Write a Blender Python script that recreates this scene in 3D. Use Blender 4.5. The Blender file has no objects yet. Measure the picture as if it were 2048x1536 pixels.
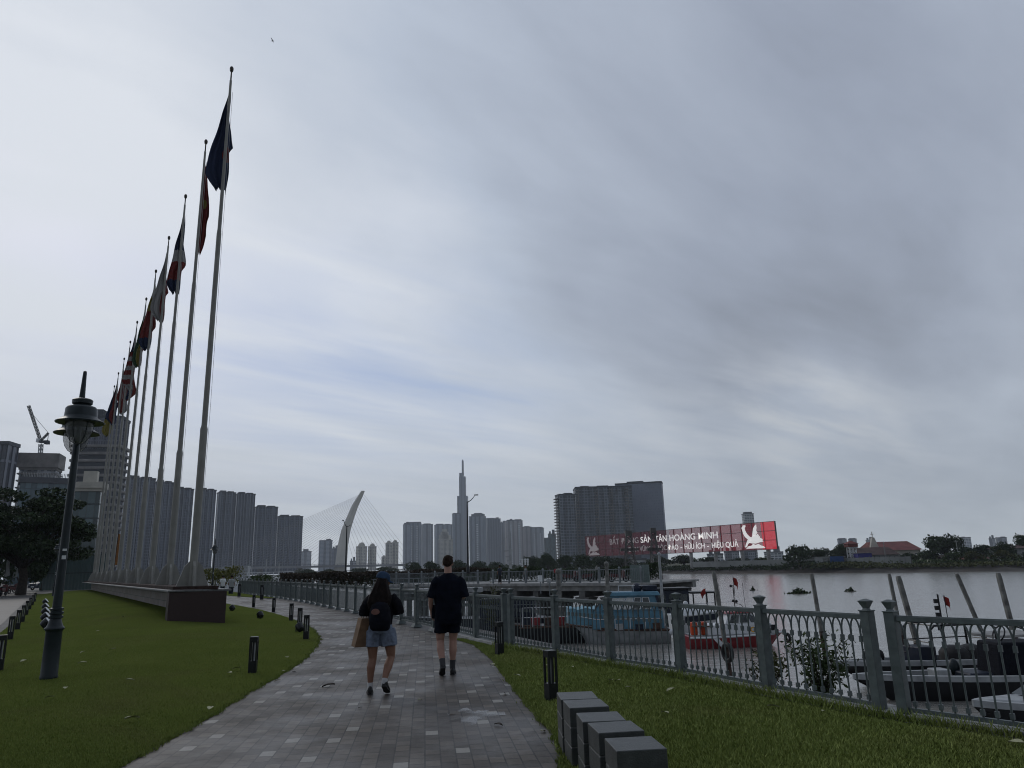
import bpy, bmesh, math, random
import numpy as np
from mathutils import Vector, Matrix
random.seed(7)
RNG = np.random.default_rng(7)
sc = bpy.context.scene
COL = sc.collection
PI = math.pi
# ---------------------------------------------------------------- camera
F_PX, PITCH, EYE, ROLL = 1450.0, math.atan(362 / 1450), 1.6, 0.028
WZ = -3.0          # river level
FZ = -1.0          # far bank level
def ray(x, y):
    dx, dy = x - 1024, y - 768
    cr, sr = math.cos(ROLL), math.sin(ROLL)
    cx = (dx * cr - dy * sr) / F_PX
    cy = (-dx * sr - dy * cr) / F_PX
    c, s = math.cos(PITCH), math.sin(PITCH)
    return cx, c - cy * s, cy * c + s
def gp(x, y, z=0.0):
    a, b, c = ray(x, y); t = (z - EYE) / c
    return Vector((a * t, b * t, z))
def at(x, y, Y):
    a, b, c = ray(x, y); t = Y / b
    return Vector((a * t, Y, EYE + c * t))
cam_d = bpy.data.cameras.new('camera')
cam = bpy.data.objects.new('camera', cam_d); COL.objects.link(cam)
cam_d.sensor_fit = 'HORIZONTAL'; cam_d.sensor_width = 36
cam_d.lens = 36 * F_PX / 2048
cam_d.clip_start = 0.1; cam_d.clip_end = 30000
Rv = Vector((1, 0, 0)); Uv = Vector((0, -math.sin(PITCH), math.cos(PITCH))); Fv = Vector((0, math.cos(PITCH), math.sin(PITCH)))
cx_ = math.cos(ROLL) * Rv - math.sin(ROLL) * Uv
cy_ = math.sin(ROLL) * Rv + math.cos(ROLL) * Uv
M = Matrix((cx_, cy_, -Fv)).transposed().to_4x4(); M.translation = (0, 0, EYE)
cam.matrix_world = M
sc.camera = cam
sc.view_settings.view_transform = 'Standard'; sc.view_settings.look = 'None'
sc.view_settings.exposure = 0; sc.view_settings.gamma = 1
try:
    sc.cycles.use_denoising = True
    sc.cycles.pixel_filter_type = 'BLACKMAN_HARRIS'; sc.cycles.filter_width = 1.05
    sc.cycles.max_bounces = 6; sc.cycles.transparent_max_bounces = 12
    sc.cycles.volume_bounces = 2
    sc.cycles.volume_step_rate = 4; sc.cycles.volume_max_steps = 64
except Exception: pass
# ---------------------------------------------------------------- helpers
def new_nodes(name):
    m = bpy.data.materials.new(name); m.use_nodes = True
    nt = m.node_tree
    return m, nt, nt.nodes['Principled BSDF'], nt.nodes, nt.links
def N(nt, typ, **kw):
    n = nt.nodes.new(typ)
    for k, v in kw.items():
        if k in ('ins',):
            for kk, vv in v.items():
                if isinstance(vv, bpy.types.NodeSocket): nt.links.new(vv, n.inputs[kk])
                else: n.inputs[kk].default_value = vv
        else: setattr(n, k, v)
    return n
def MATH(nt, op, a, b=None, c=None, clamp=False):
    n = nt.nodes.new('ShaderNodeMath'); n.operation = op; n.use_clamp = clamp
    for i, v in enumerate((a, b, c)):
        if v is None: continue
        if isinstance(v, bpy.types.NodeSocket): nt.links.new(v, n.inputs[i])
        else: n.inputs[i].default_value = v
    return n.outputs[0]
def MIX(nt, f, a, b, blend='MIX'):
    n = nt.nodes.new('ShaderNodeMix'); n.data_type = 'RGBA'; n.blend_type = blend
    for i, v in ((0, f), (6, a), (7, b)):
        if isinstance(v, bpy.types.NodeSocket): nt.links.new(v, n.inputs[i])
        elif i == 0: n.inputs[i].default_value = v
        else: n.inputs[i].default_value = (*v[:3], 1)
    return n.outputs[2]
def mat(name, col, rough=.6, metal=0., var=.2, scale=6., bump=0., bscale=60., spec=.3, col2=None, trans=0.):
    m, nt, p, nodes, links = new_nodes(name)
    tc = nodes.new('ShaderNodeTexCoord')
    no = N(nt, 'ShaderNodeTexNoise', ins={'Vector': tc.outputs['Object'], 'Scale': scale, 'Detail': 5., 'Roughness': .6})
    c2 = col2 if col2 else tuple(c * (1 - var * 1.6) for c in col)
    c1 = tuple(min(1, c * (1 + var * .6)) for c in col)
    r = N(nt, 'ShaderNodeMapRange', ins={'Value': no.outputs['Fac'], 'From Min': .3, 'From Max': .7})
    links.new(MIX(nt, r.outputs[0], c1, c2), p.inputs['Base Color'])
    p.inputs['Roughness'].default_value = rough; p.inputs['Metallic'].default_value = metal
    p.inputs['Specular IOR Level'].default_value = spec
    if trans: p.inputs['Transmission Weight'].default_value = trans
    if bump:
        n2 = N(nt, 'ShaderNodeTexNoise', ins={'Vector': tc.outputs['Object'], 'Scale': bscale, 'Detail': 4.})
        b = N(nt, 'ShaderNodeBump', ins={'Height': n2.outputs['Fac'], 'Strength': bump, 'Distance': .02})
        links.new(b.outputs[0], p.inputs['Normal'])
    return m
def emis(name, col, strength):
    m, nt, p, nodes, links = new_nodes(name)
    p.inputs['Base Color'].default_value = (*col, 1)
    p.inputs['Emission Color'].default_value = (*col, 1); p.inputs['Emission Strength'].default_value = strength
    return m
def facade(name, wall, glass, fh=3.3, bay=3.2, fw=.38, bw=.3, grough=.2, var=.5, dirt=.2, band=0., bandk=.6):
    m, nt, p, nodes, links = new_nodes(name)
    tc = nodes.new('ShaderNodeTexCoord')
    sp = N(nt, 'ShaderNodeSeparateXYZ', ins={0: tc.outputs['Object']})
    sn = N(nt, 'ShaderNodeSeparateXYZ', ins={0: tc.outputs['Normal']})
    u = MATH(nt, 'SUBTRACT', MATH(nt, 'MULTIPLY', sp.outputs[1], sn.outputs[0]), MATH(nt, 'MULTIPLY', sp.outputs[0], sn.outputs[1]))
    ub = MATH(nt, 'DIVIDE', u, bay); zb = MATH(nt, 'DIVIDE', sp.outputs[2], fh)
    win = MATH(nt, 'MULTIPLY', MATH(nt, 'GREATER_THAN', MATH(nt, 'FRACT', ub), bw), MATH(nt, 'GREATER_THAN', MATH(nt, 'FRACT', zb), fw))
    win = MATH(nt, 'MULTIPLY', win, MATH(nt, 'LESS_THAN', MATH(nt, 'ABSOLUTE', sn.outputs[2]), .5))
    cell = N(nt, 'ShaderNodeCombineXYZ', ins={0: MATH(nt, 'FLOOR', ub), 1: MATH(nt, 'FLOOR', zb), 2: 0.})
    wn = N(nt, 'ShaderNodeTexWhiteNoise', ins={0: cell.outputs[0]})
    k = MATH(nt, 'MULTIPLY_ADD', wn.outputs[0], var * 2, 1 - var)
    gcol = N(nt, 'ShaderNodeVectorMath', operation='SCALE', ins={0: glass, 'Scale': k})
    no = N(nt, 'ShaderNodeTexNoise', ins={'Vector': tc.outputs['Object'], 'Scale': .06, 'Detail': 4.})
    wc = MIX(nt, no.outputs['Fac'], tuple(c * (1 + dirt) for c in wall), tuple(c * (1 - dirt) for c in wall))
    col = MIX(nt, win, wc, gcol.outputs[0])
    if band:   # alternating bays of darker cladding
        bn = MATH(nt, 'GREATER_THAN', MATH(nt, 'FRACT', MATH(nt, 'DIVIDE', u, band)), .58)
        col = MIX(nt, bn, col, N(nt, 'ShaderNodeVectorMath', operation='SCALE', ins={0: col, 'Scale': bandk}).outputs[0])
    links.new(col, p.inputs['Base Color'])
    links.new(MATH(nt, 'MULTIPLY_ADD', win, grough - .75, .75), p.inputs['Roughness'])
    return m
class MB:
    def __init__(s): s.v = []; s.f = []
    def add(s, vs, fs):
        o = len(s.v); s.v += [tuple(a) for a in vs]; s.f += [tuple(i + o for i in f) for f in fs]; return s
    def box(s, c, d, rz=0., R=None):
        hx, hy, hz = d[0] / 2, d[1] / 2, d[2] / 2
        vs = [Vector((x, y, z)) for z in (-hz, hz) for x, y in ((-hx, -hy), (hx, -hy), (hx, hy), (-hx, hy))]
        if R is None: R = Matrix.Rotation(rz, 3, 'Z')
        c = Vector(c)
        return s.add([R @ v + c for v in vs], [(3, 2, 1, 0), (4, 5, 6, 7), (0, 1, 5, 4), (1, 2, 6, 5), (2, 3, 7, 6), (3, 0, 4, 7)])
    def bx(s, x0, x1, y0, y1, z0, z1):
        return s.box(((x0 + x1) / 2, (y0 + y1) / 2, (z0 + z1) / 2), (x1 - x0, y1 - y0, z1 - z0))
    def hexa(s, bot, top):
        n = len(bot)
        return s.add(list(bot) + list(top), [tuple(range(n - 1, -1, -1)), tuple(range(n, 2 * n))] + [(i, (i + 1) % n, n + (i + 1) % n, n + i) for i in range(n)])
    def prism(s, poly, z0, z1):
        return s.hexa([(x, y, z0) for x, y in poly], [(x, y, z1) for x, y in poly])
    def rings(s, rr, caps=True, closed=False):
        n = len(rr[0]); vs = [p for r in rr for p in r]; fs = []
        m = len(rr)
        for i in range(m - 1 if not closed else m):
            for j in range(n):
                a, b = i * n + j, i * n + (j + 1) % n
                c, d = ((i + 1) % m) * n + (j + 1) % n, ((i + 1) % m) * n + j
                fs.append((a, b, c, d))
        if caps and not closed:
            fs.append(tuple(range(n - 1, -1, -1))); fs.append(tuple(range((m - 1) * n, m * n)))
        return s.add(vs, fs)
    def path(s, pts, rad, n=8, sq=1., caps=True):
        pts = [Vector(p) for p in pts]
        if not isinstance(rad, (list, tuple)): rad = [rad] * len(pts)
        rr = []; prev = None
        for i, p in enumerate(pts):
            t = (pts[min(i + 1, len(pts) - 1)] - pts[max(i - 1, 0)]).normalized()
            if prev is None:
                a = Vector((0, 0, 1)) if abs(t.z) < .9 else Vector((1, 0, 0))
                u = t.cross(a).normalized()
            else:
                u = (prev - t * prev.dot(t)).normalized()
            prev = u; w = t.cross(u)
            off = PI / n if n == 4 else 0
            rr.append([p + (u * math.cos(off + 2 * PI * j / n) + w * sq * math.sin(off + 2 * PI * j / n)) * rad[i] for j in range(n)])
        return s.rings(rr, caps)
    def bar(s, a, b, r, n=4): return s.path([a, b], r * (1.414 if n == 4 else 1), n)
    def lathe(s, prof, c=(0, 0, 0), n=16):
        c = Vector(c)
        return s.rings([[c + Vector((max(r, 1e-4) * math.cos(2 * PI * j / n), max(r, 1e-4) * math.sin(2 * PI * j / n), z)) for j in range(n)] for r, z in prof])
    def ball(s, c, r, n=10, m=7):
        if not isinstance(r, (tuple, list)): r = (r, r, r)
        c = Vector(c); rr = []
        for i in range(m + 1):
            a = -PI / 2 + PI * i / m; k = max(math.cos(a), .02)
            rr.append([c + Vector((r[0] * k * math.cos(2 * PI * j / n), r[1] * k * math.sin(2 * PI * j / n), r[2] * math.sin(a))) for j in range(n)])
        return s.rings(rr)
    def ell(s, secs, n=16):
        """stack of ellipses: (centre, rx, ry) horizontal"""
        return s.rings([[Vector(c) + Vector((rx * math.cos(2 * PI * j / n), ry * math.sin(2 * PI * j / n), 0)) for j in range(n)] for c, rx, ry in secs])
    def torus(s, c, R, r, ax=(0, 0, 1), n=16, m=6, a0=0., a1=2 * PI):
        ax = Vector(ax).normalized(); t = Vector((0, 0, 1)) if abs(ax.z) < .9 else Vector((1, 0, 0))
        u = ax.cross(t).normalized(); w = ax.cross(u); c = Vector(c); rr = []
        full = abs(a1 - a0 - 2 * PI) < 1e-6
        k = n if full else n + 1
        for i in range(k):
            a = a0 + (a1 - a0) * i / n; d = u * math.cos(a) + w * math.sin(a)
            rr.append([c + d * R + (d * math.cos(2 * PI * j / m) + ax * math.sin(2 * PI * j / m)) * r for j in range(m)])
        return s.rings(rr, caps=not full, closed=full)
    def build(s, name, m, parent=None, smooth=False, bevel=0., rz=0., loc=None):
        me = bpy.data.meshes.new(name); me.from_pydata(s.v, [], s.f); me.update()
        bm = bmesh.new(); bm.from_mesh(me); bmesh.ops.recalc_face_normals(bm, faces=bm.faces); bm.to_mesh(me); bm.free()
        me.materials.append(m)
        if smooth:
            for p in me.polygons: p.use_smooth = True
            try: me.set_sharp_from_angle(angle=math.radians(50))
            except Exception: pass
        o = bpy.data.objects.new(name, me); COL.objects.link(o)
        if parent: o.parent = parent
        if loc is not None: o.location = loc
        if bevel:
            b = o.modifiers.new('edge', 'BEVEL'); b.width = bevel; b.segments = 2; b.limit_method = 'ANGLE'
        return o
def tag(o, label=None, cat=None, group=None, kind=None):
    if label: o['label'] = label
    if cat: o['category'] = cat
    if group: o['group'] = group
    if kind: o['kind'] = kind
    return o
def thing(name, label, cat, loc=(0, 0, 0), rz=0., group=None):
    o = bpy.data.objects.new(name, None); COL.objects.link(o); o.empty_display_size = .2
    o.location = loc; o.rotation_euler = (0, 0, rz)
    return tag(o, label, cat, group)
def kids(o): return [c for c in bpy.data.objects if c.parent == o]
def dup(o, loc=None, rz=None, label=None, scale=None, parent=None):
    c = o.copy(); COL.objects.link(c); c.parent = parent
    for k in kids(o): dup(k, parent=c)
    if loc is not None: c.location = loc
    if rz is not None: c.rotation_euler = (0, 0, rz)
    if scale is not None: c.scale = scale
    if label: c['label'] = label
    return c
def np_mesh(name, verts, faces, m, parent=None, smooth=False):
    """verts (n,3), faces (k, q) all with the same q"""
    me = bpy.data.meshes.new(name); k, q = faces.shape
    me.vertices.add(len(verts)); me.vertices.foreach_set('co', verts.astype(np.float32).ravel())
    me.loops.add(k * q); me.loops.foreach_set('vertex_index', faces.astype(np.int32).ravel())
    me.polygons.add(k); me.polygons.foreach_set('loop_start', np.arange(0, k * q, q, dtype=np.int32))
    if smooth: me.polygons.foreach_set('use_smooth', np.ones(k, dtype=bool))
    me.update(calc_edges=True); me.validate(); me.materials.append(m)
    o = bpy.data.objects.new(name, me); COL.objects.link(o)
    if parent: o.parent = parent
    return o
def leafmesh(centres, size, aspect=.5, up=.4, rng=RNG, bend=0.):
    """rhombic leaves, one quad each, at CENTRES"""
    n = len(centres)
    d = rng.normal(size=(n, 3)); d /= np.linalg.norm(d, axis=1)[:, None]
    nn = rng.normal(size=(n, 3)); nn[:, 2] += up * 2; nn -= d * (nn * d).sum(1)[:, None]; nn /= np.linalg.norm(nn, axis=1)[:, None]
    w = np.cross(d, nn); s = (size * rng.uniform(.6, 1.3, n))[:, None] if np.isscalar(size) else size[:, None]
    v = np.stack([centres - d * s, centres + w * s * aspect, centres + d * s, centres - w * s * aspect], 1).reshape(-1, 3)
    return v, np.arange(4 * n).reshape(-1, 4)
def text_mesh(s, name, m, parent, width, height, org, xdir, zdir, ext=.02, bold=0.):
    cu = bpy.data.curves.new('txt', 'FONT'); cu.body = s; cu.extrude = .02; cu.size = 1; cu.offset = bold
    o = bpy.data.objects.new('txt', cu); COL.objects.link(o)
    dg = bpy.context.evaluated_depsgraph_get(); dg.update()
    me = bpy.data.meshes.new_from_object(o.evaluated_get(dg)); bpy.data.objects.remove(o)
    co = np.zeros(len(me.vertices) * 3, np.float32); me.vertices.foreach_get('co', co); co = co.reshape(-1, 3)
    mn, mx = co.min(0), co.max(0)
    xdir = Vector(xdir).normalized(); zdir = Vector(zdir).normalized(); nd = xdir.cross(zdir)
    A = np.array([xdir, zdir, nd]); q = np.empty_like(co)
    q[:, 0] = (co[:, 0] - mn[0]) / (mx[0] - mn[0]) * width
    q[:, 1] = (co[:, 1] - mn[1]) / (mx[1] - mn[1]) * height
    q[:, 2] = co[:, 2] / .02 * ext
    q = q @ A + np.array(org)
    me.vertices.foreach_set('co', q.astype(np.float32).ravel()); me.update()
    me.materials.clear(); me.materials.append(m)
    b = bpy.data.objects.new(name, me); COL.objects.link(b); b.parent = parent
    return b
def interp(tab, y):
    if y <= tab[0][0]: a, b = tab[0], tab[1]
    elif y >= tab[-1][0]: a, b = tab[-2], tab[-1]
    else:
        for a, b in zip(tab, tab[1:]):
            if a[0] <= y <= b[0]: break
    return a[1] + (b[1] - a[1]) * (y - a[0]) / (b[0] - a[0])
def sstep(t): t = max(0., min(1., t)); return t * t * (3 - 2 * t)

# ---------------------------------------------------------------- world: Nishita sky behind layered cloud
SUN_EL, SUN_AZ = math.radians(32), math.radians(-38)      # azimuth from +Y towards +X
def make_world():
    w = bpy.data.worlds.new('World'); sc.world = w; w.use_nodes = True
    nt = w.node_tree; bg = nt.nodes['Background']; L = nt.links
    sky = N(nt, 'ShaderNodeTexSky', sky_type='NISHITA', sun_disc=False, sun_elevation=SUN_EL, sun_rotation=SUN_AZ, air_density=1.2, dust_density=1.5, ozone_density=1.5)
    tc = nt.nodes.new('ShaderNodeTexCoord')
    D0 = tc.outputs['Generated']
    # gentle warp so no mass has a clean outline
    n0 = N(nt, 'ShaderNodeTexNoise', ins={'Vector': D0, 'Scale': 2.2, 'Detail': 5., 'Roughness': .55})
    off = N(nt, 'ShaderNodeVectorMath', operation='SUBTRACT', ins={0: n0.outputs['Color'], 1: (.5, .5, .5)})
    off = N(nt, 'ShaderNodeVectorMath', operation='SCALE', ins={0: off.outputs[0], 'Scale': .34})
    Dw = N(nt, 'ShaderNodeVectorMath', operation='ADD', ins={0: D0, 1: off.outputs[0]}).outputs[0]
    Dw = N(nt, 'ShaderNodeVectorMath', operation='NORMALIZE', ins={0: Dw}).outputs[0]
    def blob(px, py, deg, src=Dw):
        v = Vector(ray(px, py)).normalized()
        d = N(nt, 'ShaderNodeVectorMath', operation='DOT_PRODUCT', ins={0: src, 1: tuple(v)}).outputs['Value']
        k = 1 / (1 - math.cos(math.radians(deg)))
        return MATH(nt, 'EXPONENT', MATH(nt, 'MULTIPLY', MATH(nt, 'SUBTRACT', d, 1.), k))
    sp = N(nt, 'ShaderNodeSeparateXYZ', ins={0: D0})
    el = sp.outputs[2]
    zz = MATH(nt, 'ADD', MATH(nt, 'MAXIMUM', el, 0.), .10)
    pl = N(nt, 'ShaderNodeCombineXYZ', ins={0: MATH(nt, 'DIVIDE', sp.outputs[0], zz), 1: MATH(nt, 'DIVIDE', sp.outputs[1], zz), 2: 0.})
    mp = N(nt, 'ShaderNodeMapping', vector_type='TEXTURE', ins={0: pl.outputs[0], 'Rotation': (0, 0, math.radians(57)), 'Scale': (2.6, .62, 1.)})
    st = N(nt, 'ShaderNodeTexNoise', ins={'Vector': mp.outputs[0], 'Scale': 1.0, 'Detail': 7., 'Roughness': .52, 'Distortion': .5})
    mp2 = N(nt, 'ShaderNodeMapping', vector_type='TEXTURE', ins={0: pl.outputs[0], 'Rotation': (0, 0, math.radians(38)), 'Scale': (1.5, .5, 1.)})
    st2 = N(nt, 'ShaderNodeTexNoise', ins={'Vector': mp2.outputs[0], 'Scale': 1.6, 'Detail': 8., 'Roughness': .6, 'Distortion': .3})
    s1 = MATH(nt, 'SUBTRACT', st.outputs['Fac'], .5); s2 = MATH(nt, 'SUBTRACT', st2.outputs['Fac'], .5)
    v = MATH(nt, 'MULTIPLY_ADD', s1, .46, .565)
    v = MATH(nt, 'MULTIPLY_ADD', s2, .34, v)
    # unseen sky behind the viewer, darkening added to dim faces turned to the camera
    dk = N(nt, 'ShaderNodeVectorMath', operation='DOT_PRODUCT', ins={0: Dw, 1: tuple(Vector((.15, -1, .35)).normalized())}).outputs['Value']
    dk = MATH(nt, 'EXPONENT', MATH(nt, 'MULTIPLY', MATH(nt, 'SUBTRACT', dk, 1.), 1.9))
    v = MATH(nt, 'MULTIPLY_ADD', dk, -.62, v)
    for px, py, deg, amp in SKY_BLOBS:
        v = MATH(nt, 'MULTIPLY_ADD', blob(px, py, deg), amp, v)
    cr = N(nt, 'ShaderNodeValToRGB', ins={0: v})
    e = cr.color_ramp.elements
    e[0].position = 0; e[0].color = (.150, .165, .205, 1)
    e[1].position = 1; e[1].color = (.77, .81, .875, 1)
    for p_, c_ in ((.3, (.326, .370, .462)), (.6, (.500, .562, .668))):
        q = e.new(p_); q.color = (*c_, 1)
    # pale, slightly green-grey veil close to the horizon
    hz = MATH(nt, 'EXPONENT', MATH(nt, 'MULTIPLY', MATH(nt, 'MAXIMUM', el, 0.), -7.5))
    veil = MIX(nt, MATH(nt, 'ADD', MATH(nt, 'MULTIPLY', v, .8), .1, clamp=True), (.46, .515, .54), (.82, .87, .88))
    c = MIX(nt, MATH(nt, 'MULTIPLY', hz, .75), cr.outputs[0], veil)
    # thin openings where clear blue shows
    bl = None
    for px, py, deg, amp in SKY_BLUE:
        b = MATH(nt, 'MULTIPLY', blob(px, py, deg), amp)
        bl = b if bl is None else MATH(nt, 'ADD', bl, b)
    mp3 = N(nt, 'ShaderNodeMapping', vector_type='TEXTURE', ins={0: pl.outputs[0], 'Rotation': (0, 0, math.radians(38)), 'Scale': (2.4, .55, 1.)})
    st3 = N(nt, 'ShaderNodeTexNoise', ins={'Vector': mp3.outputs[0], 'Scale': 1.3, 'Detail': 6., 'Roughness': .55, 'Distortion': .6})
    op = N(nt, 'ShaderNodeMapRange', ins={'Value': st3.outputs['Fac'], 'From Min': .34, 'From Max': .68})
    bl = MATH(nt, 'MULTIPLY', bl, op.outputs[0], clamp=True)
    skyc = N(nt, 'ShaderNodeVectorMath', operation='SCALE', ins={0: MIX(nt, .75, sky.outputs[0], (3.6, 4.6, 7.0)), 'Scale': 1.0})
    cl = N(nt, 'ShaderNodeVectorMath', operation='SCALE', ins={0: c, 'Scale': 10.0 * SKY_GAIN})
    fin = MIX(nt, bl, cl.outputs[0], skyc.outputs[0])
    cb = MATH(nt, 'MULTIPLY', MATH(nt, 'ADD', blob(1640, 880, 6), MATH(nt, 'MULTIPLY', blob(1250, 960, 7), .5)), N(nt, 'ShaderNodeMapRange', ins={'Value': st2.outputs['Fac'], 'From Min': .42, 'From Max': .62}).outputs[0], clamp=True)
    fin = MIX(nt, MATH(nt, 'MULTIPLY', cb, .45), fin, (7.0, 7.05, 6.9))
    L.new(fin, bg.inputs['Color']); bg.inputs['Strength'].default_value = .1
SKY_GAIN = 1.0
SKY_BLOBS = [(60, 400, 24, .52), (480, 560, 15, .16), (1450, 470, 20, -.17), (1050, 170, 12, -.03), (1950, 700, 18, -.13),
             (780, 590, 6, .10), (1650, 860, 5, .20), (1180, 640, 9, -.08), (300, 30, 14, -.05), (900, 900, 12, .22), (500, 950, 10, .12), (1620, 690, 8, -.08)]
SKY_BLUE = [(560, 690, 8, .95), (120, 640, 6, .85), (850, 760, 7, .8), (560, 970, 7, .45), (1000, 900, 6, .25), (330, 760, 6, .3)]
make_world()
sd = bpy.data.lights.new('sun', 'SUN'); sd.energy = .55; sd.angle = math.radians(18); sd.color = (1, .95, .88)
so = bpy.data.objects.new('sun', sd); COL.objects.link(so)
sv = Vector((math.sin(SUN_AZ) * math.cos(SUN_EL), math.cos(SUN_AZ) * math.cos(SUN_EL), math.sin(SUN_EL)))
so.rotation_euler = sv.to_track_quat('Z', 'Y').to_euler()
HAZE = 0.00012
# ---------------------------------------------------------------- materials
m_conc = mat('concrete', (.30, .30, .29), .85, var=.3, scale=1.2, bump=.3)
m_concd = mat('dark concrete', (.13, .13, .125), .85, var=.35, scale=.8, bump=.3)
m_ledge = mat('pale ledge', (.36, .36, .35), .85, var=.25, scale=3, bump=.2)
m_rail = mat('grey green railing paint', (.112, .134, .132), .45, var=.3, scale=7, spec=.4)
def railpaint():
    m = mat('grey green railing paint', (.112, .134, .132), .45, var=.3, scale=7, spec=.3); nt = m.node_tree; p = nt.nodes['Principled BSDF']
    src = p.inputs['Base Color'].links[0].from_socket; g_ = nt.nodes.new('ShaderNodeNewGeometry')
    a = N(nt, 'ShaderNodeTexNoise', ins={'Vector': g_.outputs['Position'], 'Scale': 9., 'Detail': 8., 'Roughness': .75})
    f = N(nt, 'ShaderNodeMapRange', ins={'Value': a.outputs['Fac'], 'From Min': .62, 'From Max': .70, 'To Max': .8})
    b = N(nt, 'ShaderNodeTexNoise', ins={'Vector': g_.outputs['Position'], 'Scale': 1.3, 'Detail': 5.})
    c = MIX(nt, MATH(nt, 'MULTIPLY', b.outputs['Fac'], .55), src, (.07, .085, .086))
    nt.links.new(MIX(nt, f.outputs[0], c, (.075, .048, .034)), p.inputs['Base Color']); return m
m_rail = railpaint()
m_rail2 = mat('jetty railing paint', (.17, .19, .20), .5, var=.15, scale=3)
m_black = mat('black metal', (.010, .012, .014), .35, var=.2, scale=9)
m_lampg = mat('dark green lamp paint', (.012, .020, .023), .38, var=.2, scale=7)
m_granite = mat('dark red granite', (.050, .033, .032), .5, var=.3, scale=40, spec=.12)
m_slab = mat('stone coping', (.13, .135, .14), .5, var=.25, scale=8)
m_tile = None
m_pole = mat('painted steel pole', (.235, .232, .21), .5, var=.16, scale=1.5)
m_bronze = mat('finial metal', (.06, .055, .05), .35, metal=.7)
m_soil = mat('red brown soil', (.035, .018, .014), .95, var=.4, scale=6, bump=.8, bscale=25)
m_stone = mat('bench stone', (.048, .053, .051), .45, var=.35, scale=9, bump=.25, bscale=90, col2=(.026, .030, .029), spec=.4)
m_groove = mat('bench groove', (.16, .165, .16), .8)
m_white = mat('white paint', (.62, .64, .65), .4, var=.12, scale=3)
m_offw = mat('weathered white', (.33, .345, .35), .5, var=.25, scale=2)
m_red = mat('red hull paint', (.27, .03, .035), .35, var=.25, scale=2)
m_blue = mat('blue cabin paint', (.085, .20, .275), .4, var=.25, scale=2)
m_navy = mat('navy paint', (.012, .018, .035), .4, var=.3, scale=2)
m_tarp = mat('pale blue tarpaulin', (.14, .30, .38), .6, var=.2, scale=4, bump=.4, bscale=9)
m_wood = mat('weathered wood', (.085, .048, .035), .7, var=.4, scale=5, bump=.4)
m_dhull = mat('black hull', (.012, .013, .016), .4, var=.4, scale=2)
m_glass = mat('dark glass', (.02, .03, .035), .08, var=.2, spec=.8)
m_pale = mat('pale window screen', (.55, .58, .56), .4, var=.15)
m_rub = mat('black rubber', (.010, .010, .011), .6)
m_pile = mat('pile concrete', (.19, .19, .175), .85, var=.4, scale=3, bump=.5, bscale=20)
m_pilew = mat('stained pile foot', (.07, .045, .035), .8, var=.5, scale=4, bump=.5, bscale=20)
m_orange = mat('orange red paint', (.55, .07, .015), .5)
m_yel = mat('yellow paint', (.62, .33, .04), .5)
m_flagred = mat('red flag cloth', (.24, .02, .015), .8)
m_leafpale = mat('fallen leaf', (.36, .36, .22), .7, var=.3, scale=30)
m_leafbr = mat('brown leaf', (.03, .022, .018), .8, var=.3, scale=30)
def leafmat(name, a, b, sc_=1.5):
    m, nt, p, nodes, links = new_nodes(name)
    g_ = nodes.new('ShaderNodeNewGeometry')
    no = N(nt, 'ShaderNodeTexNoise', ins={'Vector': g_.outputs['Position'], 'Scale': sc_, 'Detail': 3.})
    f = MATH(nt, 'ADD', MATH(nt, 'MULTIPLY', g_.outputs['Random Per Island'], .55), MATH(nt, 'MULTIPLY', no.outputs['Fac'], .6), clamp=True)
    c = MIX(nt, f, a, b)
    if 'grass' in name:
        w_ = N(nt, 'ShaderNodeTexNoise', ins={'Vector': g_.outputs['Position'], 'Scale': .33, 'Detail': 5., 'Roughness': .6, 'Distortion': .8})
        wf = N(nt, 'ShaderNodeMapRange', ins={'Value': w_.outputs['Fac'], 'From Min': .50, 'From Max': .70, 'To Max': .6})
        c = MIX(nt, wf.outputs[0], c, tuple(x * k for x, k in zip(b, (1.0, .82, 1.1))))
    links.new(c, p.inputs['Base Color'])
    p.inputs['Roughness'].default_value = .6; p.inputs['Specular IOR Level'].default_value = .06
    return m
m_leafd = leafmat('dark foliage', (.016, .026, .014), (.045, .066, .030), .6)
m_leafm = leafmat('mid foliage', (.022, .036, .016), (.060, .085, .034), .4)
m_leafo = leafmat('olive foliage', (.035, .042, .018), (.085, .090, .036), .5)
m_leafr = leafmat('russet foliage', (.026, .022, .015), (.060, .048, .034), .7)
m_leafy = leafmat('yellow green foliage', (.06, .07, .018), (.15, .15, .04), .7)
m_bark = mat('bark', (.045, .036, .03), .9, var=.4, scale=6, bump=.5)
m_grass = leafmat('grass blades', (.070, .106, .022), (.190, .230, .056), .7)
m_grass2 = leafmat('dry grass blades', (.098, .138, .032), (.265, .310, .090), .9)

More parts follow.
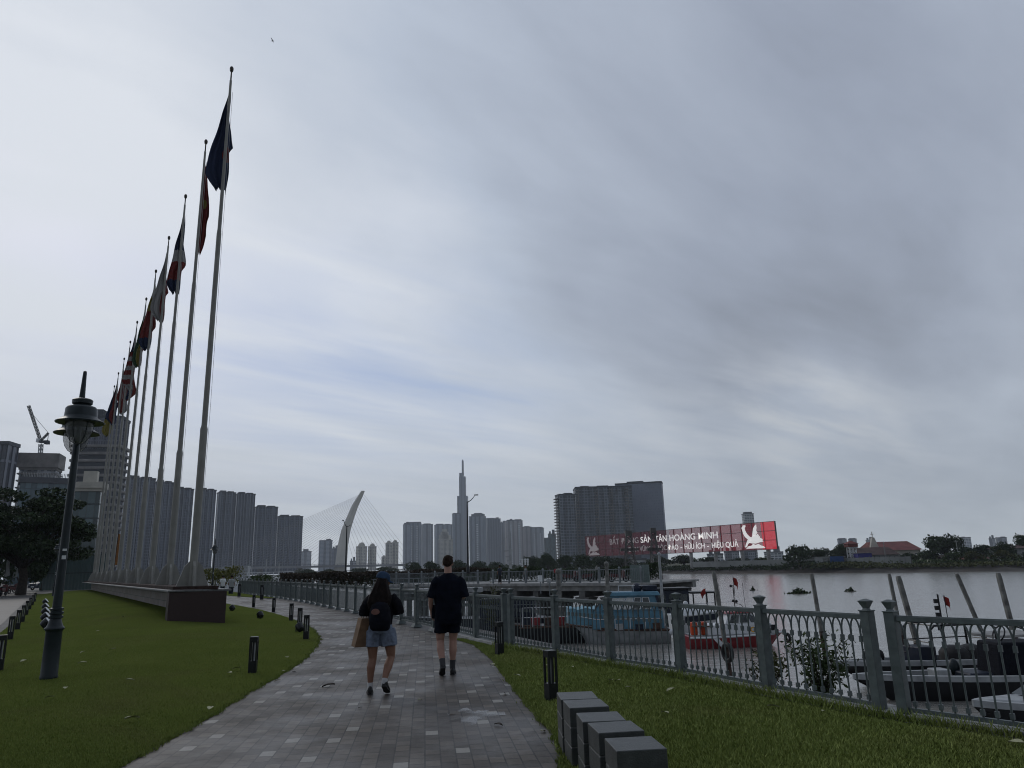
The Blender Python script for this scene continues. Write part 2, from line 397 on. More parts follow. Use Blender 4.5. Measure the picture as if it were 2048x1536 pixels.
def lawnmat():
    m, nt, p, nodes, links = new_nodes('mown lawn')
    tc = nodes.new('ShaderNodeTexCoord')
    a = N(nt, 'ShaderNodeTexNoise', ins={'Vector': tc.outputs['Object'], 'Scale': .6, 'Detail': 6., 'Roughness': .6})
    b = N(nt, 'ShaderNodeTexNoise', ins={'Vector': tc.outputs['Object'], 'Scale': 26., 'Detail': 6., 'Roughness': .75})
    c1 = MIX(nt, a.outputs['Fac'], (.076, .103, .021), (.150, .172, .045))
    w_ = N(nt, 'ShaderNodeTexNoise', ins={'Vector': tc.outputs['Object'], 'Scale': .33, 'Detail': 5., 'Roughness': .6, 'Distortion': .8})
    wf = N(nt, 'ShaderNodeMapRange', ins={'Value': w_.outputs['Fac'], 'From Min': .52, 'From Max': .72, 'To Max': .55})
    c1 = MIX(nt, wf.outputs[0], c1, (.105, .095, .042))
    f = N(nt, 'ShaderNodeMapRange', ins={'Value': b.outputs['Fac'], 'From Min': .35, 'From Max': .68})
    links.new(MIX(nt, f.outputs[0], MIX(nt, .4, c1, (.026, .040, .012)), c1), p.inputs['Base Color'])
    p.inputs['Roughness'].default_value = 1.; p.inputs['Specular IOR Level'].default_value = .0
    bm_ = N(nt, 'ShaderNodeBump', ins={'Height': b.outputs['Fac'], 'Strength': .9, 'Distance': .05})
    links.new(bm_.outputs[0], p.inputs['Normal'])
    return m
m_lawn = lawnmat()
def pavermat():
    m, nt, p, nodes, links = new_nodes('clay pavers')
    tc = nodes.new('ShaderNodeTexCoord')
    mp = N(nt, 'ShaderNodeMapping', ins={0: tc.outputs['Object'], 'Rotation': (0, 0, math.radians(-7))})
    s = N(nt, 'ShaderNodeSeparateXYZ', ins={0: mp.outputs[0]})
    W, Hh = .135, .195
    ub = MATH(nt, 'DIVIDE', s.outputs[0], W); col = MATH(nt, 'FLOOR', ub)
    hs = N(nt, 'ShaderNodeTexWhiteNoise', noise_dimensions='1D', ins={1: col}).outputs[0]
    vb = MATH(nt, 'ADD', MATH(nt, 'DIVIDE', s.outputs[1], Hh), MATH(nt, 'MULTIPLY', MATH(nt, 'MODULO', col, 2.), .5))
    row = MATH(nt, 'FLOOR', vb)
    cell = N(nt, 'ShaderNodeCombineXYZ', ins={0: col, 1: row, 2: 3.})
    wn = N(nt, 'ShaderNodeTexWhiteNoise', ins={0: cell.outputs[0]})
    def edge(t, w):
        f = MATH(nt, 'FRACT', t)
        d = MATH(nt, 'MINIMUM', f, MATH(nt, 'SUBTRACT', 1., f))
        return MATH(nt, 'GREATER_THAN', d, w)
    jt = MATH(nt, 'MULTIPLY', edge(ub, .045), edge(vb, .035))
    no = N(nt, 'ShaderNodeTexNoise', ins={'Vector': tc.outputs['Object'], 'Scale': .7, 'Detail': 6., 'Roughness': .65})
    nf = N(nt, 'ShaderNodeTexNoise', ins={'Vector': tc.outputs['Object'], 'Scale': 45., 'Detail': 4., 'Roughness': .7})
    ramp = N(nt, 'ShaderNodeValToRGB', ins={0: wn.outputs[0]}); e = ramp.color_ramp.elements; ramp.color_ramp.interpolation = 'LINEAR'
    e[0].color = (.038, .031, .025, 1); e[1].color = (.140, .117, .093, 1)
    q = e.new(.5); q.color = (.080, .065, .052, 1)
    c = MIX(nt, MATH(nt, 'MULTIPLY', no.outputs['Fac'], .6), ramp.outputs[0], (.050, .046, .043))
    c = MIX(nt, MATH(nt, 'MULTIPLY', nf.outputs['Fac'], .45), c, (.034, .032, .031))
    # a regular scatter of pale pavers
    sel = MATH(nt, 'MULTIPLY', MATH(nt, 'LESS_THAN', MATH(nt, 'MODULO', MATH(nt, 'ADD', MATH(nt, 'MULTIPLY', row, 3.), MATH(nt, 'ADD', col, 600.)), 10.), .5),
               MATH(nt, 'LESS_THAN', MATH(nt, 'FRACT', MATH(nt, 'MULTIPLY', row, .3334)), .4))
    sel = MATH(nt, 'MULTIPLY', sel, MATH(nt, 'GREATER_THAN', wn.outputs[0], .28))
    st_ = N(nt, 'ShaderNodeTexNoise', ins={'Vector': tc.outputs['Object'], 'Scale': 1.9, 'Detail': 7., 'Roughness': .7, 'Distortion': .6})
    sm = N(nt, 'ShaderNodeMapRange', ins={'Value': st_.outputs['Fac'], 'From Min': .52, 'From Max': .66, 'To Max': .6})
    c = MIX(nt, sm.outputs[0], c, (.034, .030, .027))
    c = MIX(nt, MATH(nt, 'MULTIPLY', sel, MATH(nt, 'MULTIPLY_ADD', nf.outputs['Fac'], -.5, 1.0)), c, (.25, .24, .215))
    c = MIX(nt, jt, (.022, .021, .021), c)
    links.new(c, p.inputs['Base Color'])
    damp = N(nt, 'ShaderNodeMapRange', ins={'Value': no.outputs['Fac'], 'From Min': .42, 'From Max': .62, 'To Min': .42, 'To Max': .7})
    links.new(damp.outputs[0], p.inputs['Roughness']); p.inputs['Specular IOR Level'].default_value = .28
    hh = MATH(nt, 'ADD', MATH(nt, 'MULTIPLY', jt, .8), MATH(nt, 'ADD', MATH(nt, 'MULTIPLY', nf.outputs['Fac'], .25), MATH(nt, 'MULTIPLY', wn.outputs[0], .25)))
    b = N(nt, 'ShaderNodeBump', ins={'Height': hh, 'Strength': .8, 'Distance': .014})
    links.new(b.outputs[0], p.inputs['Normal'])
    return m
m_paver = pavermat()
def watermat():
    m, nt, p, nodes, links = new_nodes('river water')
    tc = nodes.new('ShaderNodeTexCoord')
    mp = N(nt, 'ShaderNodeMapping', ins={0: tc.outputs['Object'], 'Rotation': (0, 0, math.radians(-14)), 'Scale': (.22, 1., 1.)})
    a = N(nt, 'ShaderNodeTexNoise', ins={'Vector': mp.outputs[0], 'Scale': 1.1, 'Detail': 7., 'Roughness': .62, 'Distortion': .4})
    b_ = N(nt, 'ShaderNodeTexNoise', ins={'Vector': mp.outputs[0], 'Scale': .12, 'Detail': 3.})
    h = MATH(nt, 'ADD', a.outputs['Fac'], MATH(nt, 'MULTIPLY', b_.outputs['Fac'], 1.5))
    bm_ = N(nt, 'ShaderNodeBump', ins={'Height': h, 'Strength': .6, 'Distance': .13})
    links.new(bm_.outputs[0], p.inputs['Normal'])
    links.new(MIX(nt, b_.outputs['Fac'], (.22, .21, .19), (.28, .27, .245)), p.inputs['Base Color'])
    p.inputs['Roughness'].default_value = .16; p.inputs['IOR'].default_value = 1.85; p.inputs['Specular IOR Level'].default_value = .9
    return m
m_water = watermat()
m_ground = mat('paved ground', (.075, .073, .072), .75, var=.3, scale=.8, bump=.2, bscale=8)
m_asph = mat('grey promenade paving', (.052, .050, .050), .6, var=.25, scale=.5, bump=.15, bscale=20)
m_mud = mat('river mud', (.045, .037, .03), .75, var=.4, scale=.25, bump=.6, bscale=1.2)
m_land = mat('rough grass land', (.05, .055, .03), .95, var=.5, scale=.05, bump=.6, bscale=.8, col2=(.035, .03, .022))

# ---------------------------------------------------------------- ground plan
FENCE_B = [(3.66, 8.0), (2.98, 9.36), (2.28, 10.9), (1.45, 12.25), (.66, 13.75), (-.15, 15.05)]
FENCE_A = [(3.79, 7.76), (4.72, 6.52), (5.65, 5.28), (6.58, 4.04), (7.5, 2.8)]
FENCE_C0 = [(-.29, 15.32), (-.87, 16.62), (-2.17, 19.73), (-3.8, 23.38), (-5.31, 26.69), (-6.55, 29.48), (-7.98, 32.5), (-11.11, 39.37), (-15.04, 47.16), (-20., 56.2), (-22.9, 61.8)]
QUAY = [(2.8 - 30, 30.)]
fence_x = [(-40., 39.)] + [(y, x) for x, y in FENCE_A[::-1]] + [(y, x) for x, y in FENCE_B] + [(y, x) for x, y in FENCE_C0] + [(90., -38.), (160, -70), (600, -250), (1200, -480)]
LEFT_EDGE = [(2., -3.5), (6.8, -3.46), (9.1, -3.57), (10.6, -3.7), (12.2, -3.79), (14.2, -3.97), (16.9, -4.44), (18.65, -4.86), (21.5, -5.79), (24.8, -7.14), (28.8, -9.05), (33.4, -11.4), (38.7, -14.5), (42.5, -16.8), (60, -28.5), (80, -41.)]
RIGHT_EDGE = [(2., .35), (7., .33), (7.6, .32), (8.3, .2), (9.35, .05), (11.1, -.18), (13.5, -.48), (16., -.93), (17, -1.3), (19.73, -2.5), (23.4, -4.15), (29.5, -6.95), (39.4, -11.5), (47.2, -15.9), (54, -20.6), (61.8, -25.9), (80, -37.5)]
LAWN_L = [(2., -8.2), (8., -8.6), (10., -8.9), (12., -9.3), (14., -9.95), (21.3, -14.7), (28.6, -19.1), (34.3, -22.7), (45.2, -29.5), (50.5, -32.8), (78., -50.)]
def lawn_h(x, y):
    d = min(x - interp(LAWN_L, y), interp(LEFT_EDGE, y) - x, (78 - y))
    return .006 + .02 * sstep(d / .5) + sstep(d / 4.5) * (.10 * sstep((y - 4) / 10) + .24 * sstep((y - 21) / 9))
def on_lawn(px, py):
    z = 0.
    for _ in range(12):
        p = gp(px, py, z); z = z * .5 + .5 * lawn_h(p.x, p.y)
    return Vector((p.x, p.y, lawn_h(p.x, p.y)))
def strip(name, left, right, ys, nx, m, zf, wob=0.):
    vs = []
    for y in ys:
        a, b = left(y), right(y)
        for i in range(nx + 1):
            x = a + (b - a) * i / nx
            if wob and i in (0, nx): x += RNG.normal() * wob
            vs.append((x, y, zf(x, y)))
    n = nx + 1
    fs = [(r * n + i, r * n + i + 1, (r + 1) * n + i + 1, (r + 1) * n + i) for r in range(len(ys) - 1) for i in range(nx)]
    mb = MB(); mb.add(vs, fs); o = mb.build(name, m, smooth=True)
    return tag(o, kind='structure')
ys1 = list(np.arange(2, 30, .25)) + list(np.arange(30, 78.1, .8))
strip('lawn', lambda y: interp(LAWN_L, y), lambda y: interp(LEFT_EDGE, y), ys1, 24, m_lawn, lawn_h, .012)
strip('path', lambda y: interp(LEFT_EDGE, y) - .04, lambda y: interp(RIGHT_EDGE, y) + .04, list(np.arange(2, 80, .5)), 4, m_paver, lambda x, y: 0.)
ys2 = list(np.arange(2, 17.6, .2))
def rl_h(x, y):
    d = min(x - interp(RIGHT_EDGE, y), interp(fence_x, y) - .12 - x)
    return .006 + .055 * sstep(d / .6)
lr = strip('lawn_strip', lambda y: interp(RIGHT_EDGE, y), lambda y: interp(fence_x, y) - .10, ys2, 20, m_lawn, rl_h, .012)
strip('grass_verge', lambda y: interp(RIGHT_EDGE, y), lambda y: interp(fence_x, y) - .12, list(np.arange(47, 78, 1.)), 4, m_lawn, lambda x, y: .02)
# embankment ground: from the quay line away to the city side
q = [(x, y) for y, x in fence_x]
QOFF = .42
mb = MB()
pts = [(x + (QOFF if y < 13 or y > 30 else QOFF + .9 * sstep((y - 13) / 1.5) * sstep((30 - y) / 9)), y) for x, y in q]
far_l = [(-900, 5200), (-7000, 5200), (-7000, -400), (39, -400)]
top = [(x, y, -.02) for x, y in pts] + [(x, y, -.02) for x, y in far_l]
mb.add(top, [tuple(range(len(top)))])
tag(mb.build('ground', m_ground), kind='structure')
mb = MB()
for (x0, y0), (x1, y1) in zip(pts, pts[1:]):
    mb.add([(x0, y0, -.021), (x1, y1, -.021), (x1, y1, -4.5), (x0, y0, -4.5)], [(0, 1, 2, 3)])
tag(mb.build('quay_wall', m_concd), kind='structure')
mb = MB(); mb.add([(-9000, -500, WZ), (9000, -500, WZ), (9000, 6000, WZ), (-9000, 6000, WZ)], [(0, 1, 2, 3)])
tag(mb.build('river_water', m_water), kind='structure')
# promenade road beside the lawn
strip('road', lambda y: interp(LAWN_L, y) - 14, lambda y: interp(LAWN_L, y) - .35, list(np.arange(2, 100, 2.)), 2, m_asph, lambda x, y: -.012)
# far bank: mud slope then land
SHORE = [(520, -260), (260, 20), (150, 125), (116, 172), (90, 206), (66, 245), (52, 285), (30, 350), (-6, 470), (-70, 700), (-150, 1050), (-420, 2600), (-700, 5200)]
sh = []
for (x0, y0), (x1, y1) in zip(SHORE, SHORE[1:]):
    n = 14 if y1 < 800 else 3
    for i in range(n): sh.append((x0 + (x1 - x0) * i / n, y0 + (y1 - y0) * i / n))
sh.append(SHORE[-1])
vs = []; prof = [(-3., -3.4), (1.5, -2.85), (5, -2.35), (8, -2.2), (12, -1.5), (17, FZ - .1), (22, FZ)]
for i, (x, y) in enumerate(sh):
    a, b = Vector(sh[max(i - 1, 0)]), Vector(sh[min(i + 1, len(sh) - 1)]); t = (b - a).normalized(); nrm = Vector((t.y, -t.x))
    wob = RNG.normal() * .7
    for j, (d, z) in enumerate(prof): vs.append((x + nrm.x * (d + wob), y + nrm.y * (d + wob), z + (RNG.normal() * .15 if 0 < j < 6 else 0)))
k = len(prof)
mb = MB(); mb.add(vs, [(i * k + j, i * k + j + 1, (i + 1) * k + j + 1, (i + 1) * k + j) for i in range(len(sh) - 1) for j in range(k - 1)])
tag(mb.build('river_bank', m_mud, smooth=True), kind='structure')
land = [vs[i * k + k - 1] for i in range(len(sh))] + [(9000, 5200, FZ), (9000, -260, FZ)]
mb = MB(); mb.add(land, [tuple(range(len(land)))]); tag(mb.build('far_land', m_land), kind='structure')
# ---------------------------------------------------------------- railings
POST_H, RAIL_Z, BOT_Z = 1.03, .975, .13
def post_mesh(foot):
    mb = MB()
    mb.bx(-.052, .052, -.052, .052, 0, POST_H)
    mb.bx(-.060, .060, -.060, .060, POST_H, POST_H + .012)
    if foot: mb.hexa([(-.17, -.13, 0), (.17, -.13, 0), (.17, .13, 0), (-.17, .13, 0)], [(-.11, -.08, .09), (.11, -.08, .09), (.11, .08, .09), (-.11, .08, .09)])
    return mb
def finial_mesh():
    mb = MB(); z = POST_H + .012
    for (a, za), (b, zb) in (((.030, 0), (.024, .018)), ((.024, .018), (.052, .085)), ((.056, .085), (.056, .093)), ((.05, .093), (.012, .112))):
        mb.hexa([(x * a, y * a, z + za) for x, y in ((-1, -1), (1, -1), (1, 1), (-1, 1))], [(x * b, y * b, z + zb) for x, y in ((-1, -1), (1, -1), (1, 1), (-1, 1))])
    return mb
_protos = {}
def bay_panel(Lb, detail):
    """balusters with arched heads between two posts, along +X from 0 to Lb"""
    mb = MB(); n = max(4, round(Lb / .122)); s = Lb / n
    zc = .765
    for i in range(n):
        x = s * (i + .5)
        mb.bar((x, 0, BOT_Z), (x, 0, zc), .0095 if detail else .0095, 6 if detail else 4)
        if detail:
            mb.box((x, 0, zc - .02), (.032, .032, .06)); mb.box((x, 0, BOT_Z + .045), (.034, .034, .05))
    r = s / 2
    segs = 8 if detail else 4
    for i in range(n - 1):
        x = s * (i + 1)
        pts = [(x - r * math.cos(PI * k / segs), 0, zc + (RAIL_Z - .022 - zc) * math.sin(PI * k / segs) ** .8) for k in range(segs + 1)]
        mb.path(pts, .0092, 6 if detail else 4)
    for x, sg in ((0, 1), (Lb, -1)):
        pts = [(x + sg * r * math.sin(PI / 2 * k / 4) * 1., 0, RAIL_Z - .022 - (RAIL_Z - .022 - zc) * (1 - math.cos(PI / 2 * k / 4))) for k in range(5)]
        mb.path(pts, .0092, 4)
    return mb
def railing(name, label, pts, foot=False, group=None, near=25):
    root = thing(name, label, 'railing', (pts[0][0], pts[0][1], 0), 0, group)
    o0 = Vector((pts[0][0], pts[0][1], 0))
    key = ('post', foot)
    for i, (x, y) in enumerate(pts):
        d = (Vector(pts[min(i + 1, len(pts) - 1)]) - Vector(pts[max(i - 1, 0)]))
        a = math.atan2(d.y, d.x)
        if key not in _protos:
            p = post_mesh(foot).build('post', m_rail, root, bevel=.004)
            f = finial_mesh().build('finial', m_rail, p)
            _protos[key] = (p, f)
        else:
            p0, f0 = _protos[key]; p = p0.copy(); COL.objects.link(p); p.parent = root
            f = f0.copy(); COL.objects.link(f); f.parent = p
        p.location = Vector((x, y, 0)) - o0; p.rotation_euler = (0, 0, a)
    for (x0, y0), (x1, y1) in zip(pts, pts[1:]):
        a = Vector((x0, y0, 0)); b = Vector((x1, y1, 0)); d = (b - a).normalized(); Lb = (b - a).length - .108
        ang = math.atan2(d.y, d.x); st = a + d * .054 - o0
        det = y0 < near
        tr = MB(); tr.bx(0, Lb, -.026, .026, RAIL_Z - .03, RAIL_Z + .018); tr.bx(0, Lb, -.016, .016, RAIL_Z + .018, RAIL_Z + .026)
        t = tr.build('top_rail', m_rail, root, bevel=.004 if det else 0)
        br = MB(); br.bx(0, Lb, -.02, .02, BOT_Z - .035, BOT_Z + .005); b_ = br.build('bottom_rail', m_rail, root)
        bp = bay_panel(Lb, det).build('baluster_grille', m_rail, root, smooth=det)
        for o in (t, b_, bp): o.location = st; o.rotation_euler = (0, 0, ang)
    return root
def resample(poly, step):
    out = [Vector(poly[0])]; tot = sum((Vector(b) - Vector(a)).length for a, b in zip(poly, poly[1:])); n = round(tot / step); s = tot / n
    acc = 0.; nxt = s
    for a, b in zip(poly, poly[1:]):
        a, b = Vector(a), Vector(b); L = (b - a).length
        while nxt <= acc + L + 1e-6:
            out.append(a + (b - a) * ((nxt - acc) / L)); nxt += s
        acc += L
    return [tuple(v) for v in out]
railing('riverside_railing', 'grey-green railing beside the white speedboats, from the second twin post on', FENCE_A)
railing('riverside_railing', 'grey-green railing from the twin posts to the paired posts beside the man in black', FENCE_B)
railing('riverside_railing', 'long grey-green railing on block feet curving along the path past the two walkers', resample(FENCE_C0, 1.62), foot=True, near=24)
# low concrete kerb that carries the railing
mb = MB()
q2 = FENCE_A[::-1] + FENCE_B + FENCE_C0[:3]
for (x0, y0), (x1, y1) in zip(q2, q2[1:]):
    d = Vector((x1 - x0, y1 - y0)).normalized(); nn = Vector((d.y, -d.x))
    a0, a1 = -.10, .30
    P = [(x0 + nn.x * a0, y0 + nn.y * a0), (x1 + nn.x * a0, y1 + nn.y * a0), (x1 + nn.x * a1, y1 + nn.y * a1), (x0 + nn.x * a1, y0 + nn.y * a1)]
    mb.hexa([(x, y, -.02) for x, y in P], [(x, y, .075) for x, y in P])
tag(mb.build('kerb', m_ledge), kind='structure')

# ---------------------------------------------------------------- street lamp with two lanterns
def street_lamp(loc, s=1., label='', rz=0.):
    r = thing('street_lamp', label, 'street lamp', loc, rz)
    mb = MB()
    mb.lathe([(.17, 0), (.175, .03), (.165, .05), (.158, .70), (.165, .72), (.19, .735), (.195, .75), (.19, .765), (.165, .78), (.14, .82), (.118, .88), (.112, .90), (.14, .91), (.14, .94), (.112, .95), (.112, .965), (.14, .975), (.14, 1.005), (.112, 1.015), (.112, 1.03), (.135, 1.04), (.135, 1.065), (.085, 1.075)], n=20)
    mb.v = [(x * .74, y * .74, z) for x, y, z in mb.v]; mb.build('pedestal', m_lampg, r, True)
    mb = MB(); mb.lathe([(.068, 1.05), (.062, 2.2), (.056, 3.2), (.05, 4.05), (.04, 4.06)], n=16); mb.build('shaft', m_lampg, r, True)
    mb = MB(); mb.lathe([(.05, 4.02), (.05, 4.5), (.042, 4.65), (.03, 4.98), (.026, 5.02), (.01, 5.03)], n=10); mb.build('spike', m_lampg, r, True)
    mb = MB(); mb.path([(0, -.55, 4.42), (0, -.3, 4.46), (0, 0, 4.40), (0, .3, 4.46), (0, .55, 4.42)], .032, 8); mb.build('arm', m_lampg, r, True)
    for sy in (-1, 1):
        y = .55 * sy
        h = MB(); h.lathe([(.20, 4.02), (.36, 4.005), (.365, 4.02), (.30, 4.06), (.245, 4.10), (.24, 4.12), (.235, 4.24), (.21, 4.275), (.13, 4.285), (.12, 4.31), (.15, 4.33), (.155, 4.39), (.13, 4.41), (.05, 4.42)], (0, y, 0), 22)
        hh = h.build('lamp_shade', m_lampg, r, True)
        g_ = MB(); g_.lathe([(.20, 4.02), (.19, 3.9), (.155, 3.78), (.10, 3.70), (.04, 3.665), (.005, 3.66)], (0, y, 0), 18); g_.build('globe', m_lglass, hh, True)
        c = MB()
        for k in range(6):
            a = 2 * PI * k / 6
            c.path([(math.cos(a) * rr, y + math.sin(a) * rr, z) for rr, z in ((.205, 4.02), (.196, 3.9), (.161, 3.78), (.106, 3.70), (.03, 3.655))], .006, 4)
        c.ball((0, y, 3.65), .025, 6, 4); c.build('cage', m_lampg, hh)
    mb = MB(); mb.box((.01, -.082, 1.98), (.06, .015, .035)); mb.box((.01, -.084, 1.86), (.06, .015, .06)); mb.build('notice_sticker', m_white, r)
    if s != 1: r.scale = (s, s, s)
    return r
def glassmat():
    m, nt, p, nodes, links = new_nodes('lantern glass')
    p.inputs['Base Color'].default_value = (.16, .17, .17, 1); p.inputs['Roughness'].default_value = .15; p.inputs['Alpha'].default_value = .5
    return m
m_lglass = glassmat()
LP = on_lawn(97, 1357)
lamp = street_lamp(LP, 1., 'tall dark green lamp post with two hooded lanterns on the lawn, nearest the road edge', math.radians(33))
P2 = on_lawn(106, 1192)
l2 = dup(lamp, (P2.x, P2.y, P2.z), .3, 'slim far dark lamp post on the lawn edge beside the green hoarding', (.8, .8, .95))

# ---------------------------------------------------------------- bollard lights
def bollard():
    r = thing('bollard_light', '', 'bollard light', (0, 0, 0))
    mb = MB(); mb.bx(-.062, .062, -.062, .062, 0, .19); mb.build('base', m_black, r, bevel=.003)
    mb = MB()
    for x in (-.05, .05):
        for y in (-.05, .05): mb.bx(x - .012, x + .012, y - .012, y + .012, .19, .48)
    mb.bx(-.012, .012, -.06, -.05, .19, .48); mb.build('slotted_frame', m_black, r)
    mb = MB(); mb.bx(-.062, .062, -.062, .062, .48, .56); mb.build('top_cap', m_black, r, bevel=.003)
    mb = MB(); mb.lathe([(.026, .19), (.026, .48)], n=10); mb.build('lamp_tube', m_offw, r, True)
    return r
bp0 = bollard(); first = [True]
def put_bollard(p, rz, label, group, s=1.):
    if first[0]: o = bp0; first[0] = False
    else: o = dup(bp0)
    o.location = p; o.rotation_euler = (0, 0, rz); o['label'] = label; o['group'] = group; o.scale = (s, s, s)
gB = 'slotted bollard lights around the lawns'
for (px, py), lab in zip([(505, 1345), (612, 1278), (599, 1256), (582, 1241), (547, 1224), (507, 1214)],
        ['black slotted bollard light alone on the lawn between the granite plinth and the path', 'black slotted bollard light at the lawn bulge, right beside a spotlight', 'black slotted bollard light just behind the one with the spotlight at its foot', 'short looking black bollard light sunk behind the lawn edge, past the tall pair', 'second short looking black bollard light along the far lawn edge', 'small dark bollard light farthest along the lawn edge towards the plinth']):
    p = on_lawn(px, py); put_bollard((p.x, p.y, p.z - .01), .15, lab, gB)
for (px, py), lab in zip([(1103, 1398), (999, 1307)], ['black slotted bollard light on the grass strip beside the stone block bench', 'black slotted bollard light standing against the paired railing posts']):
    p = gp(px, py, .04); put_bollard((p.x, p.y, .03), .5, lab, gB)
for (px, py), lab in zip([(523, 1200), (478, 1194)], ['dark bollard light on the far verge below the end of the railing', 'farthest dark bollard light where the path passes behind the plinth']):
    p = gp(px, py, 0); put_bollard((p.x, p.y, .02), .2, lab, gB, 1.5)
LW = ['cropped by the picture edge', 'next to the leaning grass edge', 'third from the near end', 'fourth from the near end', 'fifth from the near end', 'sixth from the near end', 'seventh from the near end', 'eighth and last before the far lamp']
for k, (px, py) in enumerate([(8, 1340), (27, 1278), (41, 1258), (50, 1243), (57, 1229), (63, 1218), (68, 1210), (72, 1203)]):
    p = on_lawn(px, py)
    put_bollard((p.x - .1, p.y, p.z - .02), .5, 'black bollard light in the lawn and road row, ' + LW[k], 'bollard lights along the road edge of the lawn', 1.1)
# ---------------------------------------------------------------- garden spotlights
def spotlight():
    r = thing('garden_spotlight', '', 'spotlight', (0, 0, 0))
    R_ = Matrix.Rotation(math.radians(50), 3, 'X')
    mb = MB(); mb.lathe([(.10, -.12), (.13, -.05), (.135, .08)], n=14); mb.v = [tuple(R_ @ Vector(v) + Vector((0, 0, .18))) for v in mb.v]; mb.build('housing', m_black, r, True)
    mb = MB(); mb.lathe([(.122, .082), (.122, .095)], n=14); mb.v = [tuple(R_ @ Vector(v) + Vector((0, 0, .18))) for v in mb.v]; mb.build('lens', m_white, r)
    mb = MB(); mb.lathe([(.03, -.05), (.03, .1)], n=8); mb.bx(-.14, -.12, -.02, .02, .06, .22); mb.bx(.12, .14, -.02, .02, .06, .22); mb.bx(-.14, .14, -.02, .02, .05, .065); mb.build('bracket', m_black, r)
    return r
s0 = spotlight()
for k, ((px, py), rz, lab) in enumerate([((599, 1264), -2.4, 'black garden spotlight at the foot of the slotted bollard on the lawn bulge'), ((520, 1237), -2.2, 'black garden spotlight on the lawn halfway between plinth and curved path'), ((464, 1222), -1.9, 'black garden spotlight on the grass just past the plinth corner'),
        ((91, 1258), 1.9, 'pale lensed garden spotlight right behind the lamp post collar'), ((90, 1244), 1.9, 'garden spotlight second behind the lamp post in the spotlight row'), ((90, 1231), 1.9, 'garden spotlight third behind the lamp post in the spotlight row'), ((90, 1220), 1.9, 'garden spotlight fourth behind the lamp post in the spotlight row'), ((90, 1209), 1.9, 'farthest garden spotlight of the row behind the lamp post')]):
    o = s0 if k == 0 else dup(s0)
    p = on_lawn(px, py); o.location = (p.x, p.y, p.z - .02); o.rotation_euler = (0, 0, rz); o['label'] = lab; o['group'] = 'garden spotlights in the lawn'; k_ = .8 if k < 3 else 1.1; o.scale = (k_, k_, k_)

# ---------------------------------------------------------------- stone block bench
for k, (c, wd, dp, rz, lab) in enumerate([((.505, 7.0), .33, .38, .05, 'farthest dark stone block of the bench, beside the bollard light'), ((.545, 6.61), .33, .36, .10, 'second dark stone block from the bollard end of the bench'), ((.61, 6.05), .33, .35, .06, 'middle dark stone block of the five in the bench'),
        ((.675, 5.68), .33, .35, .13, 'second dark stone block from the near end of the bench'), ((.735, 5.17), .325, .36, .10, 'nearest dark stone block of the bench, cut by the picture edge')]):
    r = thing('stone_block', lab, 'stone block', (c[0], c[1], .0), rz, 'stone blocks of the stepped bench')
    mb = MB()
    for z0, z1 in ((0, .147), (.153, .297), (.303, .45)): mb.bx(-wd / 2, wd / 2, -dp / 2, dp / 2, z0, z1)
    mb.build('block', m_stone, r, bevel=.006)
    mb = MB()
    for z in (.15, .30): mb.bx(-wd / 2 + .006, wd / 2 - .006, -dp / 2 + .006, dp / 2 - .006, z - .004, z + .004)
    mb.build('joint', m_groove, r)

# ---------------------------------------------------------------- plinth with the flagpoles
D_ = Vector((-.537, .844)); W_ = Vector((.844, .537))
FL, FR = Vector((-11.1, 23.95)), Vector((-9.03, 23.35))
PLN = 60.
pl = thing('flagpole_plinth', 'long low stone plinth with a dark granite end, carrying the row of flagpoles', 'plinth', (FL.x, FL.y, 0))
def lp(v, z): return (v.x - FL.x, v.y - FL.y, z)
mb = MB()
A, B = FL, FR
mb.hexa([lp(A, -.1), lp(B, -.1), lp(B + D_ * .5, -.1), lp(A + D_ * .5, -.1)], [lp(A, 1.06), lp(B, 1.06), lp(B + D_ * .5, 1.06), lp(A + D_ * .5, 1.06)])
mb.build('end_panel', m_granite, pl, bevel=.01)
mb = MB(); o_ = -.06
A2, B2 = A - D_ * .05 - W_ * .05, B - D_ * .05 + W_ * .12
mb.hexa([lp(A2, 1.063), lp(B2, 1.063), lp(B2 + D_ * PLN, 1.063), lp(A2 + D_ * PLN, 1.063)], [lp(A2, 1.12), lp(B2, 1.12), lp(B2 + D_ * PLN, 1.12), lp(A2 + D_ * PLN, 1.12)])
mb.build('coping', m_slab, pl, bevel=.01)
def tilemat():
    m, nt, p, nodes, links = new_nodes('brown facing tiles')
    tc = nodes.new('ShaderNodeTexCoord'); s = N(nt, 'ShaderNodeSeparateXYZ', ins={0: tc.outputs['Object']})
    u = MATH(nt, 'ADD', MATH(nt, 'MULTIPLY', s.outputs[0], -.537), MATH(nt, 'MULTIPLY', s.outputs[1], .844))
    v = N(nt, 'ShaderNodeCombineXYZ', ins={0: u, 1: s.outputs[2], 2: 0.})
    b = N(nt, 'ShaderNodeTexBrick', ins={'Vector': v.outputs[0], 'Color1': (.15, .115, .10, 1), 'Color2': (.20, .17, .155, 1), 'Mortar': (.05, .045, .04, 1), 'Scale': 1., 'Mortar Size': .012, 'Brick Width': .6, 'Row Height': .3})
    links.new(b.outputs['Color'], p.inputs['Base Color']); p.inputs['Roughness'].default_value = .6
    return m
m_tile = tilemat()
mb = MB(); A3 = A + W_ * .75 + D_ * .503; B3 = B - W_ * .2 + D_ * .503
mb.hexa([lp(A3, -.1), lp(B3, -.1), lp(B3 + D_ * (PLN - 1), -.1), lp(A3 + D_ * (PLN - 1), -.1)], [lp(A3, 1.06), lp(B3, 1.06), lp(B3 + D_ * (PLN - 1), 1.06), lp(A3 + D_ * (PLN - 1), 1.06)])
mb.build('tiled_wall', m_tile, pl)
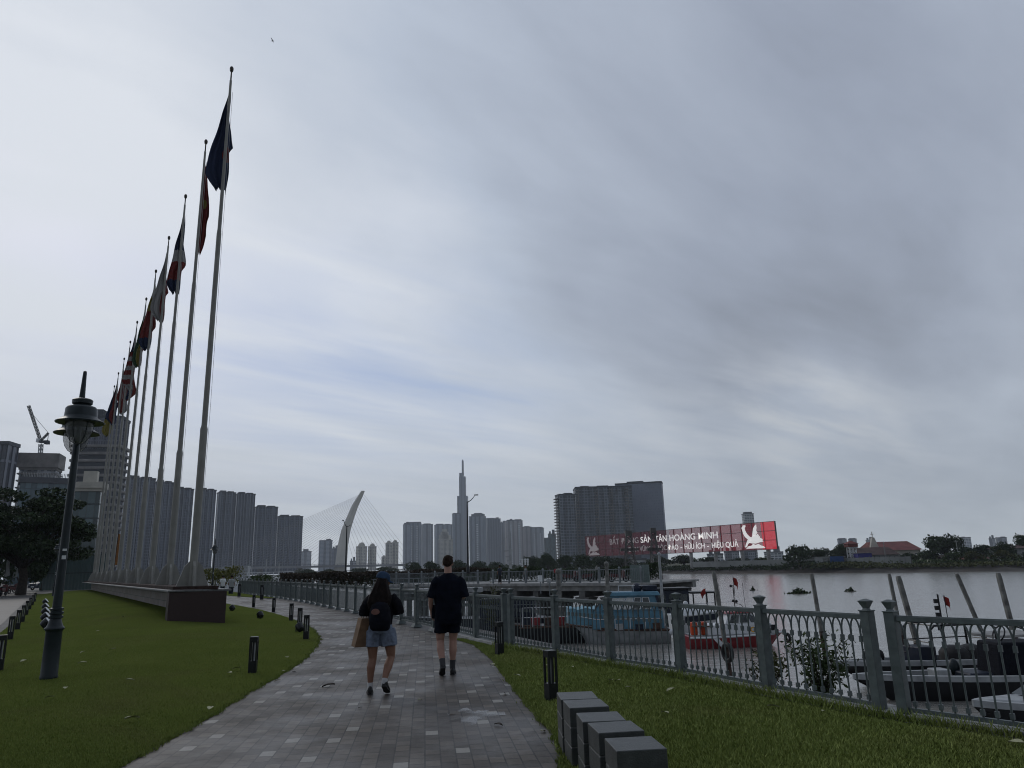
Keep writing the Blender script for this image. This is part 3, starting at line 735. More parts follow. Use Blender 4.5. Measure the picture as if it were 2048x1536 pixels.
mb = MB(); A4 = A + W_ * .12 + D_ * .2; B4 = B - W_ * .22 + D_ * .2
mb.hexa([lp(A4, 1.123), lp(B4, 1.123), lp(B4 + D_ * (PLN - .5), 1.123), lp(A4 + D_ * (PLN - .5), 1.123)], [lp(A4, 1.22), lp(B4, 1.22), lp(B4 + D_ * (PLN - .5), 1.22), lp(A4 + D_ * (PLN - .5), 1.22)])
mb.build('soil_bed', m_soil, pl)
# poles
PTOPS = [(463, 133), (414, 280), (373, 390), (338, 472), (311, 538), (293, 594), (274, 641), (261, 681), (249, 715), (237, 744), (230, 771)]
PZ, PT = 1.2, 21.0
poles = []
def pole_at(px, py):
    a, b, c = ray(px, py); t = (PT - EYE) / c
    return Vector((a * t, b * t, PZ))
pp = [pole_at(*p) for p in PTOPS]
# straighten: least squares line with an even spacing
n_ = len(pp); ii = np.arange(n_)
fx = np.polyfit(ii, [p.x for p in pp], 1); fy = np.polyfit(ii, [p.y for p in pp], 1)
pp = [Vector((p.x * .5 + .5 * (fx[0] * i + fx[1]), p.y * .5 + .5 * (fy[0] * i + fy[1]), PZ)) for i, p in enumerate(pp)]
pr = thing('flagpole', '', 'flagpole', (0, 0, 0))
mb = MB()
for k in range(4):
    a = PI / 4 * 0 + PI / 2 * k + .55
    d = Vector((math.cos(a), math.sin(a), 0)); w = Vector((-d.y, d.x, 0)) * .035
    prof = [d * .1 + Vector((0, 0, 0)), d * .50, d * .48 + Vector((0, 0, .05)), d * .27 + Vector((0, 0, .66)), d * .1 + Vector((0, 0, .84))]
    mb.hexa([v - w for v in prof], [v + w for v in prof])
mb.build('base_fin', m_pole, pr)
mb = MB(); mb.lathe([(.130, 0), (.126, 2.5), (.120, 5.1), (.124, 5.25), (.094, 5.38)], n=14); mb.build('lower_shaft', m_pole, pr, True)
mb = MB(); mb.lathe([(.094, 5.3), (.09, 8.5), (.084, 12.6), (.068, 12.8), (.06, 16), (.046, 19.15), (.035, 19.2)], n=12); mb.build('upper_shaft', m_pole, pr, True)
mb = MB(); mb.lathe([(.03, 19.15), (.026, 19.55), (.06, 19.58), (.075, 19.66), (.075, 19.72), (.05, 19.78), (.01, 19.8)], n=10); mb.build('finial', m_bronze, pr, True)
mb = MB(); mb.path([(.13, -.05, 18.6), (.16, -.07, 12.), (.2, -.08, 6), (.185, -.07, 1.3)], .006, 4); mb.build('halyard', m_offw, pr)
ORD = ['nearest and tallest looking pale flagpole, flying the blue flag', 'pale flagpole second from the granite plinth end, flying the red flag with a star', 'pale flagpole third from the granite plinth end, flying the blue white and red flag', 'pale flagpole fourth from the granite plinth end, flying the red and white flag', 'pale flagpole fifth from the plinth end, flying the flag with white top and red foot', 'pale flagpole sixth from the plinth end, flying the yellow green flag', 'pale flagpole seventh from the plinth end, flying the red and white striped flag', 'pale flagpole eighth from the plinth end, flying the dark red and blue flag', 'pale flagpole ninth from the plinth end, flying the short red and white flag', 'pale flagpole tenth from the plinth end, second from the far end', 'farthest and shortest looking pale flagpole, flying the yellow flag']
for i, p in enumerate(pp):
    o = pr if i == 0 else dup(pr)
    o.location = p; o['label'] = ORD[i]; o['group'] = 'flagpoles standing on the plinth'
# flags: limp cloth, real hoist/fly coordinates carried as UV
def flagmat(name, bands, axis=0, patch=None):
    m, nt, p, nodes, links = new_nodes(name)
    uv = nodes.new('ShaderNodeUVMap'); s = N(nt, 'ShaderNodeSeparateXYZ', ins={0: uv.outputs[0]})
    r = N(nt, 'ShaderNodeValToRGB', ins={0: s.outputs[axis]}); r.color_ramp.interpolation = 'CONSTANT'; e = r.color_ramp.elements
    e[0].position = 0; e[0].color = (*bands[0][1], 1); e[1].position = bands[1][0]; e[1].color = (*bands[1][1], 1)
    for b, c in bands[2:]: q = e.new(b); q.color = (*c, 1)
    c = r.outputs[0]
    if patch:
        (cu, cv, ru, rv), cc = patch
        a = MATH(nt, 'DIVIDE', MATH(nt, 'SUBTRACT', s.outputs[0], cu), ru); b = MATH(nt, 'DIVIDE', MATH(nt, 'SUBTRACT', s.outputs[1], cv), rv)
        f = MATH(nt, 'LESS_THAN', MATH(nt, 'ADD', MATH(nt, 'MULTIPLY', a, a), MATH(nt, 'MULTIPLY', b, b)), 1.)
        c = MIX(nt, f, c, cc)
    links.new(c, p.inputs['Base Color']); p.inputs['Roughness'].default_value = .9; p.inputs['Specular IOR Level'].default_value = .05
    tr = N(nt, 'ShaderNodeBsdfTranslucent', ins={'Color': c}); mx = N(nt, 'ShaderNodeMixShader', ins={0: .42, 1: p.outputs[0], 2: tr.outputs[0]})
    links.new(mx.outputs[0], nodes['Material Output'].inputs[0])
    return m
bR, bW, bB, bY, bG, bK = (.22, .06, .056), (.36, .36, .36), (.050, .064, .115), (.28, .25, .085), (.06, .11, .07), (.04, .034, .034)
FL_M = [flagmat('flag blue', [(0, bB), (.9, bB)], 0, ((.66, .86, .07, .22), bR)), flagmat('flag star', [(0, bR), (.9, bR)], 0, ((.48, .5, .05, .25), bY)),
        flagmat('flag five', [(0, bB), (.48, bW), (.62, bR), (.84, bB)]), flagmat('flag red white', [(0, bW), (.62, bR)], 1),
        flagmat('flag halves', [(0, bW), (.2, bY), (.42, bR), (.82, bB)]), flagmat('flag tri', [(0, bG), (.35, bY), (.7, bR)], 1),
        flagmat('flag stripes', [(0, bB), (.34, bR), (.42, bW), (.5, bR), (.58, bW), (.66, bR), (.74, bW), (.82, bR), (.9, bW)], 0), flagmat('flag lao', [(0, bR), (.34, bB), (.68, bR)], 1),
        flagmat('flag rw', [(0, bR), (.55, bW)], 1), flagmat('flag khmer', [(0, bB), (.3, bR), (.7, bB)], 1), flagmat('flag yellow', [(0, bY), (.42, bK), (.6, bY)])]
FLAB = ['large limp dark blue flag with a small red disc on the tallest looking pole', 'limp red flag with a yellow star on the second pole', 'limp blue, white and red flag on the third pole', 'limp white and red flag on the fourth pole', 'limp flag with pale yellow top and red lower part on the fifth pole', 'limp green, yellow and red flag on the sixth pole', 'limp red and white striped flag with blue top on the seventh pole', 'limp dark red and blue banded flag on the eighth pole', 'limp red and white flag on the ninth pole', 'limp blue and red banded flag on the tenth pole', 'limp yellow flag with a black band on the farthest pole']
ENV0 = [(0, .03, .03), (.12, .12, .05), (.30, .26, .06), (.50, .46, .20), (.585, .54, .30), (.61, .56, .16), (.80, .72, .17), (.86, .72, .17), (.93, .50, .16), (1., .22, .14)]
ENV1 = [(0, .02, .03), (.15, .03, .14), (.40, .02, .30), (.60, .03, .34), (.66, .0, .30), (.80, .0, .30), (.92, -.02, .22), (1., -.05, .14)]
ENV2 = [(0, .03, .03), (.15, .14, .06), (.40, .34, .10), (.60, .48, .28), (.66, .52, .30), (.72, .56, .12), (.88, .66, .10), (.95, .50, .08), (1., .25, .05)]
def env(tab, h):
    for a, b in zip(tab, tab[1:]):
        if h <= b[0]: t = (h - a[0]) / (b[0] - a[0]); return a[1] + (b[1] - a[1]) * t, a[2] + (b[2] - a[2]) * t
    return tab[-1][1:]
def flag(i, base, ang, tab, k, mir, length, seed, m, label, top=18.85):
    """limp cloth hanging round its pole: L and R are its reach to either side, pleated in depth"""
    rg = np.random.default_rng(seed); nh, ns = 40, 28; ph = rg.uniform(0, 6, 5); vs, uvs, fs = [], [], []
    d = Vector((math.cos(ang), math.sin(ang), 0)); w = Vector((-d.y, d.x, 0))
    for a in range(nh + 1):
        h = a / nh; L, R_ = env(tab, h); L *= k; R_ *= k
        if mir: L, R_ = R_, L
        for b in range(ns + 1):
            s = b / ns; x = -L + (L + R_) * s
            pl_ = (.05 * math.sin(s * 15 + ph[0] + 2.2 * h) + .035 * math.sin(s * 27 + ph[1] - 3 * h)) * min(1, (L + R_) / .35)
            z = top - length * h + .05 * math.sin(s * 11 + ph[2]) * h ** 3 - .10 * abs(s - .5) * h
            if a == nh: z += rg.normal() * .05
            p = d * (x + .015 * math.sin(h * 17 + ph[3])) + w * (.17 + pl_); vs.append((p.x, p.y, z)); uvs.append((h, s))
    n = ns + 1
    for a in range(nh):
        for b in range(ns): fs.append((a * n + b, (a + 1) * n + b, (a + 1) * n + b + 1, a * n + b + 1))
    me = bpy.data.meshes.new('flag'); me.from_pydata(vs, [], fs); ul = me.uv_layers.new(name='UVMap')
    for l in me.loops: ul.data[l.index].uv = uvs[l.vertex_index]
    for p in me.polygons: p.use_smooth = True
    me.materials.append(m); o = bpy.data.objects.new('flag', me); COL.objects.link(o); o.location = base
    so_ = o.modifiers.new('cloth', 'SOLIDIFY'); so_.thickness = .006
    return tag(o, label, 'flag', 'limp flags on the flagpoles')
FSP = [(ENV0, .92, 0, 4.3), (ENV1, 1.1, 0, 4.6), (ENV2, .85, 0, 4.5), (ENV0, .85, 0, 4.3), (ENV2, 1.0, 0, 4.5), (ENV2, .8, 0, 4.2), (ENV0, .9, 0, 4.6), (ENV0, 1.1, 1, 4.2), (ENV2, 1.1, 1, 4.3), (ENV0, 1., 0, 4.2), (ENV2, 1.15, 0, 4.4)]
for i, p in enumerate(pp):
    tab, k, mir, ln = FSP[i]
    flag(i, p, math.radians(22 + [0, 6, -5, 8, -3, 5, 2, -6, 4, 0, 3][i]), tab, k, mir, ln, 40 + i, FL_M[i], FLAB[i])
# ---------------------------------------------------------------- fallen leaves, puddle
def leaf_mesh():
    pts = []; fs = []; n = 6
    for i in range(n + 1):
        t = i / n; w = .30 * math.sin(PI * min(1, t * 1.02)) ** .8; z = .10 * math.sin(PI * t) + .05
        pts += [(t - .5, -w, z + .10), (t - .5, 0, z), (t - .5, w, z + .12)]
    for i in range(n):
        for j in range(2): fs.append((i * 3 + j, i * 3 + j + 1, (i + 1) * 3 + j + 1, (i + 1) * 3 + j))
    return MB().add(pts, fs)
lf0 = leaf_mesh().build('fallen_leaf', m_leafpale, smooth=True); lf1 = None
LEAVES = [(263, 1446, .15), (164, 1331, .13), (225, 1303, .11), (165, 1309, .11), (46, 1327, .12), (260, 1366, .10), (245, 1236, .12), (195, 1265, .08), (473, 1342, .11), (459, 1352, .11), (574, 1320, .12), (98, 1402, .1), (130, 1383, .1), (420, 1425, .12)]
LE2 = [(1035, 1356, .10), (1222, 1367, .13), (1236, 1367, .10), (1258, 1380, .08), (1342, 1386, .11), (1330, 1433, .11), (1092, 1336, .09), (1145, 1338, .07), (1547, 1420, .11), (2035, 1495, .12), (1090, 1377, .08), (1648, 1429, .07)]
LE3 = [(657, 1374, .16, 1), (588, 1345, .06, 1), (704, 1280, .05, 1), (986, 1331, .1, 0), (1010, 1389, .09, 1), (997, 1452, .09, 1), (568, 1344, .08, 0), (555, 1363, .08, 0), (840, 1401, .06, 0), (720, 1417, .05, 1), (1086, 1465, .08, 0)]
fl = [True]
def putleaf(p, s, rz, m, label, grp):
    if fl[0]: o = lf0; fl[0] = False
    else: o = lf0.copy(); COL.objects.link(o)
    if m is not m_leafpale:
        o.data = o.data.copy(); o.data.materials[0] = m
    o.location = p; o.scale = (s * 1.15, s, s); o.rotation_euler = (random.uniform(-.25, .25), random.uniform(-.25, .25), rz)
    tag(o, label, 'leaf', grp)
for px, py, s in LEAVES: p = on_lawn(px, py); putleaf((p.x, p.y, p.z + .035), s, random.uniform(0, 3), m_leafpale, 'pale fallen leaf lying on the mound of mown lawn', 'fallen leaves on the big lawn')
for px, py, s in LE2: p = gp(px, py, .06); putleaf((p.x, p.y, .085), s, random.uniform(0, 3), m_leafpale, 'pale fallen leaf lying on the grass strip by the railing', 'fallen leaves on the grass strip')
for px, py, s, k in LE3: p = gp(px, py, 0); putleaf((p.x, p.y, .004), s, random.uniform(0, 3), m_leafbr if k else m_leafpale, 'dark curled leaf lying on the brick path' if k else 'pale dry leaf lying on the brick path', 'dark leaves on the path' if k else 'pale leaves on the path')
pd = MB(); c = gp(948, 1432, 0)
out = []
for k in range(40):
    a = 2 * PI * k / 40; r = .36 + .1 * math.sin(3 * a + 1) + .07 * math.sin(7 * a) + .06 * math.sin(13 * a + 2)
    out.append((c.x + r * .72 * math.cos(a), c.y + r * 1.0 * math.sin(a), .0045))
pd.add(out, [tuple(range(40))])
def puddlemat():
    m, nt, p, nodes, links = new_nodes('standing rainwater')
    p.inputs['Base Color'].default_value = (.045, .042, .042, 1); p.inputs['Specular IOR Level'].default_value = .6
    tc = nodes.new('ShaderNodeTexCoord'); no = N(nt, 'ShaderNodeTexNoise', ins={'Vector': tc.outputs['Object'], 'Scale': 3.5, 'Detail': 5.})
    g1 = N(nt, 'ShaderNodeMapRange', ins={'Value': no.outputs['Fac'], 'From Min': .40, 'From Max': .62, 'To Min': .5, 'To Max': 1.})
    p.inputs['Roughness'].default_value = .04
    tr = N(nt, 'ShaderNodeBsdfTransparent'); mx = N(nt, 'ShaderNodeMixShader', ins={0: g1.outputs[0], 1: p.outputs[0], 2: tr.outputs[0]})
    links.new(mx.outputs[0], nodes['Material Output'].inputs[0]); return m
tag(pd.build('puddle', puddlemat()), kind='structure')

# ---------------------------------------------------------------- grass
def blades(name, pts, hs, m, w=.0055):
    n = len(pts); a = RNG.uniform(0, 2 * PI, n); lean = RNG.uniform(0, 2 * PI, n)
    wv = np.stack([np.cos(a), np.sin(a), 0 * a], 1) * (w * hs / .04)[:, None]
    tip = np.stack([np.cos(lean), np.sin(lean), 0 * a], 1) * (hs * RNG.uniform(.2, .9, n))[:, None]; tip[:, 2] = hs
    v = np.stack([pts - wv, pts + wv, pts + tip], 1).reshape(-1, 3)
    return tag(np_mesh(name, v, np.arange(3 * n).reshape(-1, 3), m), kind='stuff')
def scatter(n, yr, xl, xr, hfun, ex=None, pw=2.):
    y = yr[0] / (1 - RNG.uniform(0, 1, n) * (1 - yr[0] / yr[1])) if pw == 2. else RNG.uniform(yr[0], yr[1], n)
    L = np.array([xl(t) for t in y]); Rr = np.array([xr(t) for t in y]); x = L + (Rr - L) * RNG.uniform(0, 1, n)
    z = np.array([hfun(a, b) for a, b in zip(x, y)])
    return np.stack([x, y, z], 1)
P_ = scatter(130000, (4.2, 17.3), lambda y: interp(RIGHT_EDGE, y) - .03, lambda y: interp(fence_x, y) - .08, rl_h)
blades('grass', P_, RNG.uniform(.012, .038, len(P_)), m_grass2, .008)
P_ = scatter(100000, (5.5, 30), lambda y: max(interp(LAWN_L, y), -.85 * y), lambda y: interp(LEFT_EDGE, y) + .02, lawn_h)
blades('grass', P_, RNG.uniform(.010, .026, len(P_)), m_grass, .0055)
# ragged fringe where the turf spills over the paving
P_ = []
for _ in range(14000):
    y = 4.2 / (1 - random.random() * .82); e_ = interp(RIGHT_EDGE, y) if random.random() < .45 and y < 16.5 else interp(LEFT_EDGE, y)
    sg = 1 if e_ == interp(LEFT_EDGE, y) else -1
    P_.append((e_ + sg * (random.gauss(-.01, .022) + .025 * math.sin(y * 7) + .015 * math.sin(y * 23)), y, .004))
P_ = np.array(P_); blades('grass_fringe', P_, RNG.uniform(.012, .035, len(P_)), m_grass, .007)
# taller tufts against the kerb
P_ = []
for _ in range(5000):
    y = random.uniform(4.5, 15.5); P_.append((interp(fence_x, y) - .12 - abs(random.gauss(0, .05)), y, .03))
P_ = np.array(P_); blades('tall_grass', P_, RNG.uniform(.05, .13, len(P_)), m_grass2, .003)
# ---------------------------------------------------------------- riverside shrubs
def shrub(px, py, z, Hs, Ws, n, label, seed, m=None):
    rg = np.random.default_rng(seed); p = gp(px, py, z)
    r = thing('riverside_shrub', label, 'shrub', p)
    st = MB(); cs = []
    for k in range(max(5, n // 45)):
        a = rg.uniform(0, 2 * PI); sp_ = rg.uniform(.2, 1) * Ws / 2; h = Hs * rg.uniform(.55, 1.)
        pts = [Vector((0, 0, 0)), Vector((math.cos(a) * sp_ * .35, math.sin(a) * sp_ * .35, h * .4)), Vector((math.cos(a) * sp_ * .8, math.sin(a) * sp_ * .8, h * .8)), Vector((math.cos(a) * sp_ * 1.05, math.sin(a) * sp_ * 1.05, h))]
        st.path(pts, [.008, .006, .004, .002], 4)
        for _ in range(45):
            t = rg.uniform(.12, 1) * 3; i = min(2, int(t)); q_ = pts[i].lerp(pts[i + 1], t - i)
            cs.append(np.array(q_) + rg.normal(0, .055, 3))
    st.build('stem', m_bark, r)
    v, f = leafmesh(np.array(cs), .042, .34, .3, rg); np_mesh('foliage', v, f, m or m_leafm, r)
    return r
shrub(1645, 1402, -.15, .80, 1.0, 1100, 'leafy green shrub growing behind the railing in front of the speedboats', 3)
shrub(1540, 1378, -.15, .48, .8, 700, 'low pale leaved shrub behind the railing post by the red boat', 4, m_leafo)
shrub(985, 1262, -.1, 1.25, .6, 400, 'dry thin shrub rising behind the railing beside the man', 6, m_leafo)
# rubble below the rail by the shrub
# ---------------------------------------------------------------- people
m_skinp = mat('fair skin', (.36, .21, .16), .55, var=.12, scale=9)
m_skint = mat('tanned skin', (.22, .115, .075), .5, var=.12, scale=9)
m_hairb = mat('short brown hair', (.036, .023, .016), .8, var=.5, scale=50, bump=.8, bscale=160, spec=.1)
m_hairk = mat('long dark hair', (.011, .007, .006), .7, var=.5, scale=14, bump=.5, bscale=70, spec=.12)
m_tee = mat('black cotton', (.006, .008, .015), .9, var=.35, scale=7, bump=.6, bscale=12, spec=.08)
m_tee2 = mat('black loose cotton', (.008, .008, .011), .9, var=.4, scale=9, bump=.6, bscale=14, spec=.08)
m_pack = mat('navy nylon', (.005, .006, .011), .7, spec=.1, var=.3, scale=9, bump=.5, bscale=25)
m_denim = mat('washed denim', (.17, .205, .27), .85, var=.3, scale=14, bump=.5, bscale=30)
m_capb = mat('blue cap cloth', (.032, .058, .105), .85, var=.25, scale=12, spec=.1)
m_shoe = mat('black shoe', (.010, .010, .011), .45, var=.3, scale=14)
m_sole = mat('dark sole', (.035, .035, .036), .7)
m_sock = mat('white sock', (.5, .5, .5), .9)
m_sockg = mat('grey sock', (.06, .06, .065), .9)
m_kraft = mat('kraft paper', (.155, .095, .055), .8, var=.3, scale=5, bump=.4, bscale=9)
m_patch = mat('tan leather patch', (.19, .095, .075), .7)
def remesh(o, v=.008, it=3):
    r = o.modifiers.new('union', 'REMESH'); r.mode = 'VOXEL'; r.voxel_size = v; r.use_smooth_shade = True
    s = o.modifiers.new('soften', 'SMOOTH'); s.iterations = it; s.factor = .5
    return o
_tx = bpy.data.textures.new('folds', 'CLOUDS'); _tx.noise_scale = .11; _tx.noise_depth = 2
def folds(o, k=.022):
    d = o.modifiers.new('folds', 'DISPLACE'); d.texture = _tx; d.strength = k; d.mid_level = .5; d.texture_coords = 'LOCAL'; return o
def hand(mb, wrist, direction, palm_n, curl=.5, side=1, L=.18):
    """palm and five separate, unequal, bent fingers"""
    w = Vector(wrist); d = Vector(direction).normalized(); nrm = Vector(palm_n); nrm = (nrm - d * nrm.dot(d)).normalized(); x = d.cross(nrm) * side
    for k in range(5):
        t = k / 4; 
        mb.path([w + x * (t - .5) * .045, w + d * .085 + x * (t - .5) * .066], [.016, .014], 8)
    for k, (ln, off) in enumerate(((.068, -.030), (.078, -.010), (.073, .011), (.056, .031))):
        p = w + d * .082 + x * off; pts = [p]; a = 0
        for seg in (.45, .32, .25):
            a += curl; p = p + (d * math.cos(a) + nrm * math.sin(a)) * ln * seg; pts.append(p)
        mb.path(pts, [.0095, .009, .0085, .0065], 8)
    p = w + d * .025 - x * .028
    mb.path([p, p - x * .026 + d * .03 + nrm * .012, p - x * .026 + d * .062 + nrm * .03], [.013, .011, .008], 8)
def head(mb, c, yaw=0., pitch=0., s=1.):
    R_ = Matrix.Rotation(yaw, 3, 'Z') @ Matrix.Rotation(pitch, 3, 'X'); c = Vector(c)
    def b(p, r):
        k = MB().ball((0, 0, 0), tuple(q * s for q in r), 14, 10); mb.add([R_ @ (Vector(v) + Vector(p) * s) + c for v in k.v], k.f)
    b((0, -.012, .02), (.075, .092, .095)); b((0, .022, -.045), (.058, .064, .07))   # skull, jaw
    b((0, .098, -.015), (.013, .02, .022)); b((0, .080, .01), (.05, .018, .012))      # nose, brow
    b((0, .082, -.058), (.024, .010, .009))                                            # mouth
    for sx in (-1, 1): b((.077 * sx, -.005, -.012), (.010, .022, .032)); b((.030 * sx, .084, -.002), (.013, .008, .008))
    return R_
def shoe(parent, toe, heel, z_sole, lift=0., w=.048, name='shoe'):
    """toe, heel: (x, y); lift: height of the heel above the toe"""
    t = Vector((toe[0], toe[1], z_sole)); h = Vector((heel[0], heel[1], z_sole + lift)); d = (t - h); L = d.length; d.normalize()
    up = Vector((0, 0, 1)); up = (up - d * up.dot(d)).normalized(); x = d.cross(up)
    mb = MB(); rr = []
    for f, hw, ht, base in ((0, .030, .06, .012), (.08, .037, .095, .010), (.22, .037, .105, .010), (.36, .036, .095, .010), (.55, .042, .065, .010), (.75, .048, .052, .010), (.92, .040, .040, .012), (1., .022, .028, .014)):
        c = h + d * f * L
        rr.append([c + x * hw * (w / .048) * math.cos(2 * PI * j / 12) + up * (base + (ht - base) * (.5 + .5 * math.sin(2 * PI * j / 12))) for j in range(12)])
    mb.rings(rr); o = mb.build(name, m_shoe, parent, True)
    mb = MB(); P = []
    for f, hw in ((0, .03), (.1, .038), (.4, .036), (.75, .050), (.93, .040), (1., .02)): P.append((f, hw * w / .048))
    ol = [h + d * f * L + x * hw for f, hw in P] + [h + d * f * L - x * hw for f, hw in P[::-1]]
    mb.hexa(ol, [v + up * .022 for v in ol]); mb.build('sole', m_sole, o)
    return o
# ---- man in black
pm = gp(897, 1350, 0)
man = thing('person', 'man with short brown hair in oversized black t-shirt and shorts walking away', 'person', (pm.x, pm.y, 0), math.radians(5))
b = MB()
head(b, (0, .02, 1.655), math.radians(-6), math.radians(-14))
b.path([(0, -.015, 1.42), (0, -.012, 1.50), (0, .005, 1.60)], [.075, .060, .058], 12)
b.ell([((0, 0, .86), .15, .10), ((0, 0, 1.0), .14, .09), ((0, -.01, 1.2), .16, .10), ((0, -.01, 1.38), .185, .095), ((0, -.01, 1.46), .10, .07)], 16)
b.path([(-.17, -.01, 1.42), (-.22, -.03, 1.30), (-.262, -.04, 1.15), (-.272, .02, 1.04), (-.262, .075, .93)], [.055, .048, .042, .038, .026], 12)
hand(b, (-.262, .078, .925), (.04, .16, -1), (1, .1, .1), .42, -1)
b.path([(.17, -.01, 1.42), (.225, -.01, 1.30), (.262, .0, 1.16), (.235, .12, 1.13), (.18, .23, 1.15)], [.055, .048, .042, .038, .026], 12)
hand(b, (.18, .23, 1.15), (-.6, .7, .2), (-.6, -.4, .5), .55, 1)
b.path([(-.10, 0, .90), (-.115, .015, .72), (-.125, .03, .55), (-.122, .035, .49), (-.118, -.03, .38), (-.095, -.10, .24), (-.085, -.135, .17)], [.095, .085, .066, .058, .060, .044, .036], 12)
b.path([(.085, 0, .90), (.085, .03, .72), (.075, .055, .55), (.072, .06, .49), (.07, .045, .36), (.065, .04, .22), (.062, .045, .09)], [.095, .085, .066, .058, .061, .044, .036], 12)
remesh(b.build('body', m_skinp, man), .0075, 2)
h = MB()
R_ = Matrix.Rotation(math.radians(-6), 3, 'Z') @ Matrix.Rotation(math.radians(-14), 3, 'X')
for p, r in (((0, -.014, .045), (.081, .097, .083)), ((0, -.055, .0), (.074, .052, .07)), ((.03, .05, .10), (.045, .05, .028)), ((-.03, .05, .10), (.045, .05, .028)), ((.072, -.02, .02), (.012, .045, .045)), ((-.072, -.02, .02), (.012, .045, .045))):
    k = MB().ball((0, 0, 0), r, 16, 10); h.add([R_ @ (Vector(v) + Vector(p)) + Vector((0, .02, 1.655)) for v in k.v], k.f)
ho = remesh(h.build('hair', m_hairb, man), .006, 1)
s = MB()
s.ell([((0, 0, .74), .205, .13), ((0, -.005, .80), .212, .135), ((.004, -.01, .95), .21, .13), ((0, -.012, 1.12), .215, .125), ((0, -.015, 1.28), .222, .125), ((0, -.015, 1.39), .212, .108), ((0, -.012, 1.45), .165, .085), ((0, -.008, 1.49), .085, .070), ((0, -.006, 1.505), .07, .064)], 20)
for sx in (-1, 1): s.path([(.14 * sx, -.012, 1.42), (.20 * sx, -.015, 1.35), (.238 * sx, -.02, 1.22), (.252 * sx, -.015, 1.14)], [.072, .080, .078, .080], 14)
so_ = folds(remesh(s.build('t_shirt', m_tee, man), .009, 3), .03)
t = MB(); t.ell([((0, 0, .95), .185, .12), ((-.01, 0, .80), .20, .125)], 18)
t.path([(-.10, .0, .86), (-.112, .0, .74), (-.12, .012, .62)], [.105, .105, .102], 14); t.path([(.085, .0, .86), (.085, .015, .74), (.08, .03, .62)], [.105, .105, .102], 14)
folds(remesh(t.build('shorts', m_tee, man), .009, 3), .025)
for pts in ([(-.094, -.10, .245), (-.084, -.14, .155), (-.08, -.135, .12)], [(.066, .04, .215), (.062, .045, .12), (.062, .05, .06)]):
    k = MB(); k.path(pts, [.047, .042, .044], 12); k.build('sock', m_sockg, man, True)
shoe(man, (-.10, -.02), (-.078, -.20), .0, .125); shoe(man, (.075, .235), (.058, -.03), .0, .0)
bg_ = MB(); bg_.box((-.215, .09, .93), (.10, .14, .21), .1)
bo = bg_.build('pouch', m_pack, None, bevel=.025); bo.location = (pm.x, pm.y, 0); bo.rotation_euler = (0, 0, math.radians(5))
tag(bo, 'small dark patterned pouch held at the left hip of the man in black', 'pouch')
# ---- woman in cap
pw = gp(760, 1387, 0)
wom = thing('person', 'woman with long dark hair in blue cap, black top and pale denim shorts', 'person', (pw.x, pw.y, 0), math.radians(10))
b = MB(); HY, HP = math.radians(-58), math.radians(-16); hc = (.02, .01, 1.435)
head(b, hc, HY, HP, .96)
b.path([(0, -.01, 1.25), (.005, 0, 1.31), (.015, .01, 1.39)], [.06, .05, .05], 12)
b.ell([((-.02, 0, .78), .155, .11), ((-.01, 0, .92), .125, .085), ((0, 0, 1.08), .135, .09), ((0, 0, 1.2), .155, .085), ((0, 0, 1.27), .09, .06)], 16)
b.path([(-.14, 0, 1.24), (-.20, -.03, 1.12), (-.225, -.02, 1.02), (-.19, .10, 1.0), (-.13, .20, 1.03)], [.046, .042, .036, .032, .022], 12)
hand(b, (-.13, .20, 1.03), (.6, .6, .2), (.4, -.3, .6), .5, -1)
b.path([(.14, 0, 1.24), (.215, -.03, 1.13), (.25, -.01, 1.03), (.20, .11, 1.02), (.12, .20, 1.06)], [.046, .042, .036, .032, .022], 12)
hand(b, (.12, .20, 1.06), (-.6, .6, .2), (-.4, -.3, .6), .5, 1)
b.path([(-.105, 0, .80), (-.11, .02, .66), (-.105, .03, .50), (-.105, .03, .43), (-.125, .005, .33), (-.128, .0, .2), (-.128, 0, .09)], [.088, .082, .062, .054, .058, .041, .033], 12)
b.path([(.085, 0, .80), (.115, .02, .66), (.135, .03, .50), (.135, .03, .44), (.10, -.05, .34), (.07, -.11, .24), (.055, -.15, .165)], [.088, .082, .062, .054, .058, .042, .033], 12)
remesh(b.build('body', m_skint, wom), .0075, 2)
R_ = Matrix.Rotation(HY, 3, 'Z') @ Matrix.Rotation(HP, 3, 'X')
h = MB()
for p, r in (((0, -.02, .03), (.082, .092, .085)), ((.062, -.01, -.05), (.03, .05, .10)), ((-.062, -.01, -.05), (.03, .05, .10))):
    k = MB().ball((0, 0, 0), r, 16, 10); h.add([R_ @ (Vector(v) + Vector(p)) + Vector(hc) for v in k.v], k.f)
rr = []
for z, x0, hw, y, th in ((1.47, .005, .075, -.03, .07), (1.40, -.005, .095, -.07, .06), (1.32, -.012, .125, -.095, .055), (1.24, -.02, .160, -.12, .05), (1.17, -.03, .165, -.14, .045), (1.09, -.04, .14, -.15, .03), (1.03, -.05, .085, -.155, .018)):
    rr.append([Vector((x0 + hw * math.cos(2 * PI * j / 22) * (1 + .05 * math.sin(5 * j)), y + th * math.sin(2 * PI * j / 22) + .010 * math.cos(j * 3.2), z)) for j in range(22)])
h.rings(rr); remesh(h.build('hair', m_hairk, wom), .007, 1)
c_ = MB(); k = MB(); k.ell([((0, -.012, .022), .088, .104), ((0, -.014, .06), .087, .102), ((0, -.016, .095), .072, .085), ((0, -.018, .118), .045, .054), ((0, -.018, .126), .012, .014)], 22)
k2 = MB(); rr = []
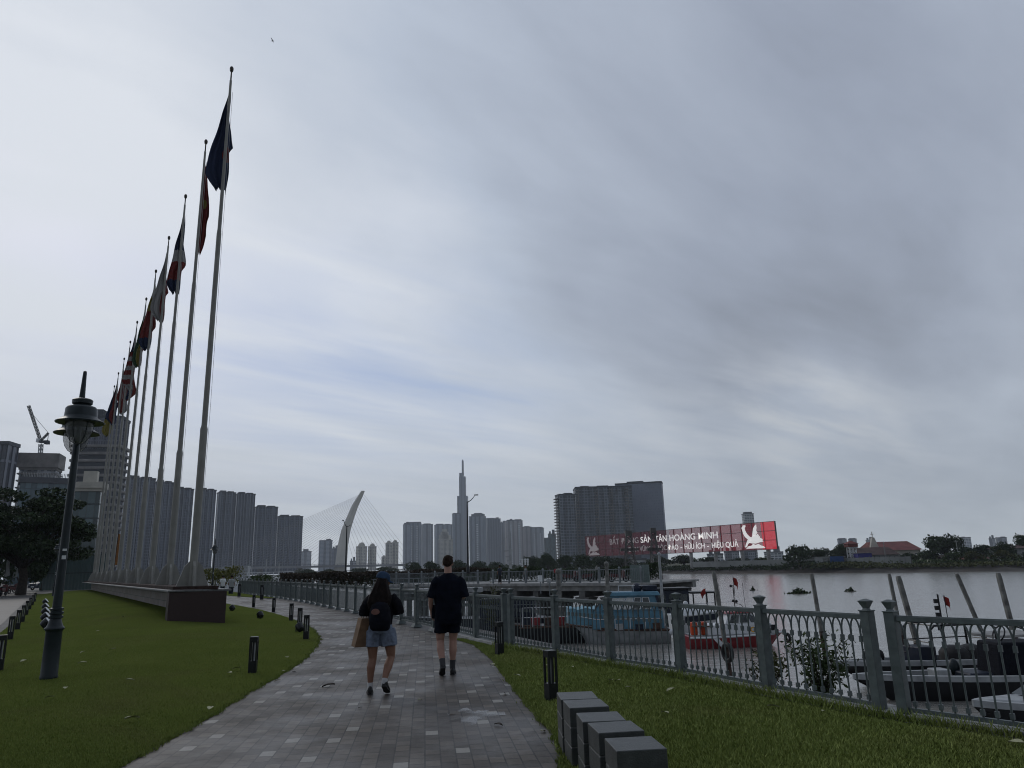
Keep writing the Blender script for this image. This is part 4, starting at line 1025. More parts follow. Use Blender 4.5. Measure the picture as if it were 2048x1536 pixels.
for f in range(9):
    a = -1.15 + 2.3 * f / 8; r1 = .095; r2 = .175
    P = [Vector((math.sin(a) * .085, math.cos(a) * .088 - .012, .026)), Vector((math.sin(a) * .082, math.cos(a) * (.088 + .085 * math.cos(a)) - .012, .018 - .02 * abs(math.sin(a))))]
    rr.append([P[0], P[1], P[1] + Vector((0, 0, .006)), P[0] + Vector((0, 0, .006))])
k2.rings(rr)
for q_ in (k, k2): c_.add([R_ @ Vector(v) + Vector(hc) for v in q_.v], q_.f)
c_.ball(tuple(R_ @ Vector((0, -.018, .127)) + Vector(hc)), .008, 8, 5)
c_.build('cap', m_capb, wom, True)
s = MB(); s.ell([((-.02, 0, .86), .165, .115), ((-.01, 0, .95), .165, .115), ((0, -.005, 1.08), .165, .11), ((0, -.005, 1.19), .172, .10), ((0, -.005, 1.25), .13, .075), ((0, 0, 1.30), .062, .055)], 20)
for sx in (-1, 1): s.path([(.12 * sx, -.005, 1.22), (.185 * sx, -.025, 1.15), (.222 * sx + (.01 if sx > 0 else 0), -.025, 1.05), (.228 * sx + (.015 if sx > 0 else 0), -.01, 1.0)], [.066, .075, .074, .07], 14)
folds(remesh(s.build('t_shirt', m_tee2, wom), .009, 3), .03)
t = MB(); t.ell([((-.02, 0, .92), .15, .105), ((-.02, 0, .82), .175, .12), ((-.02, 0, .76), .18, .12)], 18)
t.path([(-.11, 0, .80), (-.12, .005, .70), (-.125, .01, .60)], [.102, .108, .112], 14); t.path([(.085, 0, .80), (.105, .008, .70), (.115, .012, .60)], [.102, .108, .112], 14)
folds(remesh(t.build('shorts', m_denim, wom), .009, 2), .03)
for pts in ([(-.128, 0, .145), (-.128, 0, .09), (-.128, .005, .05)], [(.06, -.138, .20), (.053, -.158, .15), (.052, -.155, .11)]):
    k = MB(); k.path(pts, [.039, .037, .038], 12); k.build('sock', m_sock, wom, True)
shoe(wom, (-.135, .15), (-.128, -.085), .0, .0, .044); shoe(wom, (.10, -.03), (.045, -.21), .005, .11, .044)
# backpack: hangs from her shoulders
bk = thing('backpack', 'small black backpack with a tan patch worn by the woman in the cap', 'backpack', (pw.x, pw.y, 0), math.radians(10))
k = MB(); k.ell([((-.01, -.175, .80), .10, .05), ((-.01, -.185, .83), .135, .07), ((-.015, -.19, .95), .145, .085), ((-.015, -.185, 1.07), .135, .075), ((-.015, -.175, 1.14), .105, .055), ((-.015, -.16, 1.175), .05, .03)], 20)
folds(remesh(k.build('pack', m_pack, bk), .008, 2), .02)
k = MB(); R2 = Matrix.Rotation(math.radians(90), 3, 'X')
pt = [Vector((-.075 + .055 * math.cos(2 * PI * j / 20), -.282, 1.045 + .042 * math.sin(2 * PI * j / 20) * (1 if math.sin(2 * PI * j / 20) > 0 else .75))) for j in range(20)]
k.hexa(pt, [v + Vector((0, .06, 0)) for v in pt]); k.build('leather_patch', m_patch, bk)
k = MB()
for sx in (-.09, .08): k.path([(sx, -.15, 1.15), (sx * 1.15, -.08, 1.27), (sx * 1.1, .03, 1.265), (sx * 1.2, .10, 1.16), (sx * 1.3, .10, 1.0), (sx * 1.45, 0, .88), (sx * 1.2, -.14, .84)], .016, 8)
k.build('shoulder_strap', m_pack, bk, True)
# paper bag
kb = thing('paper_bag', 'brown kraft paper bag carried at the side of the woman in the cap', 'bag', (pw.x - .285, pw.y - .02, .60), math.radians(24))
k = MB(); k.hexa([(-.085, -.12, 0), (.085, -.12, 0), (.085, .12, 0), (-.085, .12, 0)], [(.0, -.12, .36), (.115, -.12, .36), (.115, .12, .36), (.0, .12, .36)]); k.build('bag_body', m_kraft, kb, bevel=.006)
k = MB()
for y in (-.06, .06): k.path([(.03 , y, .355), (.05, y, .41), (.09, y, .425), (.11, y, .40), (.10, y, .355)], .005, 5)
k.build('handle', m_kraft, kb)
# far walkers in white shirts
def far_person(px, py, Y, hgt, shirt, trs, label, rz=0.):
    p = at(px, py, Y); r = thing('person', label, 'person', (p.x, p.y, p.z), rz); s_ = hgt / 1.7
    b = MB(); b.ball((0, 0, 1.58), (.085, .1, .12), 10, 8); b.path([(0, 0, 1.3), (0, 0, 1.5)], [.06, .05], 8); b.ell([((0, 0, .85), .14, .1), ((0, 0, 1.2), .15, .1), ((0, 0, 1.4), .16, .09)], 12)
    for sx in (-1, 1):
        b.path([(.16 * sx, 0, 1.38), (.22 * sx, -.02, 1.12), (.2 * sx, .12, .95), (.19 * sx, .17, .86)], [.05, .042, .035, .03], 8)
        b.path([(.08 * sx, 0, .86), (.09 * sx, .05 * sx, .47), (.09 * sx, -.04 * sx, .06)], [.09, .06, .04], 8)
        b.path([(.09 * sx, -.1 * sx, .04), (.09 * sx, .12, .03)], [.04, .04], 8)
    remesh(b.build('body', m_skint, r), .02, 2)
    k = MB(); k.ell([((0, 0, .82), .19, .13), ((0, 0, 1.15), .19, .13), ((0, 0, 1.38), .2, .11), ((0, 0, 1.46), .08, .07)], 12)
    for sx in (-1, 1): k.path([(.14 * sx, 0, 1.39), (.215 * sx, -.02, 1.16)], [.075, .07], 8)
    remesh(k.build('shirt', shirt, r), .025, 2)
    k = MB()
    for sx in (-1, 1): k.path([(.08 * sx, 0, .9), (.09 * sx, .05 * sx, .47), (.09 * sx, -.04 * sx, .12)], [.11, .085, .07], 8)
    remesh(k.build('trousers', trs, r), .025, 1)
    k = MB(); k.ball((0, -.015, 1.63), (.095, .11, .105), 10, 6); k.build('hair', m_hairk, r, True)
    r.scale = (s_, s_, s_); return r
# ---------------------------------------------------------------- jetty
JA, JB = Vector((-3.6, 69.2)), Vector((9.6, 57.6))
jd = (JB - JA).normalized(); jn = Vector((-jd.y, jd.x))      # jn points away from the camera
if jn.y < 0: jn = -jn
JL = (JB - JA).length
jr = thing('concrete_jetty', 'long concrete jetty on piers with a grey railing above the moored boats', 'jetty', (JA.x, JA.y, 0), math.atan2(jd.y, jd.x))
X0 = -14.
mb = MB(); mb.bx(X0, JL, 0, 9, -.16, 0); mb.bx(X0, JL, -.12, 0, -.22, .03); mb.bx(X0, JL, .25, .9, -.62, -.163); mb.bx(X0, JL, 7.8, 8.4, -.62, -.163); mb.build('deck', m_conc, jr, bevel=.02)
for i in range(13):
    x = X0 + 1 + i * (JL - X0 - 2) / 12
    mb = MB(); mb.bx(x - .3, x + .3, .1, 8.8, -1.1, -.625)
    for y in (.7, 4.5, 8.2): mb.lathe([(.28, -4.2), (.28, -1.0)], (x, y, 0), 10)
    mb.hexa([(x - .3, .1, -1.6), (x + .3, .1, -1.6), (x + .3, 1.4, -1.6), (x - .3, 1.4, -1.6)], [(x - .75, .1, -1.103), (x + .75, .1, -1.103), (x + .75, 1.4, -1.103), (x - .75, 1.4, -1.103)])
    mb.build('pier', m_concd, jr)
rl = MB(); n = 17
for i in range(n):
    x = X0 + .2 + i * (JL - X0 - .4) / (n - 1); p = MB(); p.bx(x - .06, x + .06, .02, .14, .03, 1.15); p.hexa([(x - .09, -.01, 1.15), (x + .09, -.01, 1.15), (x + .09, .17, 1.15), (x - .09, .17, 1.15)], [(x - .02, .06, 1.27), (x + .02, .06, 1.27), (x + .02, .1, 1.27), (x - .02, .1, 1.27)]); p.build('post', m_rail2, jr)
rl.bx(X0 + .2, JL - .2, .05, .11, 1.02, 1.08); rl.bx(X0 + .2, JL - .2, .05, .11, .14, .19); rl.build('top_rail', m_rail2, jr)
g_ = MB(); k = int((JL - X0) / .16)
for i in range(k): g_.bar((X0 + .25 + i * .16, .08, .19), (X0 + .25 + i * .16, .08, 1.02), .012)
g_.build('baluster_grille', m_rail2, jr)
mb = MB(); mb.bx(JL - 1.75, JL - .05, 1., 1.12, 0, 1.35); mb.build('end_panel', mat('jetty end panel', (.13, .17, .16), .6), jr)
# stone edged lower landing in front of the jetty
ls = thing('landing_stage', 'pale edged low landing stage with a white railing behind the two walkers', 'landing stage', (-12.2, 62.5, 0), math.radians(-3))
mb = MB(); mb.bx(0, 9.2, 0, 1.6, -.5, -.12); mb.build('deck', m_offw, ls, bevel=.02)
mb = MB()
for i in range(22): mb.bar((.2 + i * .42, .1, -.12), (.2 + i * .42, .1, .75), .02)
mb.bx(.1, 9.1, .06, .14, .72, .78); mb.bx(.1, 9.1, .07, .13, .05, .09); mb.build('railing_grille', m_rail2, ls)
# hedge in a long planter on the embankment behind the jetty
def leafbox(name, c0, c1, h, w, n, label, cat, m, size=.12, base=0., seed=1, rag=.25):
    rg = np.random.default_rng(seed); c0, c1 = Vector(c0), Vector(c1); d = c1 - c0
    t = rg.uniform(0, 1, n); wv = Vector((-d.y, d.x, 0)).normalized()
    top = h * (1 - rag * .5 + rag * np.sin(t * d.length * 1.3 + 1) * .35 + rag * .4 * np.sin(t * d.length * .41))
    z = base + top * np.sqrt(rg.uniform(0, 1, n)); a = rg.normal(0, .5, n) * w * .6
    P = np.array(c0)[None] + t[:, None] * np.array(d)[None] + a[:, None] * np.array(wv)[None]; P[:, 2] += z
    v, f = leafmesh(P, size, .6, .6, rg); o = np_mesh(name, v, f, m); return tag(o, label, cat)
leafbox('hedge', at(560, 1155, 78) - Vector((0, 0, at(560, 1155, 78).z)), Vector((-2., 84., 0)), 1.45, 1.6, 20000, 'long russet clipped hedge running along the embankment behind the railing', 'hedge', m_leafr, .11, .0, 5, .12)
leafbox('flowering_shrub', Vector((-30.5, 73, .2)), Vector((-26.2, 70, .2)), 1.9, 1.5, 2200, 'yellow green flowering shrub bed beyond the plinth corner', 'shrub', m_leafy, .10, 0, 6, .35)
leafbox('hedge', Vector((-26.0, 74, .0)), Vector((-22.5, 68, .0)), 1.3, 1.4, 1600, 'short dark hedge beside the two walkers in white shirts', 'hedge', m_leafm, .10, 0, 7, .2)
far_person(444, 1193, 62, 1.66, m_white, m_navy, 'small distant person in a white shirt beside the yellow green shrub', .4)
far_person(461, 1196, 59, 1.70, m_offw, m_navy, 'small distant person in a pale shirt standing in front of the dark hedge', .2)
# white landing pontoon with a railing, far upstream
wp = thing('ferry_pontoon', 'white railed ferry pontoon moored below the bridge deck', 'pontoon', at(430, 1163, 150).to_tuple(), math.radians(8))
mb = MB(); mb.bx(0, 15, 0, 4, -3.5, .3); mb.bx(0.5, 15.4, -.2, 4.2, .3, .42); mb.build('hull', m_white, wp)
mb = MB()
for i in range(16): mb.bx(i - .05 + .2, i + .05 + .2, 0, .1, .42, 1.5)
mb.bx(0.1, 15.3, 0, .1, 1.45, 1.55); mb.bx(0.1, 15.3, 0, .1, .9, .96); mb.build('railing_grille', m_white, wp)
mb = MB(); mb.bx(1, 6, 1, 3.4, .42, 2.9); mb.bx(9.4, 9.6, 1, 1.2, .42, 4.2); mb.bx(12, 12.2, 1, 1.2, .42, 3.4); mb.bx(8.6, 12.8, .95, 1.25, 2.4, 2.55); mb.build('shelter', m_offw, wp)

# ---------------------------------------------------------------- mooring piles
def pile(px0, py0, px1, py1, w, label, Y=None, zb=WZ):
    b_ = gp(px1, py1, zb) if Y is None else at(px1, py1, Y)
    t = at(px0, py0, b_.y)
    r = thing('mooring_pile', label, 'pile', b_, 0, 'leaning mooring piles in the river')
    d = t - b_; u = d.normalized()
    mb = MB(); mb.path([u * -1.2, d * .32], [w * .72, w * .72], 4); mb.build('stained_foot', m_pilew, r)
    mb = MB(); mb.path([d * .3, d * .96, d], [w * .70, w * .66, w * .5], 4); mb.build('shaft', m_pile, r, bevel=.01)
    return r
P1 = pile(1427, 1142, 1462, 1362, .155, 'leaning grey mooring pile with a stained foot in front of the red hulled boat')
pile(1623, 1147, 1652, 1318, .16, 'leaning mooring pile standing alone beside the green shrub')
pile(1778, 1147, 1815, 1330, .13, 'thinner leaning pile just behind the twin railing posts')
pile(1796, 1152, 1852, 1350, .18, 'thick leaning pile with a dark iron hook, next to the twin railing posts')
pile(1913, 1147, 1992, 1330, .14, 'steeply leaning mooring pile behind the speedboat frame')
pile(1996, 1146, 2045, 1335, .17, 'leaning mooring pile at the picture edge above the covered speedboat')
hk = at(1802, 1166, 26.5)
# tyre hung on the first pile
o = MB().torus((0, 0, 0), .30, .09, (1, .3, 0), 18, 8).build('hanging_tyre', m_rub, None, True); p = at(1455, 1305, P1.location.y - .25); o.location = p
tag(o, 'black tyre hung on the leaning pile in front of the red hulled boat', 'tyre')

# ---------------------------------------------------------------- boats
def hull_rings(L, B, zk, zg, sheer=.25, n=14, rake=.12, flare=.75, sq=3.):
    rr = []
    for i in range(n + 1):
        t = i / n; hb = B / 2 * max(.03, (1 - t ** sq) ** .8) * (.88 + .12 * min(1, t * 4)); zt = zg + sheer * t ** 2.2; zb = zk + (zt - zk) * .55 * max(0, (t - .72) / .28) ** 2
        x = L * t; xb = x - rake * L * max(0, (t - .6) / .4) ** 1.5
        rr.append([(xb, -hb * .12, zb), (xb, -hb * flare, zb + (zt - zb) * .35), (x, -hb, zt), (x, hb, zt), (xb, hb * flare, zb + (zt - zb) * .35), (xb, hb * .12, zb)])
    return rr
def hull(r, L, B, zk, zg, m, band=None, sheer=.25, rake=.12, sq=3.):
    mb = MB(); mb.rings(hull_rings(L, B, zk, zg, sheer, 14, rake, .75, sq)); h = mb.build('hull', m, r, True)
    if band:
        g = hull_rings(L, B, zk, zg, sheer, 14, rake, .75, sq); mb = MB()
        for sgn, j in ((-1, 2), (1, 3)): mb.path([Vector(q[j]) + Vector((0, sgn * .01, -.03)) for q in g], .055, 6)
        mb.build('rub_rail', band, r, True)
    return h
def railtube(r, pts, rad=.02, posts=None, name='rail', m=None):
    mb = MB(); mb.path(pts, rad, 6)
    for p, z in posts or []: mb.bar(p, (p[0], p[1], z), rad, 6)
    return mb.build(name, m or m_white, r)
def boat(name, label, px, py, L, rz, cat='boat'):
    p = gp(px, py, WZ); return thing(name, label, cat, (p.x, p.y, WZ), rz)
# red and white rescue boat: stern to the bow pointing right
rb = boat('rescue_boat', 'red hulled boat with a white cabin, orange lettering and a mast moored in the river', 1372, 1296, 5.4, math.radians(3))
L = 5.5
hull(rb, L, 2.1, -.35, .62, m_red, m_white, .12, .10, 3.4)
mb = MB(); mb.bx(.25, 4.6, -.9, .9, .60, .68); mb.build('deck', m_offw, rb)
mb = MB(); mb.hexa([(1.0, -.88, .68), (4.75, -.72, .68), (4.75, .72, .68), (1.0, .88, .68)], [(1.0, -.86, 1.18), (4.55, -.66, 1.22), (4.55, .66, 1.22), (1.0, .86, 1.18)]); mb.build('cabin_side', m_white, rb, bevel=.04)
mb = MB(); mb.hexa([(2.0, -.80, 1.2), (4.2, -.64, 1.2), (4.2, .64, 1.2), (2.0, .80, 1.2)], [(2.25, -.74, 1.72), (3.55, -.6, 1.74), (3.55, .6, 1.74), (2.25, .74, 1.72)]); mb.build('wheelhouse', m_white, rb, bevel=.03)
for x0, x1, tx0, tx1 in ((2.25, 2.75, 2.42, 2.82), (2.85, 3.35, 2.9, 3.25), (3.45, 4.0, 3.33, 3.5)):
    ya, yb = -.795 + (x0 - 2) * .072, -.755 + (x0 - 2) * .07
    mb = MB(); mb.hexa([(x0, ya + .03, 1.27), (x1, ya + .05, 1.27), (tx1, yb + .06, 1.66), (tx0, yb + .05, 1.66)], [(x0, ya - .012, 1.27), (x1, ya + .012, 1.27), (tx1, yb + .012, 1.66), (tx0, yb, 1.66)]); mb.build('window', m_glass, rb)
mb = MB(); mb.hexa([(2.1, -.84, 1.74), (3.75, -.7, 1.76), (3.75, .7, 1.76), (2.1, .84, 1.74)], [(2.2, -.74, 1.82), (3.6, -.6, 1.84), (3.6, .6, 1.84), (2.2, .74, 1.82)]); mb.build('roof', m_red, rb, bevel=.03)
mb = MB(); mb.bar((2.9, 0, 1.8), (2.9, 0, 3.2), .025, 6); mb.bar((2.9, -.3, 2.3), (2.9, .3, 2.3), .02, 6); mb.ball((2.9, -.3, 2.35), .09, 8, 6); mb.ball((2.9, .2, 2.35), .08, 8, 6); mb.ball((2.78, 0, 3.15), .08, 8, 6); mb.path([(2.9, 0, 2.25), (3.25, 0, 2.15), (3.45, 0, 1.85)], .015, 5); mb.bar((2.25, .3, 1.8), (2.2, .3, 3.3), .012, 5); mb.bar((3.6, .3, 1.8), (3.55, .3, 3.3), .012, 5); mb.build('mast', m_black, rb)
railtube(rb, [(1.0, -.6, 1.95), (2.2, -.6, 1.98)], .02, [((1.0, -.6, 1.18), 1.95), ((1.6, -.6, 1.18), 1.96)], 'canopy_rail')
for x in (.4, .95): mb = MB(); mb.bx(x - .16, x + .16, -.6, -.2, .68, 1.35); mb.build('life_jacket_bundle', m_orange, rb, bevel=.06)
mb = MB(); mb.bx(.25, 1.3, -.95, -.15, 1.12, 1.18); mb.build('bench_shelf', m_wood, rb)
railtube(rb, [(1.55, -.93, .70), (1.65, -.93, 1.0), (1.9, -.92, 1.1), (2.1, -.92, 1.05), (2.2, -.92, .70)], .03, None, 'grab_rail')
text_mesh('CẢN', 'lettering', m_yel, rb, .82, .36, (3.32, -.87, .78), (1, .075, 0), (0, 0, 1), .012, .04)
mb = MB(); mb.bx(4.5, 4.75, -.85, -.55, .85, 1.12); mb.build('vent_box', m_black, rb)
mb = MB(); mb.hexa([(1.15, -1.06, .6), (1.45, -1.06, .6), (2.05, -1.02, -.05), (1.75, -1.02, -.05)], [(1.15, -1.02, .6), (1.45, -1.02, .6), (2.05, -.98, -.05), (1.75, -.98, -.05)]); mb.build('hull_stripe', m_white, rb)
def small_flag(pos, label, h=.9, w=.55, rz=.3):
    h *= .72; w *= .68
    r = thing('small_flag', label, 'flag', pos, rz); mb = MB(); mb.bar((0, 0, 0), (0, 0, h + .35), .015, 6); mb.build('staff', m_black, r)
    vs = []; fs = []
    for i in range(9):
        for j in range(6): u, v = i / 8, j / 5; vs.append((w * u * (.55 + .2 * v), .05 * math.sin(u * 7 + v), h + .3 - (1 - v) * h * .55 - u * u * h * .45))
    for i in range(8):
        for j in range(5): fs.append((i * 6 + j, (i + 1) * 6 + j, (i + 1) * 6 + j + 1, i * 6 + j + 1))
    o = MB().add(vs, fs).build('cloth', m_flagred, r, True); s_ = o.modifiers.new('cloth', 'SOLIDIFY'); s_.thickness = .008; return r
Mr = Matrix.Rotation(math.radians(3), 3, 'Z')
small_flag(rb.location + Mr @ Vector((2.95, -.02, 2.62)), 'small red flag on the mast of the red hulled boat', .95, .62)
o = MB().torus((0, 0, 0), .20, .08, (1, .2, 0), 16, 8).build('tyre_fender', m_rub, None, True); o.location = rb.location + Mr @ Vector((5.62, -.1, .35)); tag(o, 'black tyre fender hanging at the bow of the red hulled boat', 'tyre')
# blue cabin boat
bb = boat('cabin_boat', 'blue cabin boat with sloping windows, moored between the tarpaulin barge and the red hulled boat', 1352, 1290, 5.0, math.radians(174))
bb.location.y += 1.6; bb.scale = (1.08, 1, 1.04)
L = 5.6
hull(bb, L, 2.2, -.35, .75, m_offw, m_wood, .35, .16, 2.6)
mb = MB(); mb.bx(.1, 3.9, -.95, .95, .72, .80); mb.build('deck', m_wood, bb)
mb = MB(); mb.hexa([(.3, -.9, .8), (4.15, -.85, .8), (4.15, .85, .8), (.3, .9, .8)], [(.35, -.88, 1.75), (4.0, -.8, 1.75), (4.0, .8, 1.75), (.35, .88, 1.75)]); mb.build('cabin_side', m_blue, bb, bevel=.03)
mb = MB(); mb.hexa([(.5, -.87, 1.76), (4.0, -.79, 1.76), (4.0, .79, 1.76), (.5, .87, 1.76)], [(.7, -.8, 2.55), (3.3, -.74, 2.55), (3.3, .74, 2.55), (.7, .8, 2.55)]); mb.build('upper_cabin', m_blue, bb)
mb = MB(); mb.hexa([(.4, -.95, 2.56), (3.4, -.9, 2.56), (3.4, .9, 2.56), (.4, .95, 2.56)], [(.5, -.85, 2.78), (3.25, -.8, 2.78), (3.25, .8, 2.78), (.5, .85, 2.78)]); mb.build('roof', m_blue, bb, bevel=.05)
for k, (x0, x1) in enumerate(((.95, 1.4), (1.5, 1.95), (2.05, 2.5), (2.6, 3.02), (3.1, 3.5))):
    for sy in (1,):
        f0, f1 = (x0 - .5) / 3.5, (x1 - .5) / 3.5
        y0a = .87 - .08 * f0; y0b = .87 - .08 * f1
        s0 = .7 + 2.6 * f0; s1 = .7 + 2.6 * f1
        mb = MB(); mb.hexa([(x0, y0a, 1.86), (x1, y0b, 1.86), (s1, y0b - .065, 2.46), (s0, y0a - .065, 2.46)], [(x0, y0a + .015, 1.86), (x1, y0b + .015, 1.86), (s1, y0b - .045, 2.46), (s0, y0a - .045, 2.46)])
        w_ = mb.build('window', m_pale if k > 1 else m_glass, bb)
        fr = MB(); C = [Vector(v) for v in mb.v[4:8]]; fr.path(C + [C[0]], .03, 4); fr.build('frame', m_white, w_)
mb = MB(); mb.hexa([(4.02, -.78, 1.78), (4.06, -.78, 1.78), (4.06, .78, 1.78), (4.02, .78, 1.78)], [(3.34, -.7, 2.5), (3.38, -.7, 2.5), (3.38, .7, 2.5), (3.34, .7, 2.5)]); mb.build('windscreen', m_glass, bb)
railtube(bb, [(.5, .98, 1.35), (3.9, .95, 1.35), (4.8, .55, 1.5)], .02, [((x, .97, .8), 1.35) for x in (.5, 1.3, 2.1, 2.9, 3.7)], 'side_rail')
railtube(bb, [(1., .3, 3.1), (2.6, .3, 3.1)], .02, [((x, .3, 2.78), 3.1) for x in (1., 1.8, 2.6)], 'roof_rail')
mb = MB(); mb.bx(.5, 1.3, -.3, .4, 2.79, 3.1); mb.ball((1.6, .1, 2.95), .3, 10, 6); mb.build('roof_locker', m_navy, bb, bevel=.05)
def crate(pos, rz, m, label, s=(.4, .3, .3)):
    o = MB().bx(-s[0] / 2, s[0] / 2, -s[1] / 2, s[1] / 2, 0, s[2]).bx(-s[0] / 2 - .02, s[0] / 2 + .02, -s[1] / 2 - .02, s[1] / 2 + .02, s[2] * .8, s[2]).build('crate', m, None, bevel=.015); o.location = pos; o.rotation_euler = (0, 0, rz); tag(o, label, 'crate', 'crates on the moored boats')
o = MB().ball((0, 0, 0), (.13, .13, .17), 12, 8).build('boat_fender', m_white, None, True); o.location = gp(1343, 1263, -2.2); o.location = at(1343, 1264, bb.location.y - 1.35); tag(o, 'round white fender hanging at the stern of the blue cabin boat', 'fender')
for k, (x, z_, m_, lab) in enumerate(((.9, .35, m_wood, 'brown crate on the side deck of the blue cabin boat'), (1.9, .3, m_navy, 'dark crate in the middle of the blue cabin boat side deck'), (3.0, .35, m_offw, 'pale crate towards the bow of the blue cabin boat'))):
    crate(bb.location + Vector((-x, -1.02, .82)), .2 * k, m_, lab, (.4, .18, z_))
# wooden barge with pale blue tarpaulins
wb = boat('wooden_barge', 'dark wooden barge with red gear and pale blue tarpaulins, moored under the jetty', 1215, 1286, 7, math.radians(182))
wb.location.y += 1.2
hull(wb, 6.6, 2.4, -.4, .95, m_dhull, m_wood, .3, .1, 3.)
mb = MB(); mb.bx(.1, 5.2, -1.05, 1.05, .93, 1.0); mb.build('deck', m_wood, wb)
rr = []
for i in range(9):
    x = .1 + 2.1 * i / 8; z = 1.95 + .06 * math.sin(i * 1.9)
    rr.append([(x, .98 + .04 * math.sin(i * 2.3), 1.0), (x, .92 + .03 * math.sin(i * 3), z), (x, -.8, z + .05), (x, -.9, 1.0)])
mb = MB(); mb.rings(rr); mb.build('tarpaulin', m_tarp, wb)
railtube(wb, [(2.3, 1.0, 2.1), (5.0, 1.0, 2.1)], .018, [((x, 1.0, 1.0), 2.1) for x in (2.3, 3., 3.7, 4.4, 5.)], 'side_rail')
railtube(wb, [(2.3, 1.0, 1.55), (5.0, 1.0, 1.55)], .018, None, 'side_rail')
for k, (x, m_, lab) in enumerate(((2.7, m_red, 'red crate on the wooden barge next to the blue tarpaulin'), (3.4, m_wood, 'brown crate in the middle of the wooden barge'), (4.2, m_red, 'red crate towards the bow of the wooden barge'), (4.8, m_navy, 'dark crate at the bow end of the wooden barge'))):
    crate(wb.location + Vector((-x, -.45, 1.0)), .1 * k, m_, lab, (.5, .45, .5))
# dark blue cabin boat behind, white bowed boat beside it
cb = thing('cabin_boat', 'dark navy cabin boat with a flat canopy moored farthest out beyond the jetty end', 'boat', (*at(1292, 1240, 56).to_tuple()[:2], WZ), math.radians(4))
hull(cb, 7.2, 2.3, -.3, .9, m_navy, m_offw, .2, .1, 3.)
mb = MB(); mb.bx(.6, 3.1, -.9, .9, .88, 2.5); mb.build('cabin_side', m_navy, cb, bevel=.04)
for x in (.8, 1.6, 2.4): mb = MB(); mb.bx(x, x + .55, -.915, -.9, 1.6, 2.2); mb.build('window', m_glass, cb)
mb = MB(); mb.bx(.4, 3.3, -1.05, 1.05, 2.51, 2.66); mb.bx(3.25, 5.2, -1., 1., 2.2, 2.32)
mb.build('canopy', m_dhull, cb, bevel=.03)
mb = MB()
for x in (3.4, 5.0):
    for y in (-.9, .9): mb.bar((x, y, .9), (x, y, 2.2), .04)
mb.build('canopy_post', m_dhull, cb)
railtube(cb, [(3.4, -.95, 1.5), (6.6, -.5, 1.55)], .02, [((x, -.9, .9), 1.5) for x in (3.4, 4.4)], 'side_rail')
wbw = thing('motor_launch', 'white bowed motor launch with a dark blue patterned side, bow towards the first leaning pile', 'boat', (*at(1345, 1265, 47).to_tuple()[:2], WZ), math.radians(6))
hull(wbw, 3.6, 1.7, -.3, 1.35, m_white, m_white, .35, .15, 2.4)
mb = MB(); mb.ell([((1.3, 0, 1.3), 1.2, .7), ((1.35, 0, 1.6), 1.05, .55), ((1.3, 0, 1.75), .6, .3)], 18); mb.build('foredeck', m_white, wbw, True)
mb = MB(); mb.hexa([(.6, -.86, .9), (2.9, -.62, 1.05), (2.9, -.6, 1.05), (.6, -.8, .9)], [(.6, -.9, 1.25), (2.9, -.66, 1.4), (2.9, -.6, 1.4), (.6, -.8, 1.25)]); mb.build('patterned_side', m_navy, wbw)
mb = MB(); mb.ball((.9, -.2, 2.0), .16, 10, 6); mb.bar((.9, -.2, 1.6), (.9, -.2, 2.), .03, 6); mb.build('searchlight', m_white, wbw)
small_flag(at(1413, 1208, 46.4), 'small red flag at the bow of the white bowed launch beside the leaning pile', .85, .6, 2.8)
# ---- white open speedboats at the right
def speedboat(label, bow, stern, B, zg, sheer=.12):
    b_, s_ = Vector(bow), Vector(stern); d = b_ - s_; r = thing('speedboat', label, 'speedboat', (s_.x, s_.y, WZ), math.atan2(d.y, d.x), None); L = d.length
    mb = MB(); mb.rings(hull_rings(L, B * .97, -.3, zg - .17, sheer, 14, .1, .8, 2.6)); mb.build('hull', m_dhull, r, True)
    g = hull_rings(L, B, -.3, zg, sheer, 14, .1, .8, 2.6)
    # gunwale: white coaming open in the middle
    mb = MB(); out = [Vector(q[2]) for q in g] + [Vector(q[3]) for q in g[::-1]]
    n = len(out); cen = [Vector((p.x * .93 + L * .03, p.y * .78, p.z)) for p in out]
    for i in range(n):
        j = (i + 1) % n
        a, b2, c2, d2 = out[i], out[j], cen[j], cen[i]
        mb.hexa([a - Vector((0, 0, .17)), b2 - Vector((0, 0, .17)), c2 - Vector((0, 0, .17)), d2 - Vector((0, 0, .17))], [a, b2, c2, d2])
    mb.build('gunwale', m_offw, r)
    mb = MB(); mb.add([p - Vector((0, 0, .32)) for p in cen], [tuple(range(n))]); mb.build('sole', m_concd, r)
    return r, L
b1 = gp(1672, 1372, WZ); s1 = gp(2030, 1352, WZ)
sb1, L1 = speedboat('outermost white speedboat with humped black seats and a pipe frame', (b1.x, b1.y), (s1.x + 1.6, s1.y + .4), 2.0, .75)
def loc(r, L, fx, y, z): return (L * fx, y, z)
for fx in (.44, .36):
    mb = MB(); mb.ell([((L1 * fx, 0, .55), .52, .6), ((L1 * fx, 0, .95), .5, .56), ((L1 * fx, 0, 1.12), .38, .42), ((L1 * fx, 0, 1.2), .16, .2)], 16); mb.build('seat', m_rub, sb1, True)
mb = MB(); mb.path([(L1 * .30, -.75, .6), (L1 * .30, -.75, 1.85), (L1 * .33, -.75, 2.0), (L1 * .58, -.75, 2.0), (L1 * .6, -.75, 1.85), (L1 * .6, -.75, .6)], .045, 6); mb.path([(L1 * .30, .75, .6), (L1 * .30, .75, 1.85), (L1 * .33, .75, 2.0), (L1 * .58, .75, 2.0), (L1 * .6, .75, 1.85), (L1 * .6, .75, .6)], .045, 6)
for fx in (.33, .45, .58): mb.bar((L1 * fx, -.75, 2.), (L1 * fx, .75, 2.), .022, 6)
